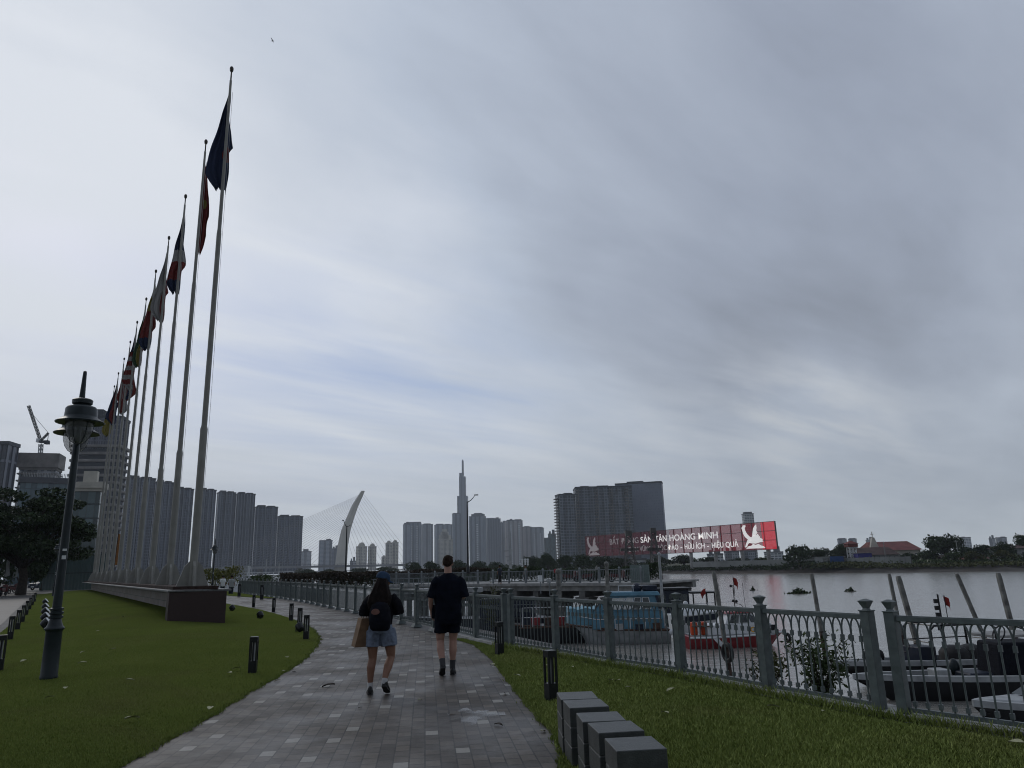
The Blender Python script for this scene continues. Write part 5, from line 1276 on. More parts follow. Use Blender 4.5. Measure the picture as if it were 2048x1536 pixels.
mb.bar((L1 * .3, -.75, 1.4), (L1 * .6, -.75, 1.4), .025, 6); mb.bar((L1 * .3, -.75, 1.4), (L1 * .3, .75, 1.4), .02, 6); mb.bar((L1 * .6, -.75, 1.4), (L1 * .6, .75, 1.4), .02, 6); mb.build('pipe_frame', m_black, sb1)
mb = MB(); mb.bx(L1 * .56, L1 * .64, -.45, .45, .5, 1.25); mb.build('console', m_navy, sb1, bevel=.05)
mb = MB(); mb.torus((L1 * .65, -.15, 1.2), .2, .02, (1, 0, .4), 14, 5); mb.build('steering_wheel', m_rub, sb1)
mb = MB(); mb.bx(L1 * .05, L1 * .3, -.8, .8, 1.45, 1.55); mb.build('canopy_board', m_conc, sb1, bevel=.02)
for fx, y in ((.74, -.55), (.82, -.4)):
    mb = MB(); mb.ball((L1 * fx, y, .85), (.14, .12, .25), 10, 8); mb.build('bow_cleat_post', m_rub, sb1, True)
mp_ = at(1893, 1300, s1.y - 1.2)
nm = thing('light_mast', 'black mast with stacked signal lamps rising from the outermost speedboat', 'mast', mp_)
mb = MB(); top_ = at(1893, 1188, s1.y - 1.2).z - mp_.z; mb.bar((0, 0, -.3), (0, 0, top_), .03, 6); mb.build('pole', m_black, nm)
for k in range(5):
    z = top_ - .32 - k * .24; mb = MB(); mb.bx(-.16, -.03, -.06, .06, z, z + .15); mb.build('signal_lamp', m_black, nm)
small_flag(at(1896, 1240, s1.y - 1.2), 'small red flag beside the signal lamps of the outermost speedboat', .75, .5, .2)
b2_ = gp(1712, 1402, WZ); s2_ = gp(2060, 1392, WZ)
sb2, L2 = speedboat('middle white speedboat with a tall dark covered console', (b2_.x, b2_.y), (s2_.x + 2.2, s2_.y + .3), 2.1, .72)
mb = MB(); mb.hexa([(L2 * .18, -.7, .4), (L2 * .42, -.7, .4), (L2 * .42, .6, .4), (L2 * .18, .6, .4)], [(L2 * .2, -.62, 1.7), (L2 * .40, -.62, 1.7), (L2 * .40, .5, 1.7), (L2 * .2, .5, 1.7)]); mb.build('console_cover', m_pack, sb2, bevel=.08)
mb = MB(); mb.bx(L2 * .43, L2 * .53, -.5, .4, .4, .78); mb.build('seat', m_navy, sb2, bevel=.06)
mb = MB(); mb.ball((L2 * .52, -.55, .85), (.18, .16, .28), 10, 8); mb.build('fuel_can', m_lampg, sb2, True)
mb = MB(); mb.bx(L2 * .60, L2 * .66, -.3, .3, .4, .9); mb.build('outboard_box', m_offw, sb2, bevel=.04)
mb = MB(); mb.path([(L2 * .17, -.6, .6), (L2 * .17, -.6, 1.95), (L2 * .22, -.6, 2.1)], .03, 6); mb.torus((L2 * .33, -.2, 1.9), .28, .025, (1, 0, .5), 16, 5); mb.build('grab_rail', m_black, sb2)
b3 = gp(1955, 1462, WZ); s3 = gp(2200, 1440, WZ)
sb3, L3 = speedboat('nearest white speedboat, its pointed bow just showing at the lower edge of the railing', (b3.x, b3.y), (s3.x, s3.y), 1.9, .62, .15)
mb = MB(); mb.hexa([(L3 * .55, -.7, .62), (L3 * .93, -.2, .70), (L3 * .93, .2, .70), (L3 * .55, .7, .62)], [(L3 * .55, -.6, .72), (L3 * .9, -.12, .78), (L3 * .9, .12, .78), (L3 * .55, .6, .72)]); mb.build('foredeck', m_offw, sb3, bevel=.03)
mb = MB(); mb.hexa([(L3 * .3, -.62, .7), (L3 * .55, -.55, .74), (L3 * .55, .55, .74), (L3 * .3, .62, .7)], [(L3 * .28, -.55, 1.0), (L3 * .42, -.45, 1.02), (L3 * .42, .45, 1.02), (L3 * .28, .55, 1.0)]); mb.build('windscreen', m_glass, sb3)
# floating water plants
def hyac(px, py, w, n, label, seed):
    rg = np.random.default_rng(seed); p = gp(px, py, WZ); r = thing('floating_plant_raft', label, 'water plants', p)
    P = np.stack([rg.normal(0, w / 3, n), rg.normal(0, w / 4, n), np.abs(rg.normal(.12, .18, n))], 1); P[:, 2] *= np.exp(-(P[:, 0] / (w / 3)) ** 2) + .3
    v, f = leafmesh(P, .16, .6, .2, rg); np_mesh('foliage', v, f, m_leafd, r)
    mb = MB(); mb.ball((0, 0, 0), (w * .45, w * .3, .12), 12, 6); mb.build('root_mat', m_wood, r, True)
hyac(1598, 1187, 1.9, 500, 'dark raft of floating water plants drifting on the river, with thin ends', 1)
hyac(1700, 1183, .8, 120, 'tiny dark clump of water plants drifting alone, nearer the far bank', 2)
hyac(1506, 1181, .5, 80, 'tiny dark speck of water plants close to the flag of the red hulled boat', 3)
# embankment road lamp and pylons of the promenade
def tall_lamp(px, pyb, pyt, Y, arm, label):
    b_ = at(px, pyb, Y); t = at(px, pyt, Y); h = t.z - b_.z; r = thing('road_lamp', label, 'street lamp', b_)
    mb = MB(); mb.lathe([(.16, 0), (.15, .5), (.10, .6), (.07, h * .7), (.05, h)], n=10); mb.build('pole', m_black, r, True)
    mb = MB(); mb.path([(0, 0, h - .1), (arm * .5, 0, h + .12), (arm, 0, h + .55)], [.045, .04, .03], 6); mb.build('arm', m_black, r, True)
    mb = MB(); mb.box((arm * 1.18, 0, h + .6), (abs(arm) * .5, .22, .09)); mb.build('lamp_head', m_black, r, bevel=.02)
    return r
tall_lamp(936, 1146, 1003, 70, .75, 'tall slim dark road lamp with one arm in front of the highest spire')
tl = tall_lamp(691, 1152, 1052, 80, -.35, 'dark twin armed lamp post in front of the bridge pylon')
mb = MB(); h_ = at(691, 1052, 80).z - at(691, 1152, 80).z; mb.path([(0, 0, h_ - .1), (.25, 0, h_), (.4, 0, h_ + .1)], .03, 6); mb.build('arm', m_black, tl)
p = at(425, 1165, 62); street_lamp((p.x, p.y, -.1), .9, 'small far lamp post with hooded lanterns beside the yellow green shrub', .3)

# ---------------------------------------------------------------- things on and before the jetty
def slim_pole(px, pyb, pyt, Y, r_, m, label, name='pole'):
    b_ = at(px, pyb, Y); t = at(px + 1, pyt, Y); r = thing(name, label, 'pole', b_); h = t.z - b_.z
    MB().path([(0, 0, -2.5), (0, 0, h * .5), (0, 0, h)], [r_, r_ * .95, r_ * .85], 8).build('shaft', m, r, True)
    MB().ball((0, 0, h), r_ * 1.25, 8, 5).build('cap', m, r, True); return r
slim_pole(1119, 1205, 1143, 52, .17, m_pile, 'pale upright pole in front of the jetty, next to the red warning disc')
slim_pole(1216, 1185, 1128, 54, .15, m_pile, 'pale upright pole in front of the jetty, nearer its end panel')
slim_pole(1324, 1190, 1108, 50, .10, m_offw, 'tall thin pale pole rising beside the dark navy cabin boat', 'mast')
def jetty_sign(px, py, w, h, m, label, round_=False):
    p = at(px, py, 61.5); r = thing('notice_sign', label, 'sign', p, -.7)
    mb = MB()
    if round_: mb.v = []; mb.hexa([(w / 2 * math.cos(2 * PI * k / 16), -.02, h / 2 * math.sin(2 * PI * k / 16)) for k in range(16)], [(w / 2 * math.cos(2 * PI * k / 16), .02, h / 2 * math.sin(2 * PI * k / 16)) for k in range(16)])
    else: mb.bx(-w / 2, w / 2, -.02, .02, -h / 2, h / 2)
    mb.build('plate', m, r); MB().bar((0, .05, -1.2), (0, .05, h / 2), .025).build('post', m_rail2, r)
jetty_sign(1080, 1157, .45, .5, m_white, 'small white notice board hung on the jetty railing')
jetty_sign(1111, 1142, .36, .36, m_red, 'round red warning disc above the jetty railing', True)
jetty_sign(1098, 1162, .35, .32, m_offw, 'second, smaller pale notice low on the jetty railing')
def lattice_mast(px, pyb, pyt, Y, w, label):
    b_ = at(px, pyb, Y); t = at(px, pyt, Y); h = t.z - b_.z; r = thing('lattice_mast', label, 'mast', b_); mb = MB()
    for sx in (-1, 1):
        for sy in (-1, 1): mb.bar((w * sx, w * sy, 0), (w * .35 * sx, w * .35 * sy, h), .04)
    for k in range(7):
        f0, f1 = 1 - .65 * k / 7, 1 - .65 * (k + 1) / 7
        for sy in (-1, 1): mb.bar((-w * f0, w * f0 * sy, h * k / 7), (w * f1, w * f1 * sy, h * (k + 1) / 7), .025); mb.bar((w * f0, w * f0 * sy, h * k / 7), (-w * f1, w * f1 * sy, h * (k + 1) / 7), .025)
    mb.build('lattice', m_concd, r); mb = MB(); mb.bx(-w * 1.4, w * 1.4, -w * .5, w * .5, h * .62, h * .68); mb.bx(-w * .5, w * .5, -w * .5, w * .5, h, h + .5); mb.build('lamp_bracket', m_concd, r)
lattice_mast(1262, 1150, 1072, 70, .6, 'dark lattice mast crossing the first words of the billboard')
lattice_mast(1313, 1160, 1066, 72, .5, 'dark lattice mast with a bracket behind the end panel of the jetty')
far_person(1000, 1168, 66, 1.6, m_navy, m_rub, 'small dark figure standing on the jetty behind the railing, close to the man in black', .5)
far_person(1052, 1168, 67, 1.62, m_concd, m_rub, 'small grey figure on the jetty between the man in black and the white notice board', 2.)

leafbox('hedge', Vector((-2.5, 79., 0)), Vector((12.5, 66., 0)), 1.35, 1.4, 9000, 'dark planted hedge along the far side of the jetty deck', 'hedge', m_leafd, .12, .0, 15, .35)
leafbox('hedge', Vector((-21., 80., 0)), Vector((-3., 82., 0)), 1.2, 1.6, 8000, 'low dark hedge below the russet one, beyond the landing stage', 'hedge', m_leafd, .12, -.4, 16, .25)
nb = thing('dark_barge', 'long dark hulled barge moored under the jetty behind the paired railing posts', 'barge', (*at(1092, 1292, 50).to_tuple()[:2], WZ), math.radians(176))
hull(nb, 9.5, 2.8, -.4, 1.25, m_navy, m_dhull, .2, .08, 3.4)
mb = MB(); mb.bx(.3, 7.6, -1.2, 1.2, 1.24, 1.3); mb.build('deck', m_dhull, nb)
mb = MB(); mb.bx(.6, 4.2, -1.0, 1.0, 1.3, 2.5); mb.build('hold_cover', m_navy, nb, bevel=.08)
railtube(nb, [(.2, 1.3, 2.1), (8., 1.0, 2.1)], .02, [((x, 1.25, 1.3), 2.1) for x in (.3, 1.8, 3.3, 4.8, 6.3, 7.8)], 'side_rail', m_rail2)
# ---------------------------------------------------------------- city
f_dark = facade('dark tower facade', (.105, .12, .155), (.04, .055, .08), 3.4, 2.6, .34, .30, .2, .4, .2, 9., .45)
f_dark2 = facade('charcoal tower facade', (.16, .18, .21), (.055, .07, .09), 3.4, 3.4, .30, .22, .2, .5, .2, 13., .7)
f_dark_b = facade('dark tower facade gridded', (.095, .11, .145), (.048, .062, .09), 3.6, 3.4, .40, .34, .2, .55, .2, 7., .75)
f_dark_c = facade('dark tower facade ribbed', (.12, .135, .165), (.038, .05, .072), 3.3, 2.2, .28, .36, .2, .5, .25, 12., .55)
f_grey = facade('grey tower facade', (.32, .335, .36), (.10, .12, .145), 3.3, 3.0, .45, .42, .3, .4, .2, 17., .45)
f_blue = facade('blue grey tower facade', (.24, .275, .32), (.08, .105, .14), 3.4, 2.4, .40, .35, .2, .4, .2, 15., .40)
f_spire = facade('spire tower facade', (.105, .125, .16), (.045, .06, .085), 3.6, 2.6, .38, .33, .2, .4, .2, 16., .45)
f_beige = facade('beige tower facade', (.56, .54, .47), (.17, .17, .165), 3.3, 3.6, .45, .45, .4, .4, .2, 14., .6)
f_pink = facade('pinkish tower facade', (.38, .34, .335), (.13, .13, .14), 3.3, 3.0, .45, .4, .3, .4, .2, 16., .48)
f_balc = facade('striped balcony bay', (.62, .64, .65), (.12, .14, .16), 7.2, 400., .5, .0, .4, .1)
f_white = facade('pale tower facade', (.50, .52, .53), (.09, .11, .125), 3.3, 5., .42, .2, .2, .5)
f_teal = facade('teal glass facade', (.055, .075, .085), (.075, .115, .135), 3.8, 1.5, .06, .10, .12, .3)
f_green = facade('green glass facade', (.05, .065, .065), (.06, .09, .095), 3.6, 1.8, .12, .10, .12, .6)
f_grid = facade('gridded glass facade', (.095, .10, .125), (.045, .052, .072), 3.9, 1.6, .28, .40, .2, .3)
f_stripe = facade('striped facade', (.20, .21, .24), (.05, .055, .07), 60., 5.2, .02, .42, .3, .2)
m_roofg = mat('roof plant grey', (.10, .105, .115), .8, scale=.1)
m_roofd = mat('roof plant dark', (.045, .05, .058), .8, scale=.1)
m_fin = mat('pale facade fin', (.17, .185, .21), .7, scale=.1)
m_cream = mat('cream render', (.48, .46, .40), .8, scale=.2)
m_concb = mat('raw concrete frame', (.20, .19, .18), .9, var=.3, scale=.15)
m_rooft = mat('red roof tiles', (.17, .048, .042), .7, var=.25, scale=.4)
m_roofb = mat('brown roof tiles', (.075, .045, .04), .8, var=.3, scale=.4)
m_hoard = mat('green hoarding sheet', (.045, .075, .070), .55, var=.12, scale=.25)
m_hoardg = mat('grey hoarding sheet', (.24, .25, .24), .6, var=.25, scale=.12)
m_cont = mat('blue container paint', (.03, .08, .22), .6)
m_cont2 = mat('violet blue tarpaulin', (.05, .05, .22), .6)
def notched(w, d, nb, dep):
    """outline with shallow vertical recesses on every side"""
    P = []
    def side(a, b, n):
        a, b = Vector(a), Vector(b); t = (b - a) / n; nr = Vector((-(b - a).normalized().y, (b - a).normalized().x))
        for i in range(n):
            p0 = a + t * i; P.append(p0); 
            P.append(p0 + t * .62); P.append(p0 + t * .62 + nr * dep); P.append(p0 + t + nr * dep if i < n - 1 else p0 + t * .98 + nr * dep)
            if i == n - 1: P.append(p0 + t * .98)
    x, y = w / 2, d / 2
    side((-x, -y), (x, -y), nb); side((x, -y), (x, y), max(1, nb // 2)); side((x, y), (-x, y), 1); side((-x, y), (-x, -y), max(1, nb // 2))
    return [(p.x, p.y) for p in P]
def tower(name, label, x0, x1, yt, Y, f, dep=.8, rz=0., nb=4, notch=1.2, crown=None, cm=None, zb=-2., group=None, podium=None, step=None):
    a, b_ = at(x0, yt, Y), at(x1, yt, Y); w = (b_.x - a.x); h = (a.z + b_.z) / 2; cx = (a.x + b_.x) / 2
    rzz = rz - math.atan2(cx, Y); w_ = w / math.sqrt(1 + (cx / Y) ** 2) / (math.cos(rz) + abs(math.sin(rz)) * dep)
    r = thing(name, label, 'building', (cx, Y, zb), rzz, group); h -= zb; d = w_ * dep
    MB().prism(notched(w_, d, nb, min(notch, w_ * .04)), 0, h).build('tower_body', f, r)
    cm = cm or m_roofg
    if crown:
        mb = MB()
        for (u0, u1, hh) in crown: mb.bx(-w_ / 2 + u0 * w_, -w_ / 2 + u1 * w_, -d * .3, d * .3, h - .5, h + hh)
        mb.build('roof_plant', cm, r)
    MB().bx(-w_ / 2 - .4, w_ / 2 + .4, -d / 2 - .4, d / 2 + .4, h - 1.2, h + .6).build('parapet', cm, r)
    return r, w_, d, h
# dark riverside towers on the city bank
gT = 'dark riverside residential towers'
for (x0, x1, yt, Y, rz, lab) in [(245, 312, 958, 820, .25, 'dark residential tower seen between the pale flagpoles, tall flat roofline'), (308, 348, 966, 880, .2, 'dark residential tower just past the flagpole with the red star flag, slightly lower'), (347, 388, 979, 930, .25, 'dark grey tower standing straight behind the nearest flagpole'),
        (394, 433, 981, 980, .22, 'tallest dark tower immediately beyond the nearest flagpole'), (434, 472, 986, 1030, .2, 'dark tower second beyond the nearest flagpole'), (470, 511, 989, 1060, .22, 'dark tower third beyond the nearest flagpole, last of the tall ones'), (508, 556, 1015, 1110, .15, 'dark tower one step lower, second from the end of the row'), (553, 606, 1034, 1150, .12, 'lowest dark tower ending the row behind the bridge cables')]:
    r, w_, d, h = tower('apartment_tower', lab, x0, x1, yt, Y, (f_dark, f_dark_b, f_dark_c)[int(x0) % 3], .7, rz, 4 + int(x1) % 3, 1.6, [(.1, .45, 3.), (.55, .9, 2.2)], m_roofd, group=gT)
    mb = MB()
    nf = 3 + int(x1) % 4
    for k in range(nf): x = -w_ / 2 + w_ * (k + .31) / nf; mb.bx(x - .7, x + .7, -d / 2 - .7, -d / 2 + .2, 0, h)
    mb.build('facade_fin', m_fin, r)
# tall tower with broad floor slabs
r, w_, d, h = tower('office_tower', 'tall grey tower with a gridded glass top above broad stacked floor slabs', 160, 262, 838, 520, f_grid, .75, -.32, 4, .8, [(.0, .5, 6.), (.5, 1, 1.5)], m_roofd)
mb = MB(); zt = at(200, 897, 520).z + 2
for k in range(int(zt / 5.2)): mb.bx(-w_ / 2 - 2.6, w_ / 2 + 2.6, -d / 2 - 2.6, d / 2 + 2.6, zt - k * 5.2 - 1.1, zt - k * 5.2 + .9)
mb.build('floor_slab', m_concb, r, bevel=.5)
mb = MB(); mb.bx(-w_ / 2 - .5, w_ / 2 + .5, -d / 2 - .5, d / 2 + .5, 2, zt - 2); mb.build('recessed_glazing', m_roofd, r)
# far left pale striped office block
r, w_, d, h = tower('office_block', 'pale office block with dark vertical stripes, cut by the picture edge', -30, 40, 888, 360, f_stripe, .9, -.5, 5, .5, None, m_roofg)
# concrete building under construction with a tower crane
cbd = at(80, 905, 380); r, w_, d, h = tower('unfinished_building', 'unfinished concrete building with open floors under the tower crane', 40, 124, 938, 380, f_grey, .7, -.25, 3, .6, None, m_concb)
mb = MB(); mb.bx(-w_ / 2 - 1.2, w_ / 2 + 1.2, -d / 2 - 1.2, d / 2 + 1.2, h, h + 7.5); mb.build('shuttering', m_concb, r)
mb = MB()
for k in range(6): mb.bx(-w_ / 2 - .8, w_ / 2 + .8, -d / 2 - .8, d / 2 + .8, h - 3.6 * (k + 1), h - 3.6 * (k + 1) + .7)
mb.build('floor_slab', m_concb, r)
cr0 = at(79, 905, 382); cr = thing('tower_crane', 'luffing tower crane with its jib raised above the unfinished building', 'crane', cr0)
def lattice(mb, a, b, w, n, r_=.09):
    a, b = Vector(a), Vector(b); d = (b - a); t = d.normalized(); u = t.cross(Vector((0, 1, 0))).normalized() * w; v = t.cross(u).normalized() * w
    C = [u + v, u - v, -u - v, -u + v]
    for c in C: mb.bar(a + c, b + c, r_)
    for i in range(n):
        p, q_ = a + d * i / n, a + d * (i + 1) / n
        for k in range(4): mb.bar(p + C[k], q_ + C[(k + 1) % 4], r_ * .7)
def crp(x, y): return at(x, y, 382) - cr0
mb = MB(); lattice(mb, crp(79.5, 935), crp(82, 888), .7, 6, .16); mb.build('mast', m_offw, cr)
mb = MB(); lattice(mb, crp(80, 878), crp(57, 811), .5, 10, .13); mb.build('jib', m_concd, cr)
mb = MB(); lattice(mb, crp(82, 881), crp(97, 866), .35, 4, .12); mb.bar(crp(97, 866), crp(95, 884), .12); mb.bar(crp(97, 866), crp(62, 825), .08); mb.build('back_stay', m_concd, cr)
mb = MB(); c = crp(90, 883); mb.bx(c.x - 2.8, c.x + 2., -1, 1, c.z - .7, c.z + .5); mb.bx(c.x + .2, c.x + 2.1, -1.1, 1.1, c.z - 1.5, c.z); mb.build('counterweight', m_roofd, cr)
mb = MB(); c = crp(77, 881); mb.bx(c.x - .7, c.x + .9, -1, 1, c.z - 1., c.z + 1.); mb.build('cab', m_white, cr)
# blue-green glass block with a slatted roof screen, and the curved glass building with a cream cornice
r, w_, d, h = tower('glass_block', 'flat blue-green glass block with a white slatted roof screen, behind the lamp post', 40, 152, 962, 230, f_teal, .6, .05, 1, .05, None, m_roofg)
mb = MB()
for k in range(34): x = -w_ / 2 + .4 + k * (w_ - .8) / 33; mb.bx(x - .07, x + .07, -d / 2 + .2, -d / 2 + .5, h + .6, h + 2.0)
mb.build('roof_screen_slat', m_offw, r)
r, w_, d, h = tower('glass_building', 'darker glass building with a cream roof cornice, seen past the lamp post', 152, 210, 975, 190, f_green, .7, -.22, 1, .05, None, m_cream)
mb = MB(); mb.bx(-w_ / 2 - .7, w_ / 2 + .9, -d / 2 - .9, d / 2, h - .4, h + 1.1); mb.bx(-w_ * .3, w_ * .25, -d * .2, d * .3, h + 1, h + 4.2); mb.build('cornice', m_cream, r)
mb = MB(); mb.path([(-w_ * .1, -d / 2 - 1.2, 0), (-w_ * .1, -d / 2 - 1.2, 8.5)], .22, 10); mb.bx(-w_ * .1 - 1.2, -w_ * .1 + 1.2, -d / 2 - 2, -d / 2 - .4, 7.4, 7.9); mb.build('entrance_mast', m_white, r)
r, w_, d, h = tower('office_block', 'narrow ribbed grey block squeezed between the glass building and the flagpoles', 192, 214, 985, 240, f_stripe, .8, -.3, 3, .3, None, m_roofg)
# green hoarding
p0, p1 = at(78, 1178, 100), at(205, 1176, 96)
hd = thing('site_hoarding', 'tall dark green sheet hoarding along the road beyond the lawn', 'hoarding', (p0.x, p0.y, 0), math.atan2(p1.y - p0.y, p1.x - p0.x)); Lh = (p1 - p0).length
mb = MB(); n = int(Lh / .3)
P = [(i * Lh / n, (.05 if i % 2 else 0)) for i in range(n + 1)]
mb.hexa([(x, y, 0) for x, y in P] + [(x, y + .04, 0) for x, y in P[::-1]], [(x, y, 4.3) for x, y in P] + [(x, y + .04, 4.3) for x, y in P[::-1]]); mb.build('corrugated_sheet', m_hoard, hd)
mb = MB(); mb.bx(0, Lh, -.05, .0, 4.3, 4.4); mb.bx(0, Lh, -.06, 0, 2.1, 2.2); mb.build('frame_bar', m_lampg, hd)
# orange banner sail between the far poles
# ---------------------------------------------------------------- cable stayed bridge
BY = 900.
br = thing('cable_stayed_bridge', 'cable-stayed bridge with a leaning curved pylon and fan of stays across the river', 'bridge', (0, BY, 0))
def bp_(x, y, Y=BY): v = at(x, y, Y); return Vector((v.x, v.y - BY, v.z))
def deckY(x): return BY
d0, d1 = bp_(395, 1137), bp_(835, 1129)
mb = MB(); zz0, zz1 = d0.z, d1.z
mb.hexa([(d0.x, -9, zz0 - 1.6), (d1.x, -9, zz1 - 1.6), (d1.x, 9, zz1 - 1.6), (d0.x, 9, zz0 - 1.6)], [(d0.x, -9, zz0 + 1.0), (d1.x, -9, zz1 + 1.0), (d1.x, 9, zz1 + 1.0), (d0.x, 9, zz0 + 1.0)]); mb.build('deck', mat('bridge deck grey', (.22, .225, .23), .7, scale=.05), br)
mb = MB()
for k in range(60):
    t = k / 59; mb.bx(d0.x + (d1.x - d0.x) * t - .15, d0.x + (d1.x - d0.x) * t + .15, -9.1, -8.9, zz0 + (zz1 - zz0) * t + 1, zz0 + (zz1 - zz0) * t + 2.2)
mb.hexa([(d0.x, -9.1, zz0 + 2.1), (d1.x, -9.1, zz1 + 2.1), (d1.x, -8.9, zz1 + 2.1), (d0.x, -8.9, zz0 + 2.1)], [(d0.x, -9.1, zz0 + 2.4), (d1.x, -9.1, zz1 + 2.4), (d1.x, -8.9, zz1 + 2.4), (d0.x, -8.9, zz0 + 2.4)]); mb.build('parapet_grille', m_roofg, br)
PY = [(675, 1158, 7.0), (679, 1120, 6.4), (684, 1090, 5.8), (690, 1060, 5.1), (699, 1035, 4.2), (708, 1012, 3.6), (717, 995, 2.8), (724, 982, 1.8)]
rr = []
for x, y, hw in PY:
    c = bp_(x + 4 if y > 1100 else x + 2, y); w = hw * 1.0
    rr.append([(c.x - w, -2.6, c.z), (c.x - w * .3, -4.2, c.z), (c.x + w, -2.2, c.z), (c.x + w, 2.2, c.z), (c.x - w * .3, 4.2, c.z), (c.x - w, 2.6, c.z)])
mb = MB(); mb.rings(rr); mb.build('pylon', mat('pylon concrete', (.56, .545, .49), .7, var=.12, scale=.02), br)
pyl = [bp_(x + 2, y) for x, y, _ in PY][::-1]
def on_pyl(t):
    t = t * 4.6; i = int(t); return pyl[i].lerp(pyl[i + 1], t - i)
m_cab = mat('stay cable grey', (.30, .31, .32), .5)
for k in range(24):
    t = k / 23; a = on_pyl(.1 + .85 * t); x = d0.x + (bp_(655, 1133).x - d0.x) * t * .97
    MB().bar(a, (x, -5, zz0 + 1.2), .10, 4).build('stay_cable', m_cab, br)
for k in range(14):
    t = k / 13; a = on_pyl(.05 + .85 * t); x = d1.x - (d1.x - bp_(705, 1133).x) * t * .95
    MB().bar(a, (x, -5, zz1 + 1.2), .10, 4).build('stay_cable', m_cab, br)
for x in (430, 520, 600, 780): c = bp_(x, 1140); MB().bx(c.x - 2, c.x + 2, -4, 4, -6, (zz0 + zz1) / 2 - 1.3).build('pier', m_concb, br)
# ---------------------------------------------------------------- far skyline
gF = 'hazy high-rises on the far skyline'
def w0(a, b): return b - a > 11
for (nm_, x0, x1, yt, Y, f, dp, rz, nb, crown, lab) in [
    ('high_rise', 602, 623, 1103, 1900, f_grey, .8, .2, 2, [(.2, .7, 6)], 'small grey block just past the lowest dark tower'),
    ('high_rise', 638, 665, 1081, 2000, f_blue, .8, .1, 2, [(.55, .9, 4)], 'flat topped blue-grey block seen through the stays before the pylon'),
    ('high_rise', 664, 678, 1097, 2000, f_dark, .8, .1, 2, None, 'short dark block half hidden by the bridge pylon'),
    ('high_rise', 806, 820, 1049, 2300, f_blue, .9, .3, 2, None, 'first blue-grey tower past the stays, slim and flat topped'),
    ('high_rise', 817, 843, 1046, 2350, f_blue, .8, -.2, 3, [(.0, 1., 3)], 'broad blue-grey tower second past the stays'),
    ('high_rise', 842, 866, 1049, 2400, f_grey, .8, .3, 3, [(.2, .8, 3)], 'grey tower third past the stays'),
    ('high_rise', 868, 904, 1050, 2700, f_grey, .8, .1, 3, [(.1, .5, 4), (.6, .9, 3)], 'wide grey tower behind the beige one with the tapered top'),
    ('high_rise', 904, 922, 1028, 2500, f_blue, .8, .1, 3, [(.1, .9, 3)], 'blue-grey tower hugging the left flank of the great spire'),
    ('high_rise', 938, 972, 1033, 2500, f_blue, .7, -.25, 4, [(.12, .95, 8), (.3, .8, 11)], 'broad blue-grey tower with a stepped crown right of the great spire'),
    ('high_rise', 970, 1001, 1038, 2600, f_dark, .8, .25, 3, [(.0, .6, 3), (.75, .9, 5)], 'dark blue tower second past the great spire'),
    ('high_rise', 1000, 1012, 1046, 2700, f_grey, .8, .2, 2, None, 'narrow grey tower third past the great spire'),
    ('high_rise', 1009, 1045, 1042, 2650, f_pink, .8, .1, 4, [(.1, .5, 4), (.55, .95, 5), (.3, .4, 7)], 'pinkish tower with a notched crown behind the white mast'),
    ('high_rise', 1044, 1063, 1054, 2700, f_pink, .8, .2, 3, [(.2, .8, 3)], 'pinkish tower one step lower than its notched neighbour'),
    ('high_rise', 1061, 1088, 1056, 2700, f_grey, .8, -.1, 3, [(.05, .9, 3)], 'grey tower with pale balconies ending the hazy cluster'),
    ('high_rise', 1088, 1098, 1076, 1500, f_green, .8, 0, 1, None, 'low teal sliver block before the dark twin towers'),
    ('high_rise', 1096, 1112, 1068, 1400, f_green, .8, 0, 1, None, 'teal glass block touching the dark twin towers'),
    ('high_rise', 1483, 1507, 1028, 1500, f_white, .9, .3, 1, [(.1, .9, 4)], 'pale banded tower rising above the billboard by the winged emblem'),
    ('high_rise', 1674, 1693, 1078, 1800, f_grey, .8, .1, 2, [(.1, .9, 2)], 'first of two grey blocks above the trees by the water tower'),
    ('high_rise', 1696, 1713, 1078, 1800, f_grey, .8, .1, 2, [(.1, .9, 2)], 'second grey block, straight above the white water tower'),
    ('high_rise', 1731, 1747, 1080, 2000, f_white, .8, .1, 2, None, 'pale block just before the long red roof'),
    ('high_rise', 1918, 1941, 1075, 1700, f_white, .8, .1, 2, [(.2, .5, 2)], 'pale block peeping over the big dark tree past the red roof'),
    ('high_rise', 1977, 1990, 1077, 1800, f_grey, .8, .1, 2, None, 'small grey block, first of the pair far along the river bank'),
    ('high_rise', 1990, 2013, 1075, 1800, f_grey, .8, .2, 2, [(.5, .9, 2)], 'small grey block, second of the pair far along the river bank'),
    ('apartment_block', 1414, 1446, 1108, 900, f_white, .8, 0, 2, None, 'low pale block under the billboard, nearest the dark tower'),
    ('apartment_block', 1448, 1478, 1103, 950, f_grey, .8, 0, 2, None, 'low grey block under the billboard by the second post'),
    ('apartment_block', 1480, 1512, 1102, 1000, f_blue, .8, 0, 3, None, 'low blue-grey block under the winged emblem'),
    ('apartment_block', 1528, 1566, 1104, 1100, f_white, .8, 0, 3, None, 'low pale block beyond the last billboard post'),
    ('apartment_block', 1236, 1292, 1118, 620, f_white, .7, 0, 3, None, 'low white block behind the bulk of the jetty, under the lettering'),
    ('apartment_block', 700, 712, 1122, 1500, f_grey, .8, 0, 1, None, 'tiny low block at the foot of the domed towers')]:
    if w0(x0, x1) and not crown: crown = [(.12, .36, 5.), (.5, .84, 8.)]
    r, w_, d, h = tower(nm_, lab, x0, x1, yt, Y, f, dp, rz, nb, 1.5, crown, group=gF)
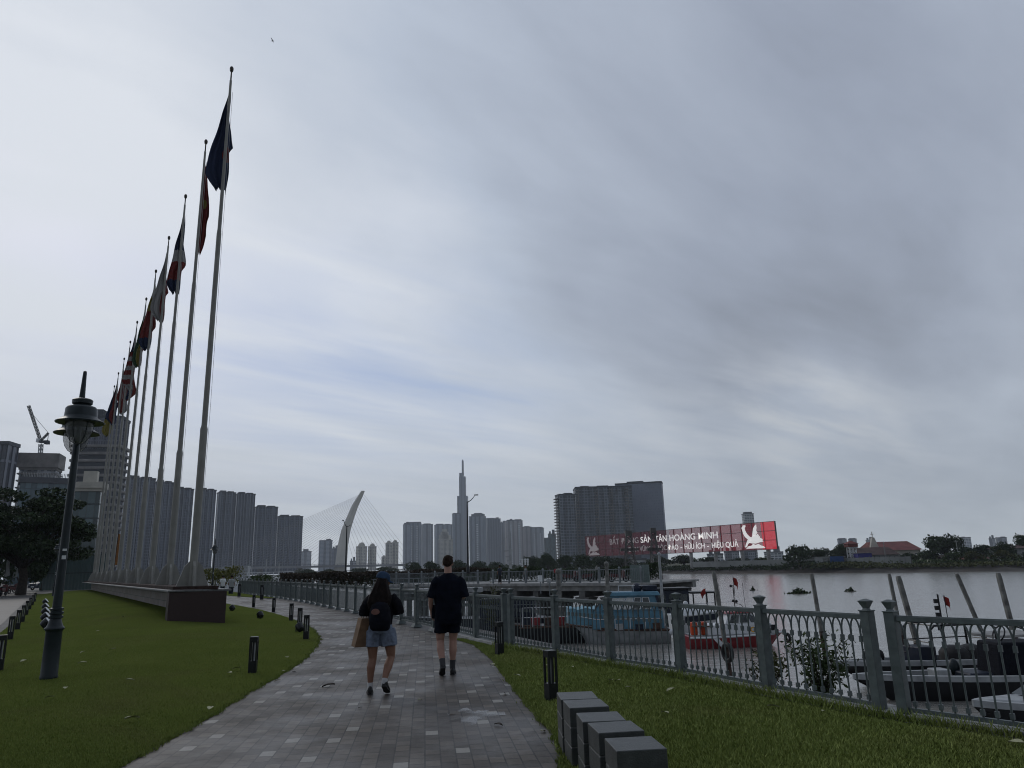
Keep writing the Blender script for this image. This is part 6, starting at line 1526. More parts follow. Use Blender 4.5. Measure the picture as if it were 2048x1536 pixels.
    if w_ > 34 and f in (f_blue, f_grey, f_pink):      # stacked balconies read as pale ladders on these fronts
        for u in ((.30, .78) if int(x0) % 2 else (.56,)):
            MB().bx(w_ * (u - .55), w_ * (u - .45), -d / 2 - 1.4, -d / 2 + .5, 6, h * (.93 if int(x1) % 2 else .86)).build('balcony_bay', f_balc, r)
# beige domed towers
def domed(x0, x1, yt, Y, label):
    r, w_, d, h = tower('domed_tower', label, x0, x1, yt + 8, Y, f_beige, .9, .1, 3, 1.2, None, m_cream)
    mb = MB()
    mb.rings([[(math.cos(PI * j / 10) * w_ * .32, y, h + .3 + math.sin(PI * j / 10) * w_ * .38) for j in range(11)] + [(-w_ * .32, y, h - 2), (w_ * .32, y, h - 2)] for y in (-d * .42, d * .42)]); mb.build('vault_roof', m_cream, r)
domed(712, 734, 1085, 1700, 'beige vault topped tower nearest the bridge pylon'); domed(736, 753, 1085, 1720, 'beige vault topped tower, second and narrower of its pair'); domed(771, 784, 1078, 1700, 'beige rounded tower, slim first half of the taller twin'); domed(783, 797, 1077, 1740, 'beige rounded tower, second half of the taller twin'); domed(763, 772, 1106, 1700, 'short beige rounded tower at the foot of the taller twin')
r, w_, d, h = tower('beige_tower', 'beige tower with a tapered stepped top in front of the grey cluster', 877, 906, 1079, 2000, f_beige, .9, 0, 3, 1.5, [(.05, .85, 12), (.15, .7, 20), (.25, .6, 27)], m_cream)
# the great spire
S = thing('skyscraper', 'tallest blue-grey skyscraper stepping up in bundled shafts to a spire', 'building', (0, 3500, 0))
def sblk(x0, x1, yt, yb, d, name, f):
    a, b2 = at(x0, yt, 3500), at(x1, yb, 3500); MB().prism(notched(b2.x - a.x, d, 3, 2.2), 0, a.z - max(b2.z, -5)).build(name, f, S).location = ((a.x + b2.x) / 2, 0, max(b2.z, -5))
for x0, x1, yt, yb, d, nm_ in ((906, 921, 1027, 1140, 40, 'lower_shaft'), (915, 937.5, 993, 1140, 50, 'main_shaft'), (918.6, 931.8, 954, 996, 38, 'upper_shaft'), (918.9, 926.5, 946.5, 956, 26, 'upper_shaft')): sblk(x0, x1, yt, yb, d, nm_, f_spire)
mb = MB(); a = at(925.6, 949, 3500); t = at(925.8, 919, 3500); mb.lathe([(5.2, a.z - 8), (4.8, a.z + (t.z - a.z) * .8), (4.4, t.z - 6), (1, t.z)], (a.x, 0, 0), 10); mb.build('spire', m_roofg, S)
# dark twin buildings on the opposite bank
r, w_, d, h = tower('dark_tower', 'slim dark tower with protruding curved balconies beside the big dark slab', 1110, 1150, 990, 880, f_dark2, .9, .3, 3, 1., [(.4, .9, 2)], m_roofd)
mb = MB()
for k in range(1, int(h / 3.4)):
    z = k * 3.4; mb.prism([(-w_ / 2 - 2.1 + .9 * math.cos(a) - .5, -d / 2 + d * .5 + d * .42 * math.sin(a)) for a in np.linspace(PI * .5, PI * 1.5, 7)] + [(-w_ / 2 + .2, -d * .3), (-w_ / 2 + .2, d * .3)], z, z + 1.1)
mb.build('balcony_slat', m_concb, r)
r, w_, d, h = tower('dark_slab_building', 'huge dark residential slab with balcony columns, taller blank wing behind the lettering', 1145, 1262, 976, 900, f_dark2, .5, .12, 8, 1.6, [(.1, .25, 2.), (.4, .6, 2.)], m_roofd)
mb = MB()
for u in (.02, .36, .62, .9):
    for k in range(2, int(h / 3.4)): z = k * 3.4; x = -w_ / 2 + u * w_; mb.bx(x - 2.4, x + 2.4, -d / 2 - 1.6, -d / 2 + .3, z, z + 1.1)
mb.build('balcony_slat', m_concb, r)
mb = MB()
for u in (.045, .385, .645, .925): x = -w_ / 2 + u * w_; mb.bx(x - .35, x + .35, -d / 2 - 1.0, -d / 2 + .2, 4, h - 2)
mb.build('facade_fin', m_concb, r)
f_slab = facade('blank slab facade', (.18, .20, .25), (.15, .17, .215), 3.4, 2.2, .5, .5, .5, .2)
r, w_, d, h = tower('dark_slab_building', 'blank dark slab tower ending the group, highest flat roof behind the lettering', 1230, 1325, 967, 940, f_slab, .35, -.1, 1, .3, [(.25, .6, 2.5)], m_roofd)
# ---------------------------------------------------------------- LED billboard
BL, BR_ = at(1170, 1070, 325), at(1549, 1043, 235)
BL.z = 0; BR_.z = 0
bz0, bz1 = 4.2, 12.9
bd = (BR_ - BL).normalized(); LB = (BR_ - BL).length
bb_ = thing('led_billboard', 'long see-through red LED billboard with white lettering and winged emblems, standing on posts', 'billboard', (BL.x, BL.y, 0), math.atan2(bd.y, bd.x))
def s_of(px, py=1080):
    a, b, c = ray(px, py)
    # intersect vertical plane through BL-BR
    den = a * bd.y - b * bd.x
    t = (BL.x * bd.y - BL.y * bd.x) / den
    return (Vector((a * t, b * t)) - Vector((BL.x, BL.y))).dot(Vector((bd.x, bd.y))), EYE + c * t
def ledmat(name, col, em, alpha):
    m, nt, p, nodes, links = new_nodes(name)
    p.inputs['Base Color'].default_value = (*[c * .5 for c in col], 1); p.inputs['Roughness'].default_value = .6
    p.inputs['Emission Color'].default_value = (*col, 1); p.inputs['Emission Strength'].default_value = em
    tr = N(nt, 'ShaderNodeBsdfTransparent'); mx = N(nt, 'ShaderNodeMixShader', ins={0: alpha, 1: tr.outputs[0], 2: p.outputs[0]})
    links.new(mx.outputs[0], nodes['Material Output'].inputs[0]); return m
led_a = ledmat('red LED mesh dim', (.26, .030, .045), .07, .40); led_a2 = ledmat('red LED mesh middling', (.32, .030, .045), .16, .46); led_b = ledmat('red LED mesh', (.40, .028, .045), .18, .50); led_c = ledmat('red LED mesh bright', (.75, .045, .07), .38, .72)
led_w = emis('white LED', (.80, .78, .76), .50); led_w2 = emis('dim white LED', (.36, .32, .32), .16)
sp_ = [0, s_of(1290)[0], s_of(1340)[0], s_of(1440)[0], s_of(1500)[0], s_of(1525)[0], LB]
for i, (a, b2) in enumerate(zip(sp_, sp_[1:])):
    mb = MB(); mb.bx(a, b2, -.1, .1, bz0, bz1); mb.build('led_panel', [led_a, led_a, led_a2, led_b, led_b, led_c][i], bb_)
mb = MB(); n = 22
for k in range(n + 1): mb.bx(LB * k / n - .10, LB * k / n + .10, -.135, .35, bz0, bz1)
for z in (bz0, bz0 + 2.9, bz0 + 5.8, bz1): mb.bx(0, LB, -.13, .3, z - .07, z + .07)
mb.build('frame_lattice', m_concd, bb_)
for px in (1187, 1205, 1258, 1298, 1376, 1425, 1478, 1530):
    s_ = min(max(s_of(px)[0], 1), LB - 1); mb = MB(); mb.lathe([(.7, FZ - .5), (.6, bz0 + .3)], (s_, .9, 0), 10); mb.build('post', m_conc, bb_)
_cu = bpy.data.curves.new('txt', 'FONT'); _cu.body = 'H'; _cu.size = 1; _o = bpy.data.objects.new('txt', _cu); COL.objects.link(_o); bpy.context.evaluated_depsgraph_get().update()
CAP = max(v.co.y for v in bpy.data.meshes.new_from_object(_o.evaluated_get(bpy.context.evaluated_depsgraph_get())).vertices); bpy.data.objects.remove(_o)
def word(s, px0, px1, z0, cap, m):
    """one word of the board: its width fits the place, its capitals are CAP high, accents ride above and below"""
    a, b2 = s_of(px0)[0], s_of(px1)[0]
    cu = bpy.data.curves.new('txt', 'FONT'); cu.body = s; cu.size = 1; cu.extrude = .02; cu.offset = .008
    o = bpy.data.objects.new('txt', cu); COL.objects.link(o); dg = bpy.context.evaluated_depsgraph_get(); dg.update()
    me = bpy.data.meshes.new_from_object(o.evaluated_get(dg)); bpy.data.objects.remove(o)
    xs = [v.co.x for v in me.vertices]; x0, x1 = min(xs), max(xs)
    for v in me.vertices: v.co = (a + (v.co.x - x0) / (x1 - x0) * (b2 - a), -.16 - v.co.z * 2, z0 + v.co.y / CAP * cap)
    me.materials.clear(); me.materials.append(m); q = bpy.data.objects.new('lettering', me); COL.objects.link(q); q.parent = bb_
for s, x0, x1, w_ in (('BẤT', 1220, 1238.5, 0), ('ĐỘNG', 1243, 1277.5, 0), ('SẢN', 1282, 1305, 1), ('TÂN', 1311, 1334, 1), ('HOÀNG', 1340, 1391.5, 1), ('MINH', 1398, 1437, 1)): word(s, x0, x1, 8.75, 2.15, led_w if w_ else led_w2)
for s, x0, x1, w_ in (('BỀN', 1257, 1276, 0), ('VỮNG', 1279, 1302, 0), ('-', 1305, 1308.5, 0), ('ĐỘC', 1313, 1333, 0), ('ĐÁO', 1336, 1356, 1), ('-', 1360.5, 1364, 1), ('HỮU', 1369, 1387.5, 1), ('ÍCH', 1392, 1409, 1), ('-', 1414, 1417.5, 1), ('HIỆU', 1423.5, 1446.5, 1), ('QUẢ', 1451, 1476.5, 1)):
    word(s, x0, x1, 5.5, 1.75, led_w if w_ else led_w2)
def emblem(px0, px1, m):
    a, b2 = s_of(px0)[0], s_of(px1)[0]; w = b2 - a; r = MB()
    def poly(P): r.hexa([(a + x * w, -.16, bz0 + .5 + z * 7.6) for x, z in P], [(a + x * w, -.22, bz0 + .5 + z * 7.6) for x, z in P])
    poly([(.03, .80), (.0, .90), (.07, .97), (.09, 1.02), (.14, .98), (.19, 1.03), (.20, .95), (.15, .88), (.17, .76), (.24, .62), (.33, .52), (.42, .46), (.36, .36), (.26, .38), (.13, .50), (.06, .64)])
    poly([(.46, .50), (.50, .68), (.54, .84), (.62, .95), (.69, 1.0), (.70, .86), (.67, .74), (.72, .66), (.62, .56)])
    poly([(.34, .34), (.42, .47), (.52, .55), (.66, .57), (.73, .60), (.76, .53), (.82, .47), (.80, .43), (.92, .38), (.90, .32), (.94, .27), (.78, .25), (.60, .20), (.44, .21), (.30, .24)])
    poly([(.24, .38), (.36, .36), (.32, .25), (.24, .20), (.18, .08), (.10, .05), (.10, .11), (.16, .24)])
    poly([(.12, .0), (1.0, .0), (.93, .08), (.80, .12), (.72, .18), (.58, .15), (.46, .19), (.38, .12), (.26, .11)])
    return r.build('winged_emblem', m, bb_)
emblem(1486, 1530, led_w); emblem(1174, 1199, led_w2)
# ---------------------------------------------------------------- opposite bank furniture
pa, pb = at(1385, 1128, 262), at(1824, 1134, 205)
pa.z = pb.z = FZ
hg = thing('site_fence', 'long grey panel fence along the opposite bank below the billboard', 'fence', pa, math.atan2(pb.y - pa.y, pb.x - pa.x)); Lf_ = (pb - pa).length; n = 52
for k in range(n):
    MB().bx(k * Lf_ / n + .03, (k + 1) * Lf_ / n - .03, -.04, .04, .1, 1.9 + .15 * random.random()).build('panel', m_hoardg, hg)
mb = MB()
for k in range(n + 1): mb.bx(k * Lf_ / n - .12, k * Lf_ / n + .12, .05, .2, 0, 2.2)
mb.build('post_frame', m_concd, hg)
def house(label, x0, x1, ye, yr, yb, Y, wall, roof, name='house', dep=9.):
    a, b2 = at(x0, ye, Y), at(x1, ye, Y); rt = at((x0 + x1) / 2, yr, Y).z; r = thing(name, label, 'house', (a.x, Y, FZ)); w = b2.x - a.x; he = a.z - FZ; hr = rt - FZ
    MB().bx(0, w, 0, dep, 0, he).build('wall', wall, r)
    mb = MB(); mb.rings([[(-.5, -.8, he - .1), (w + .5, -.8, he - .1), (w * .97, dep / 2, hr), (w * .03, dep / 2, hr)], [(-.5, dep + .8, he - .1), (w + .5, dep + .8, he - .1), (w * .97, dep / 2 + .1, hr), (w * .03, dep / 2 + .1, hr)]]); mb.build('roof', roof, r)
    n = max(3, int(w / 3))
    for k in range(n): x = w * (k + .5) / n; MB().bx(x - .5, x + .5, -.06, .02, he * .25, he * .7).build('window', m_glass, r)
    return r
ch = house('long hall with a bright red tiled roof and pale gables among the trees', 1752, 1841, 1101, 1082, 1112, 260, m_cream, m_rooft, 'red_roofed_hall', 14)
mb = MB(); mb.hexa([(-1.5, 2, 2), (3.2, 2, 2), (3.2, 3, 2), (-1.5, 3, 2)], [(.2, 2, 8.6), (1.0, 2, 8.6), (1.0, 3, 8.6), (.2, 3, 8.6)]); mb.bx(.5, .7, 2.4, 2.6, 8.6, 10.6); mb.bx(.1, 1.1, 2.4, 2.6, 9.6, 9.8); mb.build('gable', m_cream, ch)
house('low house with a brown tiled roof in front of the red roofed hall', 1718, 1795, 1110, 1094, 1120, 235, m_offw, m_roofb)
house('small house with a dull red roof past the big dark tree', 1944, 1980, 1118, 1109, 1122, 215, m_cream, m_rooft)
house('cream house with a pale wall half hidden by the trees', 1862, 1892, 1110, 1103, 1118, 225, m_cream, m_offw)
house('yellowish two storey house at the picture edge on the opposite bank', 2018, 2075, 1096, 1090, 1118, 200, m_offw, m_roofb)
cn = thing('shipping_container', 'blue container standing at the grey fence', 'container', (*at(1664, 1128, 218).to_tuple()[:2], FZ)); MB().bx(0, 3.6, 0, 2.4, .2, 2.5).build('box', m_cont, cn); mb = MB()
for k in range(14): mb.bx(k * .26 + .05, k * .26 + .15, -.05, 0, .3, 2.4)
mb.build('corrugation_rib', m_cont, cn)
hu = thing('site_hut', 'small grey hut with a flat roof beside the blue container', 'hut', (*at(1637, 1128, 219).to_tuple()[:2], FZ)); MB().bx(0, 3.8, 0, 2.6, 0, 2.3).build('wall', m_offw, hu); MB().bx(-.3, 8, -.3, 3, 2.32, 2.5).build('roof', m_conc, hu); MB().bx(1.4, 3.2, -.05, .02, .1, 2).build('door', m_glass, hu)
tp = thing('blue_tarpaulin_shed', 'violet blue sheeted shed between the water tower and the brown roofed house', 'shed', (*at(1717, 1118, 228).to_tuple()[:2], FZ)); MB().bx(0, 4.2, 0, 3, .2, 3.2).build('sheeting', m_cont2, tp); MB().bx(-.2, 4.4, -.2, 3.2, 3.21, 3.35).build('roof', m_conc, tp)
wtp = at(1706, 1122, 232); wt = thing('water_tower', 'white lattice water tower with a red hatched tank roof', 'water tower', (wtp.x, wtp.y, FZ)); th = at(1706, 1094, 232).z - FZ
mb = MB()
for sx in (-1, 1):
    for sy in (-1, 1): mb.bar((1.1 * sx, 1.1 * sy, 0), (.95 * sx, .95 * sy, th), .12)
for k in range(4):
    z0, z1 = th * k / 4, th * (k + 1) / 4
    for sy in (-1, 1): mb.bar((-1.05, sy, z0), (1.05, sy, z1), .08); mb.bar((1.05, sy, z0), (-1.05, sy, z1), .08); mb.bar((-1.05, sy, z1), (1.05, sy, z1), .08)
mb.build('lattice', m_white, wt)
mb = MB(); mb.bx(-1.5, 1.5, -1.5, 1.5, th, th + 1.0); mb.hexa([(-1.8, -1.8, th + 1), (1.8, -1.8, th + 1), (1.8, 1.8, th + 1), (-1.8, 1.8, th + 1)], [(-.2, -.2, th + 1.9), (.2, -.2, th + 1.9), (.2, .2, th + 1.9), (-.2, .2, th + 1.9)]); mb.build('tank', m_rooft, wt)
for px, yt, yb, Y, lab in ((1589, 1092, 1126, 235, 'thin grey pole in front of the first dark trees past the billboard'), (1918, 1080, 1118, 210, 'pale thin pole beside the big dark tree'), (1772, 1083, 1120, 230, 'thin pole in front of the red roofed hall')):
    b_ = at(px, yb, Y); t = at(px, yt, Y); r = thing('utility_pole', lab, 'pole', (b_.x, Y, FZ)); MB().lathe([(.16, 0), (.10, t.z - FZ)], n=8).build('shaft', m_conc, r); MB().bx(-.6, .6, -.05, .05, t.z - FZ - .5, t.z - FZ - .38).build('cross_arm', m_conc, r)
# white lattice mast beyond the jetty
b_ = at(1021, 1136, 110); t = at(1022, 1062, 110); r = thing('signal_mast', 'tapering white lattice mast with cross arms beyond the jetty', 'mast', (b_.x, 110, 0)); hh = t.z
mb = MB(); mb.path([(0, 0, 0), (.05, 0, hh * .6), (.1, 0, hh)], [.32, .18, .05], 6); mb.build('mast_pole', m_offw, r)
mb = MB()
for z, w in ((hh * .55, 1.0), (hh * .42, .7), (hh * .33, .5)): mb.bx(-w, w * .4, -.06, .06, z, z + .12)
mb.path([(-2.0, 0, hh * .6), (0, 0, hh * .95), (1.8, 0, hh * .6)], .03, 4); mb.build('cross_arm', m_offw, r)
for px in (1045, 1051, 1056):
    b_ = at(px, 1140, 95); r = thing('festoon_pole', 'thin pole strung with white discs beyond the jetty', 'festoon', b_, 0, 'poles strung with white discs'); hh = at(px, 1117, 95).z - b_.z
    mb = MB(); mb.bar((0, 0, -.5), (0, 0, hh), .02, 6); mb.build('pole', m_black, r)
    mb = MB()
    for k in range(6): mb.ball((0, -.05, hh - .12 - k * hh / 6.5), (.16 - .012 * k, .04, .13 - .01 * k), 8, 5)
    mb.build('disc_print', m_white, r)
# ---------------------------------------------------------------- trees
def crown_proto(seed, n, ncl=16, flat=.75):
    rg = np.random.default_rng(seed); cs = []
    for k in range(ncl):
        d = rg.normal(size=3); d /= np.linalg.norm(d); d[2] = abs(d[2]) * 1.1 - .35
        c = d * rg.uniform(.35, .78); rad = rg.uniform(.26, .46)
        q_ = rg.normal(size=(n // ncl, 3)); q_ /= np.linalg.norm(q_, axis=1)[:, None]; q_ *= (rg.uniform(.35, 1, (len(q_), 1)) ** .5) * rad; cs.append(c + q_ * (1, 1, .8))
    P = np.concatenate(cs); P[:, 2] *= flat; P[:, 2] -= P[:, 2].min(); P[:, 2] /= P[:, 2].max()
    return leafmesh(P, .062, .6, .5, rg)
protos = [crown_proto(s, 2600) for s in (11, 12, 13, 14)]
def tree_make(k, m):
    r = thing('tree', '', 'tree', (0, 0, 0)); v, f = protos[k]; c = np_mesh('crown', v * np.array([1, 1, .82]) + np.array([0, 0, .18]), f, m, r)
    mb = MB(); mb.path([(0, 0, 0), (.03, 0, .2), (.0, .02, .45)], [.07, .055, .035], 7)
    for a in range(4): an = a * 1.6 + k; mb.path([(.02, 0, .2), (math.cos(an) * .25, math.sin(an) * .25, .42), (math.cos(an) * .5, math.sin(an) * .5, .58)], [.035, .022, .01], 5)
    mb.build('trunk', m_bark, r); return r
tp_ = {}
def tree(px0, px1, yt, Y, m, label, zb=FZ, group=None, hmin=3.):
    key = (int(px0 * 7 + yt) % 4, m.name)
    a, b2 = at(px0, yt, Y), at(px1, yt, Y); h = max(hmin, a.z - zb); w = (b2.x - a.x) / 1.75
    if key not in tp_: o = tp_[key] = tree_make(*[key[0], m])
    else: o = dup(tp_[key])
    o.location = ((a.x + b2.x) / 2, Y, zb); o.scale = (w, w * .9, h); o.rotation_euler = (0, 0, (px0 * 1.7) % 6.28); o['label'] = label
    if group: o['group'] = group
gR = 'trees on the opposite bank'
for x0, x1, yt, Y, m, lab in [(1566, 1622, 1090, 225, m_leafd, 'first dark round tree past the end of the billboard'), (1612, 1668, 1096, 230, m_leafd, 'lower dark tree between the thin grey pole and the site hut'), (1650, 1708, 1088, 238, m_leafd, 'dark tree behind the white water tower'), (1845, 1930, 1069, 215, m_leafd, 'biggest dark tree on the opposite bank, past the red roofed hall'), (1825, 1870, 1100, 218, m_leafm, 'low green tree at the foot of the red roof gable'),
        (1925, 1992, 1090, 212, m_leafd, 'broad dark tree next to the biggest one'), (1978, 2025, 1084, 200, m_leafd, 'dark spreading tree in front of the yellowish house'), (2026, 2070, 1066, 205, m_leafd, 'tall dark tree at the picture edge on the opposite bank'), (1884, 1925, 1108, 205, m_leafm, 'light green low tree in front of the cream house'), (1790, 1832, 1108, 222, m_leafd, 'low dark tree below the red roof'), (1930, 1965, 1117, 198, m_leafo, 'olive low tree by the small red roofed house'),
        (1985, 2030, 1112, 196, m_leafo, 'olive low tree near the water under the dark spreading one'), (1450, 1500, 1116, 300, m_leafd, 'low dark tree under the billboard by its third post'), (1500, 1545, 1116, 290, m_leafd, 'low dark tree under the winged emblem'), (1395, 1445, 1114, 310, m_leafd, 'low dark tree under the billboard text'), (1335, 1400, 1110, 330, m_leafd, 'dark tree under the middle of the billboard')]:
    tree(x0, x1, yt, Y, m, lab, FZ, gR)
gJ = 'trees beyond the jetty'
JT = [(808, 850, 1124, 300), (845, 880, 1122, 280), (898, 940, 1120, 300), (935, 975, 1122, 320), (965, 1010, 1124, 300), (1040, 1085, 1112, 260), (1072, 1118, 1106, 250), (1105, 1150, 1110, 270), (1140, 1190, 1108, 260), (1180, 1230, 1112, 280), (1215, 1265, 1116, 300), (1290, 1345, 1112, 340), (700, 740, 1136, 420), (640, 680, 1138, 400), (590, 640, 1138, 380), (745, 800, 1134, 420)]
JLb = ['dark tree at the far end of the bridge deck', 'dark tree just before the man in black', 'dark tree right behind the head of the man in black', 'dark tree at the foot of the great spire', 'low dark tree second past the road lamp', 'dark tree by the poles with white discs', 'tall dark tree under the last hazy tower', 'dark tree under the teal block', 'dark tree under the slim balcony tower', 'dark tree below the first letters of the billboard', 'dark tree before the low white block', 'dark tree past the low white block', 'far low tree under the bridge deck by the pylon', 'far low tree before the pylon foot', 'far low tree under the stays', 'far low tree under the short stays past the pylon']
for (x0, x1, yt, Y), lab in zip(JT, JLb): tree(x0, x1, yt, Y, m_leafd, lab, -1.5, gJ)
# scrub on the mud bank
def scrubline(name, label, p0, p1, n, h, m, seed, z0=FZ, wid=4., size=.35):
    rg = np.random.default_rng(seed); p0, p1 = Vector(p0), Vector(p1); t = rg.uniform(0, 1, n); L_ = (p1 - p0).length
    hh = h * (.35 + .65 * np.abs(np.sin(t * L_ * .11 + seed) * np.sin(t * L_ * .037 + 2))); P = np.outer(1 - t, np.array(p0)) + np.outer(t, np.array(p1))
    P[:, 0] += rg.normal(0, wid * .5, n); P[:, 1] += rg.normal(0, wid * .5, n); P[:, 2] = z0 + hh * np.sqrt(rg.uniform(0, 1, n)) - .2
    v, f = leafmesh(P, size, .6, .5, rg); o = np_mesh(name, v, f, m); tag(o, label, 'scrub', kind='stuff')
scrubline('bank_vegetation', 'dark scrub along the opposite mud bank', (57, 290, 0), (92, 216, 0), 6000, 2.6, m_leafd, 3, -2.0, 5)
scrubline('bank_vegetation', 'green scrub along the opposite bank below the houses', (90, 219, 0), (150, 150, 0), 8000, 2.0, m_leafo, 4, -1.7, 6)
scrubline('bank_vegetation', 'low green scrub behind the bank', (96, 226, 0), (170, 160, 0), 5000, 2.6, m_leafm, 5, -1.2, 8)
scrubline('bank_vegetation', 'far dark scrub towards the bridge', (55, 300, 0), (-60, 720, 0), 5000, 4., m_leafd, 6, -1.5, 8, .7)
# big spreading tree over the road
tb = at(42, 1178, 78); bt = thing('rain_tree', 'big dark spreading tree over the road, filling the picture edge', 'tree', (tb.x, 78, 0))
rg = np.random.default_rng(21); cs = []; mb = MB(); mb.path([(0, 0, -.2), (.1, 0, 1.6), (-.2, .1, 3.0)], [.55, .42, .36], 10)
for k in range(85):
    a = rg.uniform(0, 2 * PI); rad = 6.3 * math.sqrt(rg.uniform(.02, 1)); zt = 2.2 + 10.2 * math.sqrt(max(0, 1 - (rad / 6.7) ** 2)) * rg.uniform(.25, 1.); c = np.array([math.cos(a) * rad - 1.2, math.sin(a) * rad, zt])
    if k % 4 == 0: mb.path([(-.2, .1, 2.6), (c[0] * .4, c[1] * .4, 2.8 + (zt - 2.8) * .6), tuple(c)], [.22, .13, .03], 6)
    q_ = rg.normal(size=(420, 3)); q_ /= np.linalg.norm(q_, axis=1)[:, None]; q_ *= rg.uniform(.3, 1, (420, 1)) ** .6 * np.array([1.75, 1.75, .62]); cs.append(c + q_)
P = np.concatenate(cs); v, f = leafmesh(P, .20, .5, .8, rg); np_mesh('crown', v, f, m_leafd, bt); mb.build('trunk', m_bark, bt, True)
tree(-60, 40, 1010, 95, m_leafd, 'darker tree crowding behind the big spreading tree', 0, 'trees over the road')
tree(60, 130, 1085, 100, m_leafd, 'lower dark tree between the spreading tree and the green hoarding', 0, 'trees over the road')
tree(10, 90, 1100, 88, m_leafd, 'low dark tree under the spreading crown', 0, 'trees over the road')
# parked motorbikes, covered car and banners under the tree
def motorbike():
    r = thing('motorbike', '', 'motorbike', (0, 0, 0))
    for x in (-.62, .62): mb = MB(); mb.torus((x, 0, .28), .23, .055, (0, 1, 0), 18, 8); mb.torus((x, 0, .28), .05, .04, (0, 1, 0), 10, 6); mb.build('wheel', m_rub, r, True)
    mb = MB(); mb.path([(.62, 0, .28), (.5, 0, .62), (.42, 0, .98)], .05, 8); mb.hexa([(-.75, -.11, .45), (.1, -.11, .32), (.1, .11, .32), (-.75, .11, .45)], [(-.85, -.10, .70), (.15, -.12, .62), (.15, .12, .62), (-.85, .10, .70)]); mb.hexa([(.3, -.2, .35), (.48, -.16, .35), (.48, .16, .35), (.3, .2, .35)], [(.36, -.2, .92), (.52, -.12, .92), (.52, .12, .92), (.36, .2, .92)]); mb.build('body', m_redk, r, bevel=.03)
    mb = MB(); mb.hexa([(-.7, -.12, .705), (.1, -.12, .64), (.1, .12, .64), (-.7, .12, .705)], [(-.7, -.1, .80), (.05, -.11, .74), (.05, .11, .74), (-.7, .1, .80)]); mb.build('seat', m_rub, r, bevel=.03)
    mb = MB(); mb.path([(.40, -.34, 1.02), (.43, 0, 1.0), (.40, .34, 1.02)], .018, 6); mb.path([(.41, .28, 1.02), (.43, .33, 1.2)], .01, 5); mb.ball((.43, .34, 1.24), (.02, .06, .045), 8, 5); mb.build('handlebar', m_black, r)
    mb = MB(); mb.ball((.55, 0, .88), (.06, .09, .07), 10, 6); mb.build('headlight', m_offw, r, True); return r
m_redk = mat('dark red scooter plastic', (.09, .022, .022), .3)
m0 = motorbike()
for k, (px, py, rz, lab) in enumerate([(6, 1192, 1.9, 'parked scooter at the very picture edge under the spreading tree'), (26, 1187, 1.6, 'parked dark red scooter second from the picture edge'), (38, 1185, 1.4, 'parked dark red scooter nearest the dark car')]):
    o = m0 if k == 0 else dup(m0); p = gp(px, py, 0); o.location = p; o.rotation_euler = (0, 0, rz); o['label'] = lab; o['group'] = 'scooters parked under the tree'; o.scale = (1.15, 1.15, 1.15)
for k, (px, Y, rz, lab) in enumerate([(1142, 66, .3, 'parked scooter on the jetty between the red disc and the second upright pole'), (1168, 65, 2.9, 'second parked scooter on the jetty, nearer the upright pole'), (1238, 62, .2, 'parked scooter on the jetty close to its end panel')]):
    o = dup(m0); p = at(px, 1166, Y); o.location = (p.x, Y, .0); o.rotation_euler = (0, 0, rz); o['label'] = lab; o['group'] = 'scooters parked on the jetty'; o.scale = (1, 1, 1)
p = gp(64, 1181, 0); ca = thing('parked_car', 'dark navy car parked facing the camera in front of the green hoarding', 'car', p, -.25)
mb = MB(); mb.rings([[(-.88, y, .3), (.88, y, .3), (.88, y, .85), (.80, y, z1), (-.80, y, z1), (-.88, y, .85)] for y, z1 in ((0, .92), (.25, .98), (1.1, 1.05), (4.0, 1.05), (4.3, .9))]); mb.build('body', m_navy, ca, bevel=.06)
mb = MB(); mb.hexa([(-.78, 1.0, 1.05), (.78, 1.0, 1.05), (.78, 3.9, 1.05), (-.78, 3.9, 1.05)], [(-.62, 1.7, 1.6), (.62, 1.7, 1.6), (.62, 3.4, 1.6), (-.62, 3.4, 1.6)]); mb.build('cabin_glass', m_glass, ca, bevel=.05)
for sx in (-1, 1): MB().bx(sx * .68 - .16, sx * .68 + .16, -.03, .05, .66, .82).build('headlight', m_offw, ca, bevel=.02)
for sx in (-.82, .82):
    for y in (.8, 3.4): MB().torus((sx, y, .32), .22, .1, (1, 0, 0), 16, 8).build('wheel', m_rub, ca, True)
MB().bx(-.26, .26, -.035, .0, .42, .54).build('number_plate', m_white, ca)
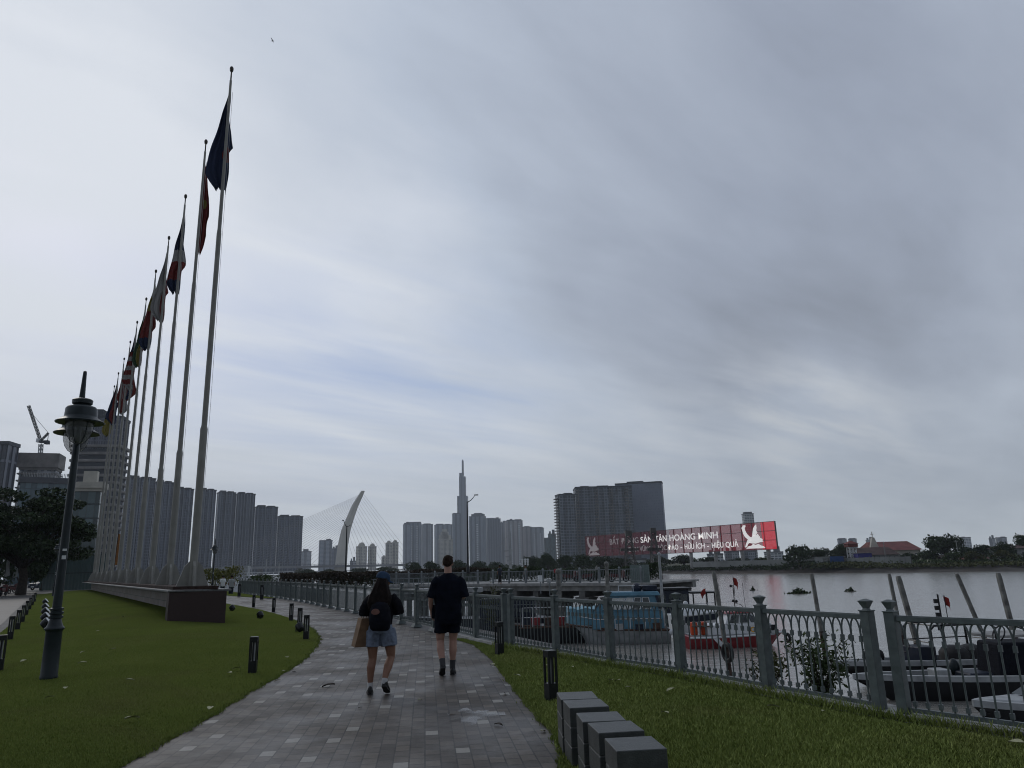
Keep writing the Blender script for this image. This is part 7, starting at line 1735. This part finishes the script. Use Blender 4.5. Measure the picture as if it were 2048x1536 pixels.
for k, (px, pyb, pyt, lab) in enumerate([(3, 1186, 1112, 'tall narrow pale banner on a pole at the picture edge under the tree'), (16, 1184, 1120, 'leaning pale banner second from the picture edge under the tree')]):
    p = gp(px, pyb + 3, 0); h = at(px, pyt, p.y).z; r = thing('banner', lab, 'banner', p, .3 * k); MB().bar((0, 0, 0), (.1 + .3 * k, 0, h), .03, 6).build('pole', m_black, r)
    mb = MB(); rr = []
    for i in range(9): t = i / 8; z = h * (.45 + .5 * t); x = (.1 + .3 * k) * (z / h); rr.append([(x, .04 * math.sin(t * 6), z), (x + .5 * (1 - .3 * t), .08 * math.sin(t * 7 + 1), z + .1), (x + .5 * (1 - .3 * t), .08 * math.sin(t * 7 + 1) + .01, z + .1), (x, .04 * math.sin(t * 6) + .01, z)])
    mb.rings(rr); mb.build('cloth', m_offw, r, True)
p = pp[8] + Vector((-1.5, 3., 0)); r = thing('banner', 'bright orange sail banner showing between the far flagpoles', 'banner', at(228, 1130, 84)); h = at(230, 1067, 84).z - at(228, 1130, 84).z
MB().bar((0, 0, -1.5), (.15, 0, h), .03, 6).build('pole', m_black, r); mb = MB(); mb.hexa([(-.15, 0, 0), (.55, 0, 0), (.55, .02, 0), (-.15, .02, 0)], [(.15, 0, h), (.45, 0, h * .95), (.45, .02, h * .95), (.15, .02, h)]); mb.build('cloth', mat('orange cloth', (.38, .17, .055), .8), r)
# bird
p = at(545, 82, 60); b_ = thing('bird', 'tiny pale bird gliding high in the open sky', 'bird', p); mb = MB(); mb.path([(-.14, 0, 0), (0, 0, .02), (.16, 0, 0)], [.01, .05, .015], 8); mb.hexa([(-.03, 0, .02), (.07, 0, .02), (.0, -.32, .10), (-.05, -.32, .10)], [(-.03, 0, .03), (.07, 0, .03), (.0, -.32, .105), (-.05, -.32, .105)]); mb.hexa([(-.03, 0, .02), (.07, 0, .02), (.0, .32, .10), (-.05, .32, .10)], [(-.03, 0, .03), (.07, 0, .03), (.0, .32, .105), (-.05, .32, .105)]); mb.build('body', m_offw, b_)
# ---------------------------------------------------------------- haze
hz = MB().bx(-5200, 5200, -480, 5150, -6, 560).build('haze', None)
hz.data.materials.clear()
m = bpy.data.materials.new('haze air'); m.use_nodes = True; nt = m.node_tree; nt.nodes.clear()
o_ = nt.nodes.new('ShaderNodeOutputMaterial'); v_ = nt.nodes.new('ShaderNodeVolumePrincipled')
v_.inputs['Color'].default_value = (.86, .92, 1., 1); v_.inputs['Density'].default_value = HAZE
nt.links.new(v_.outputs[0], o_.inputs['Volume']); hz.data.materials.append(m); tag(hz, kind='stuff')
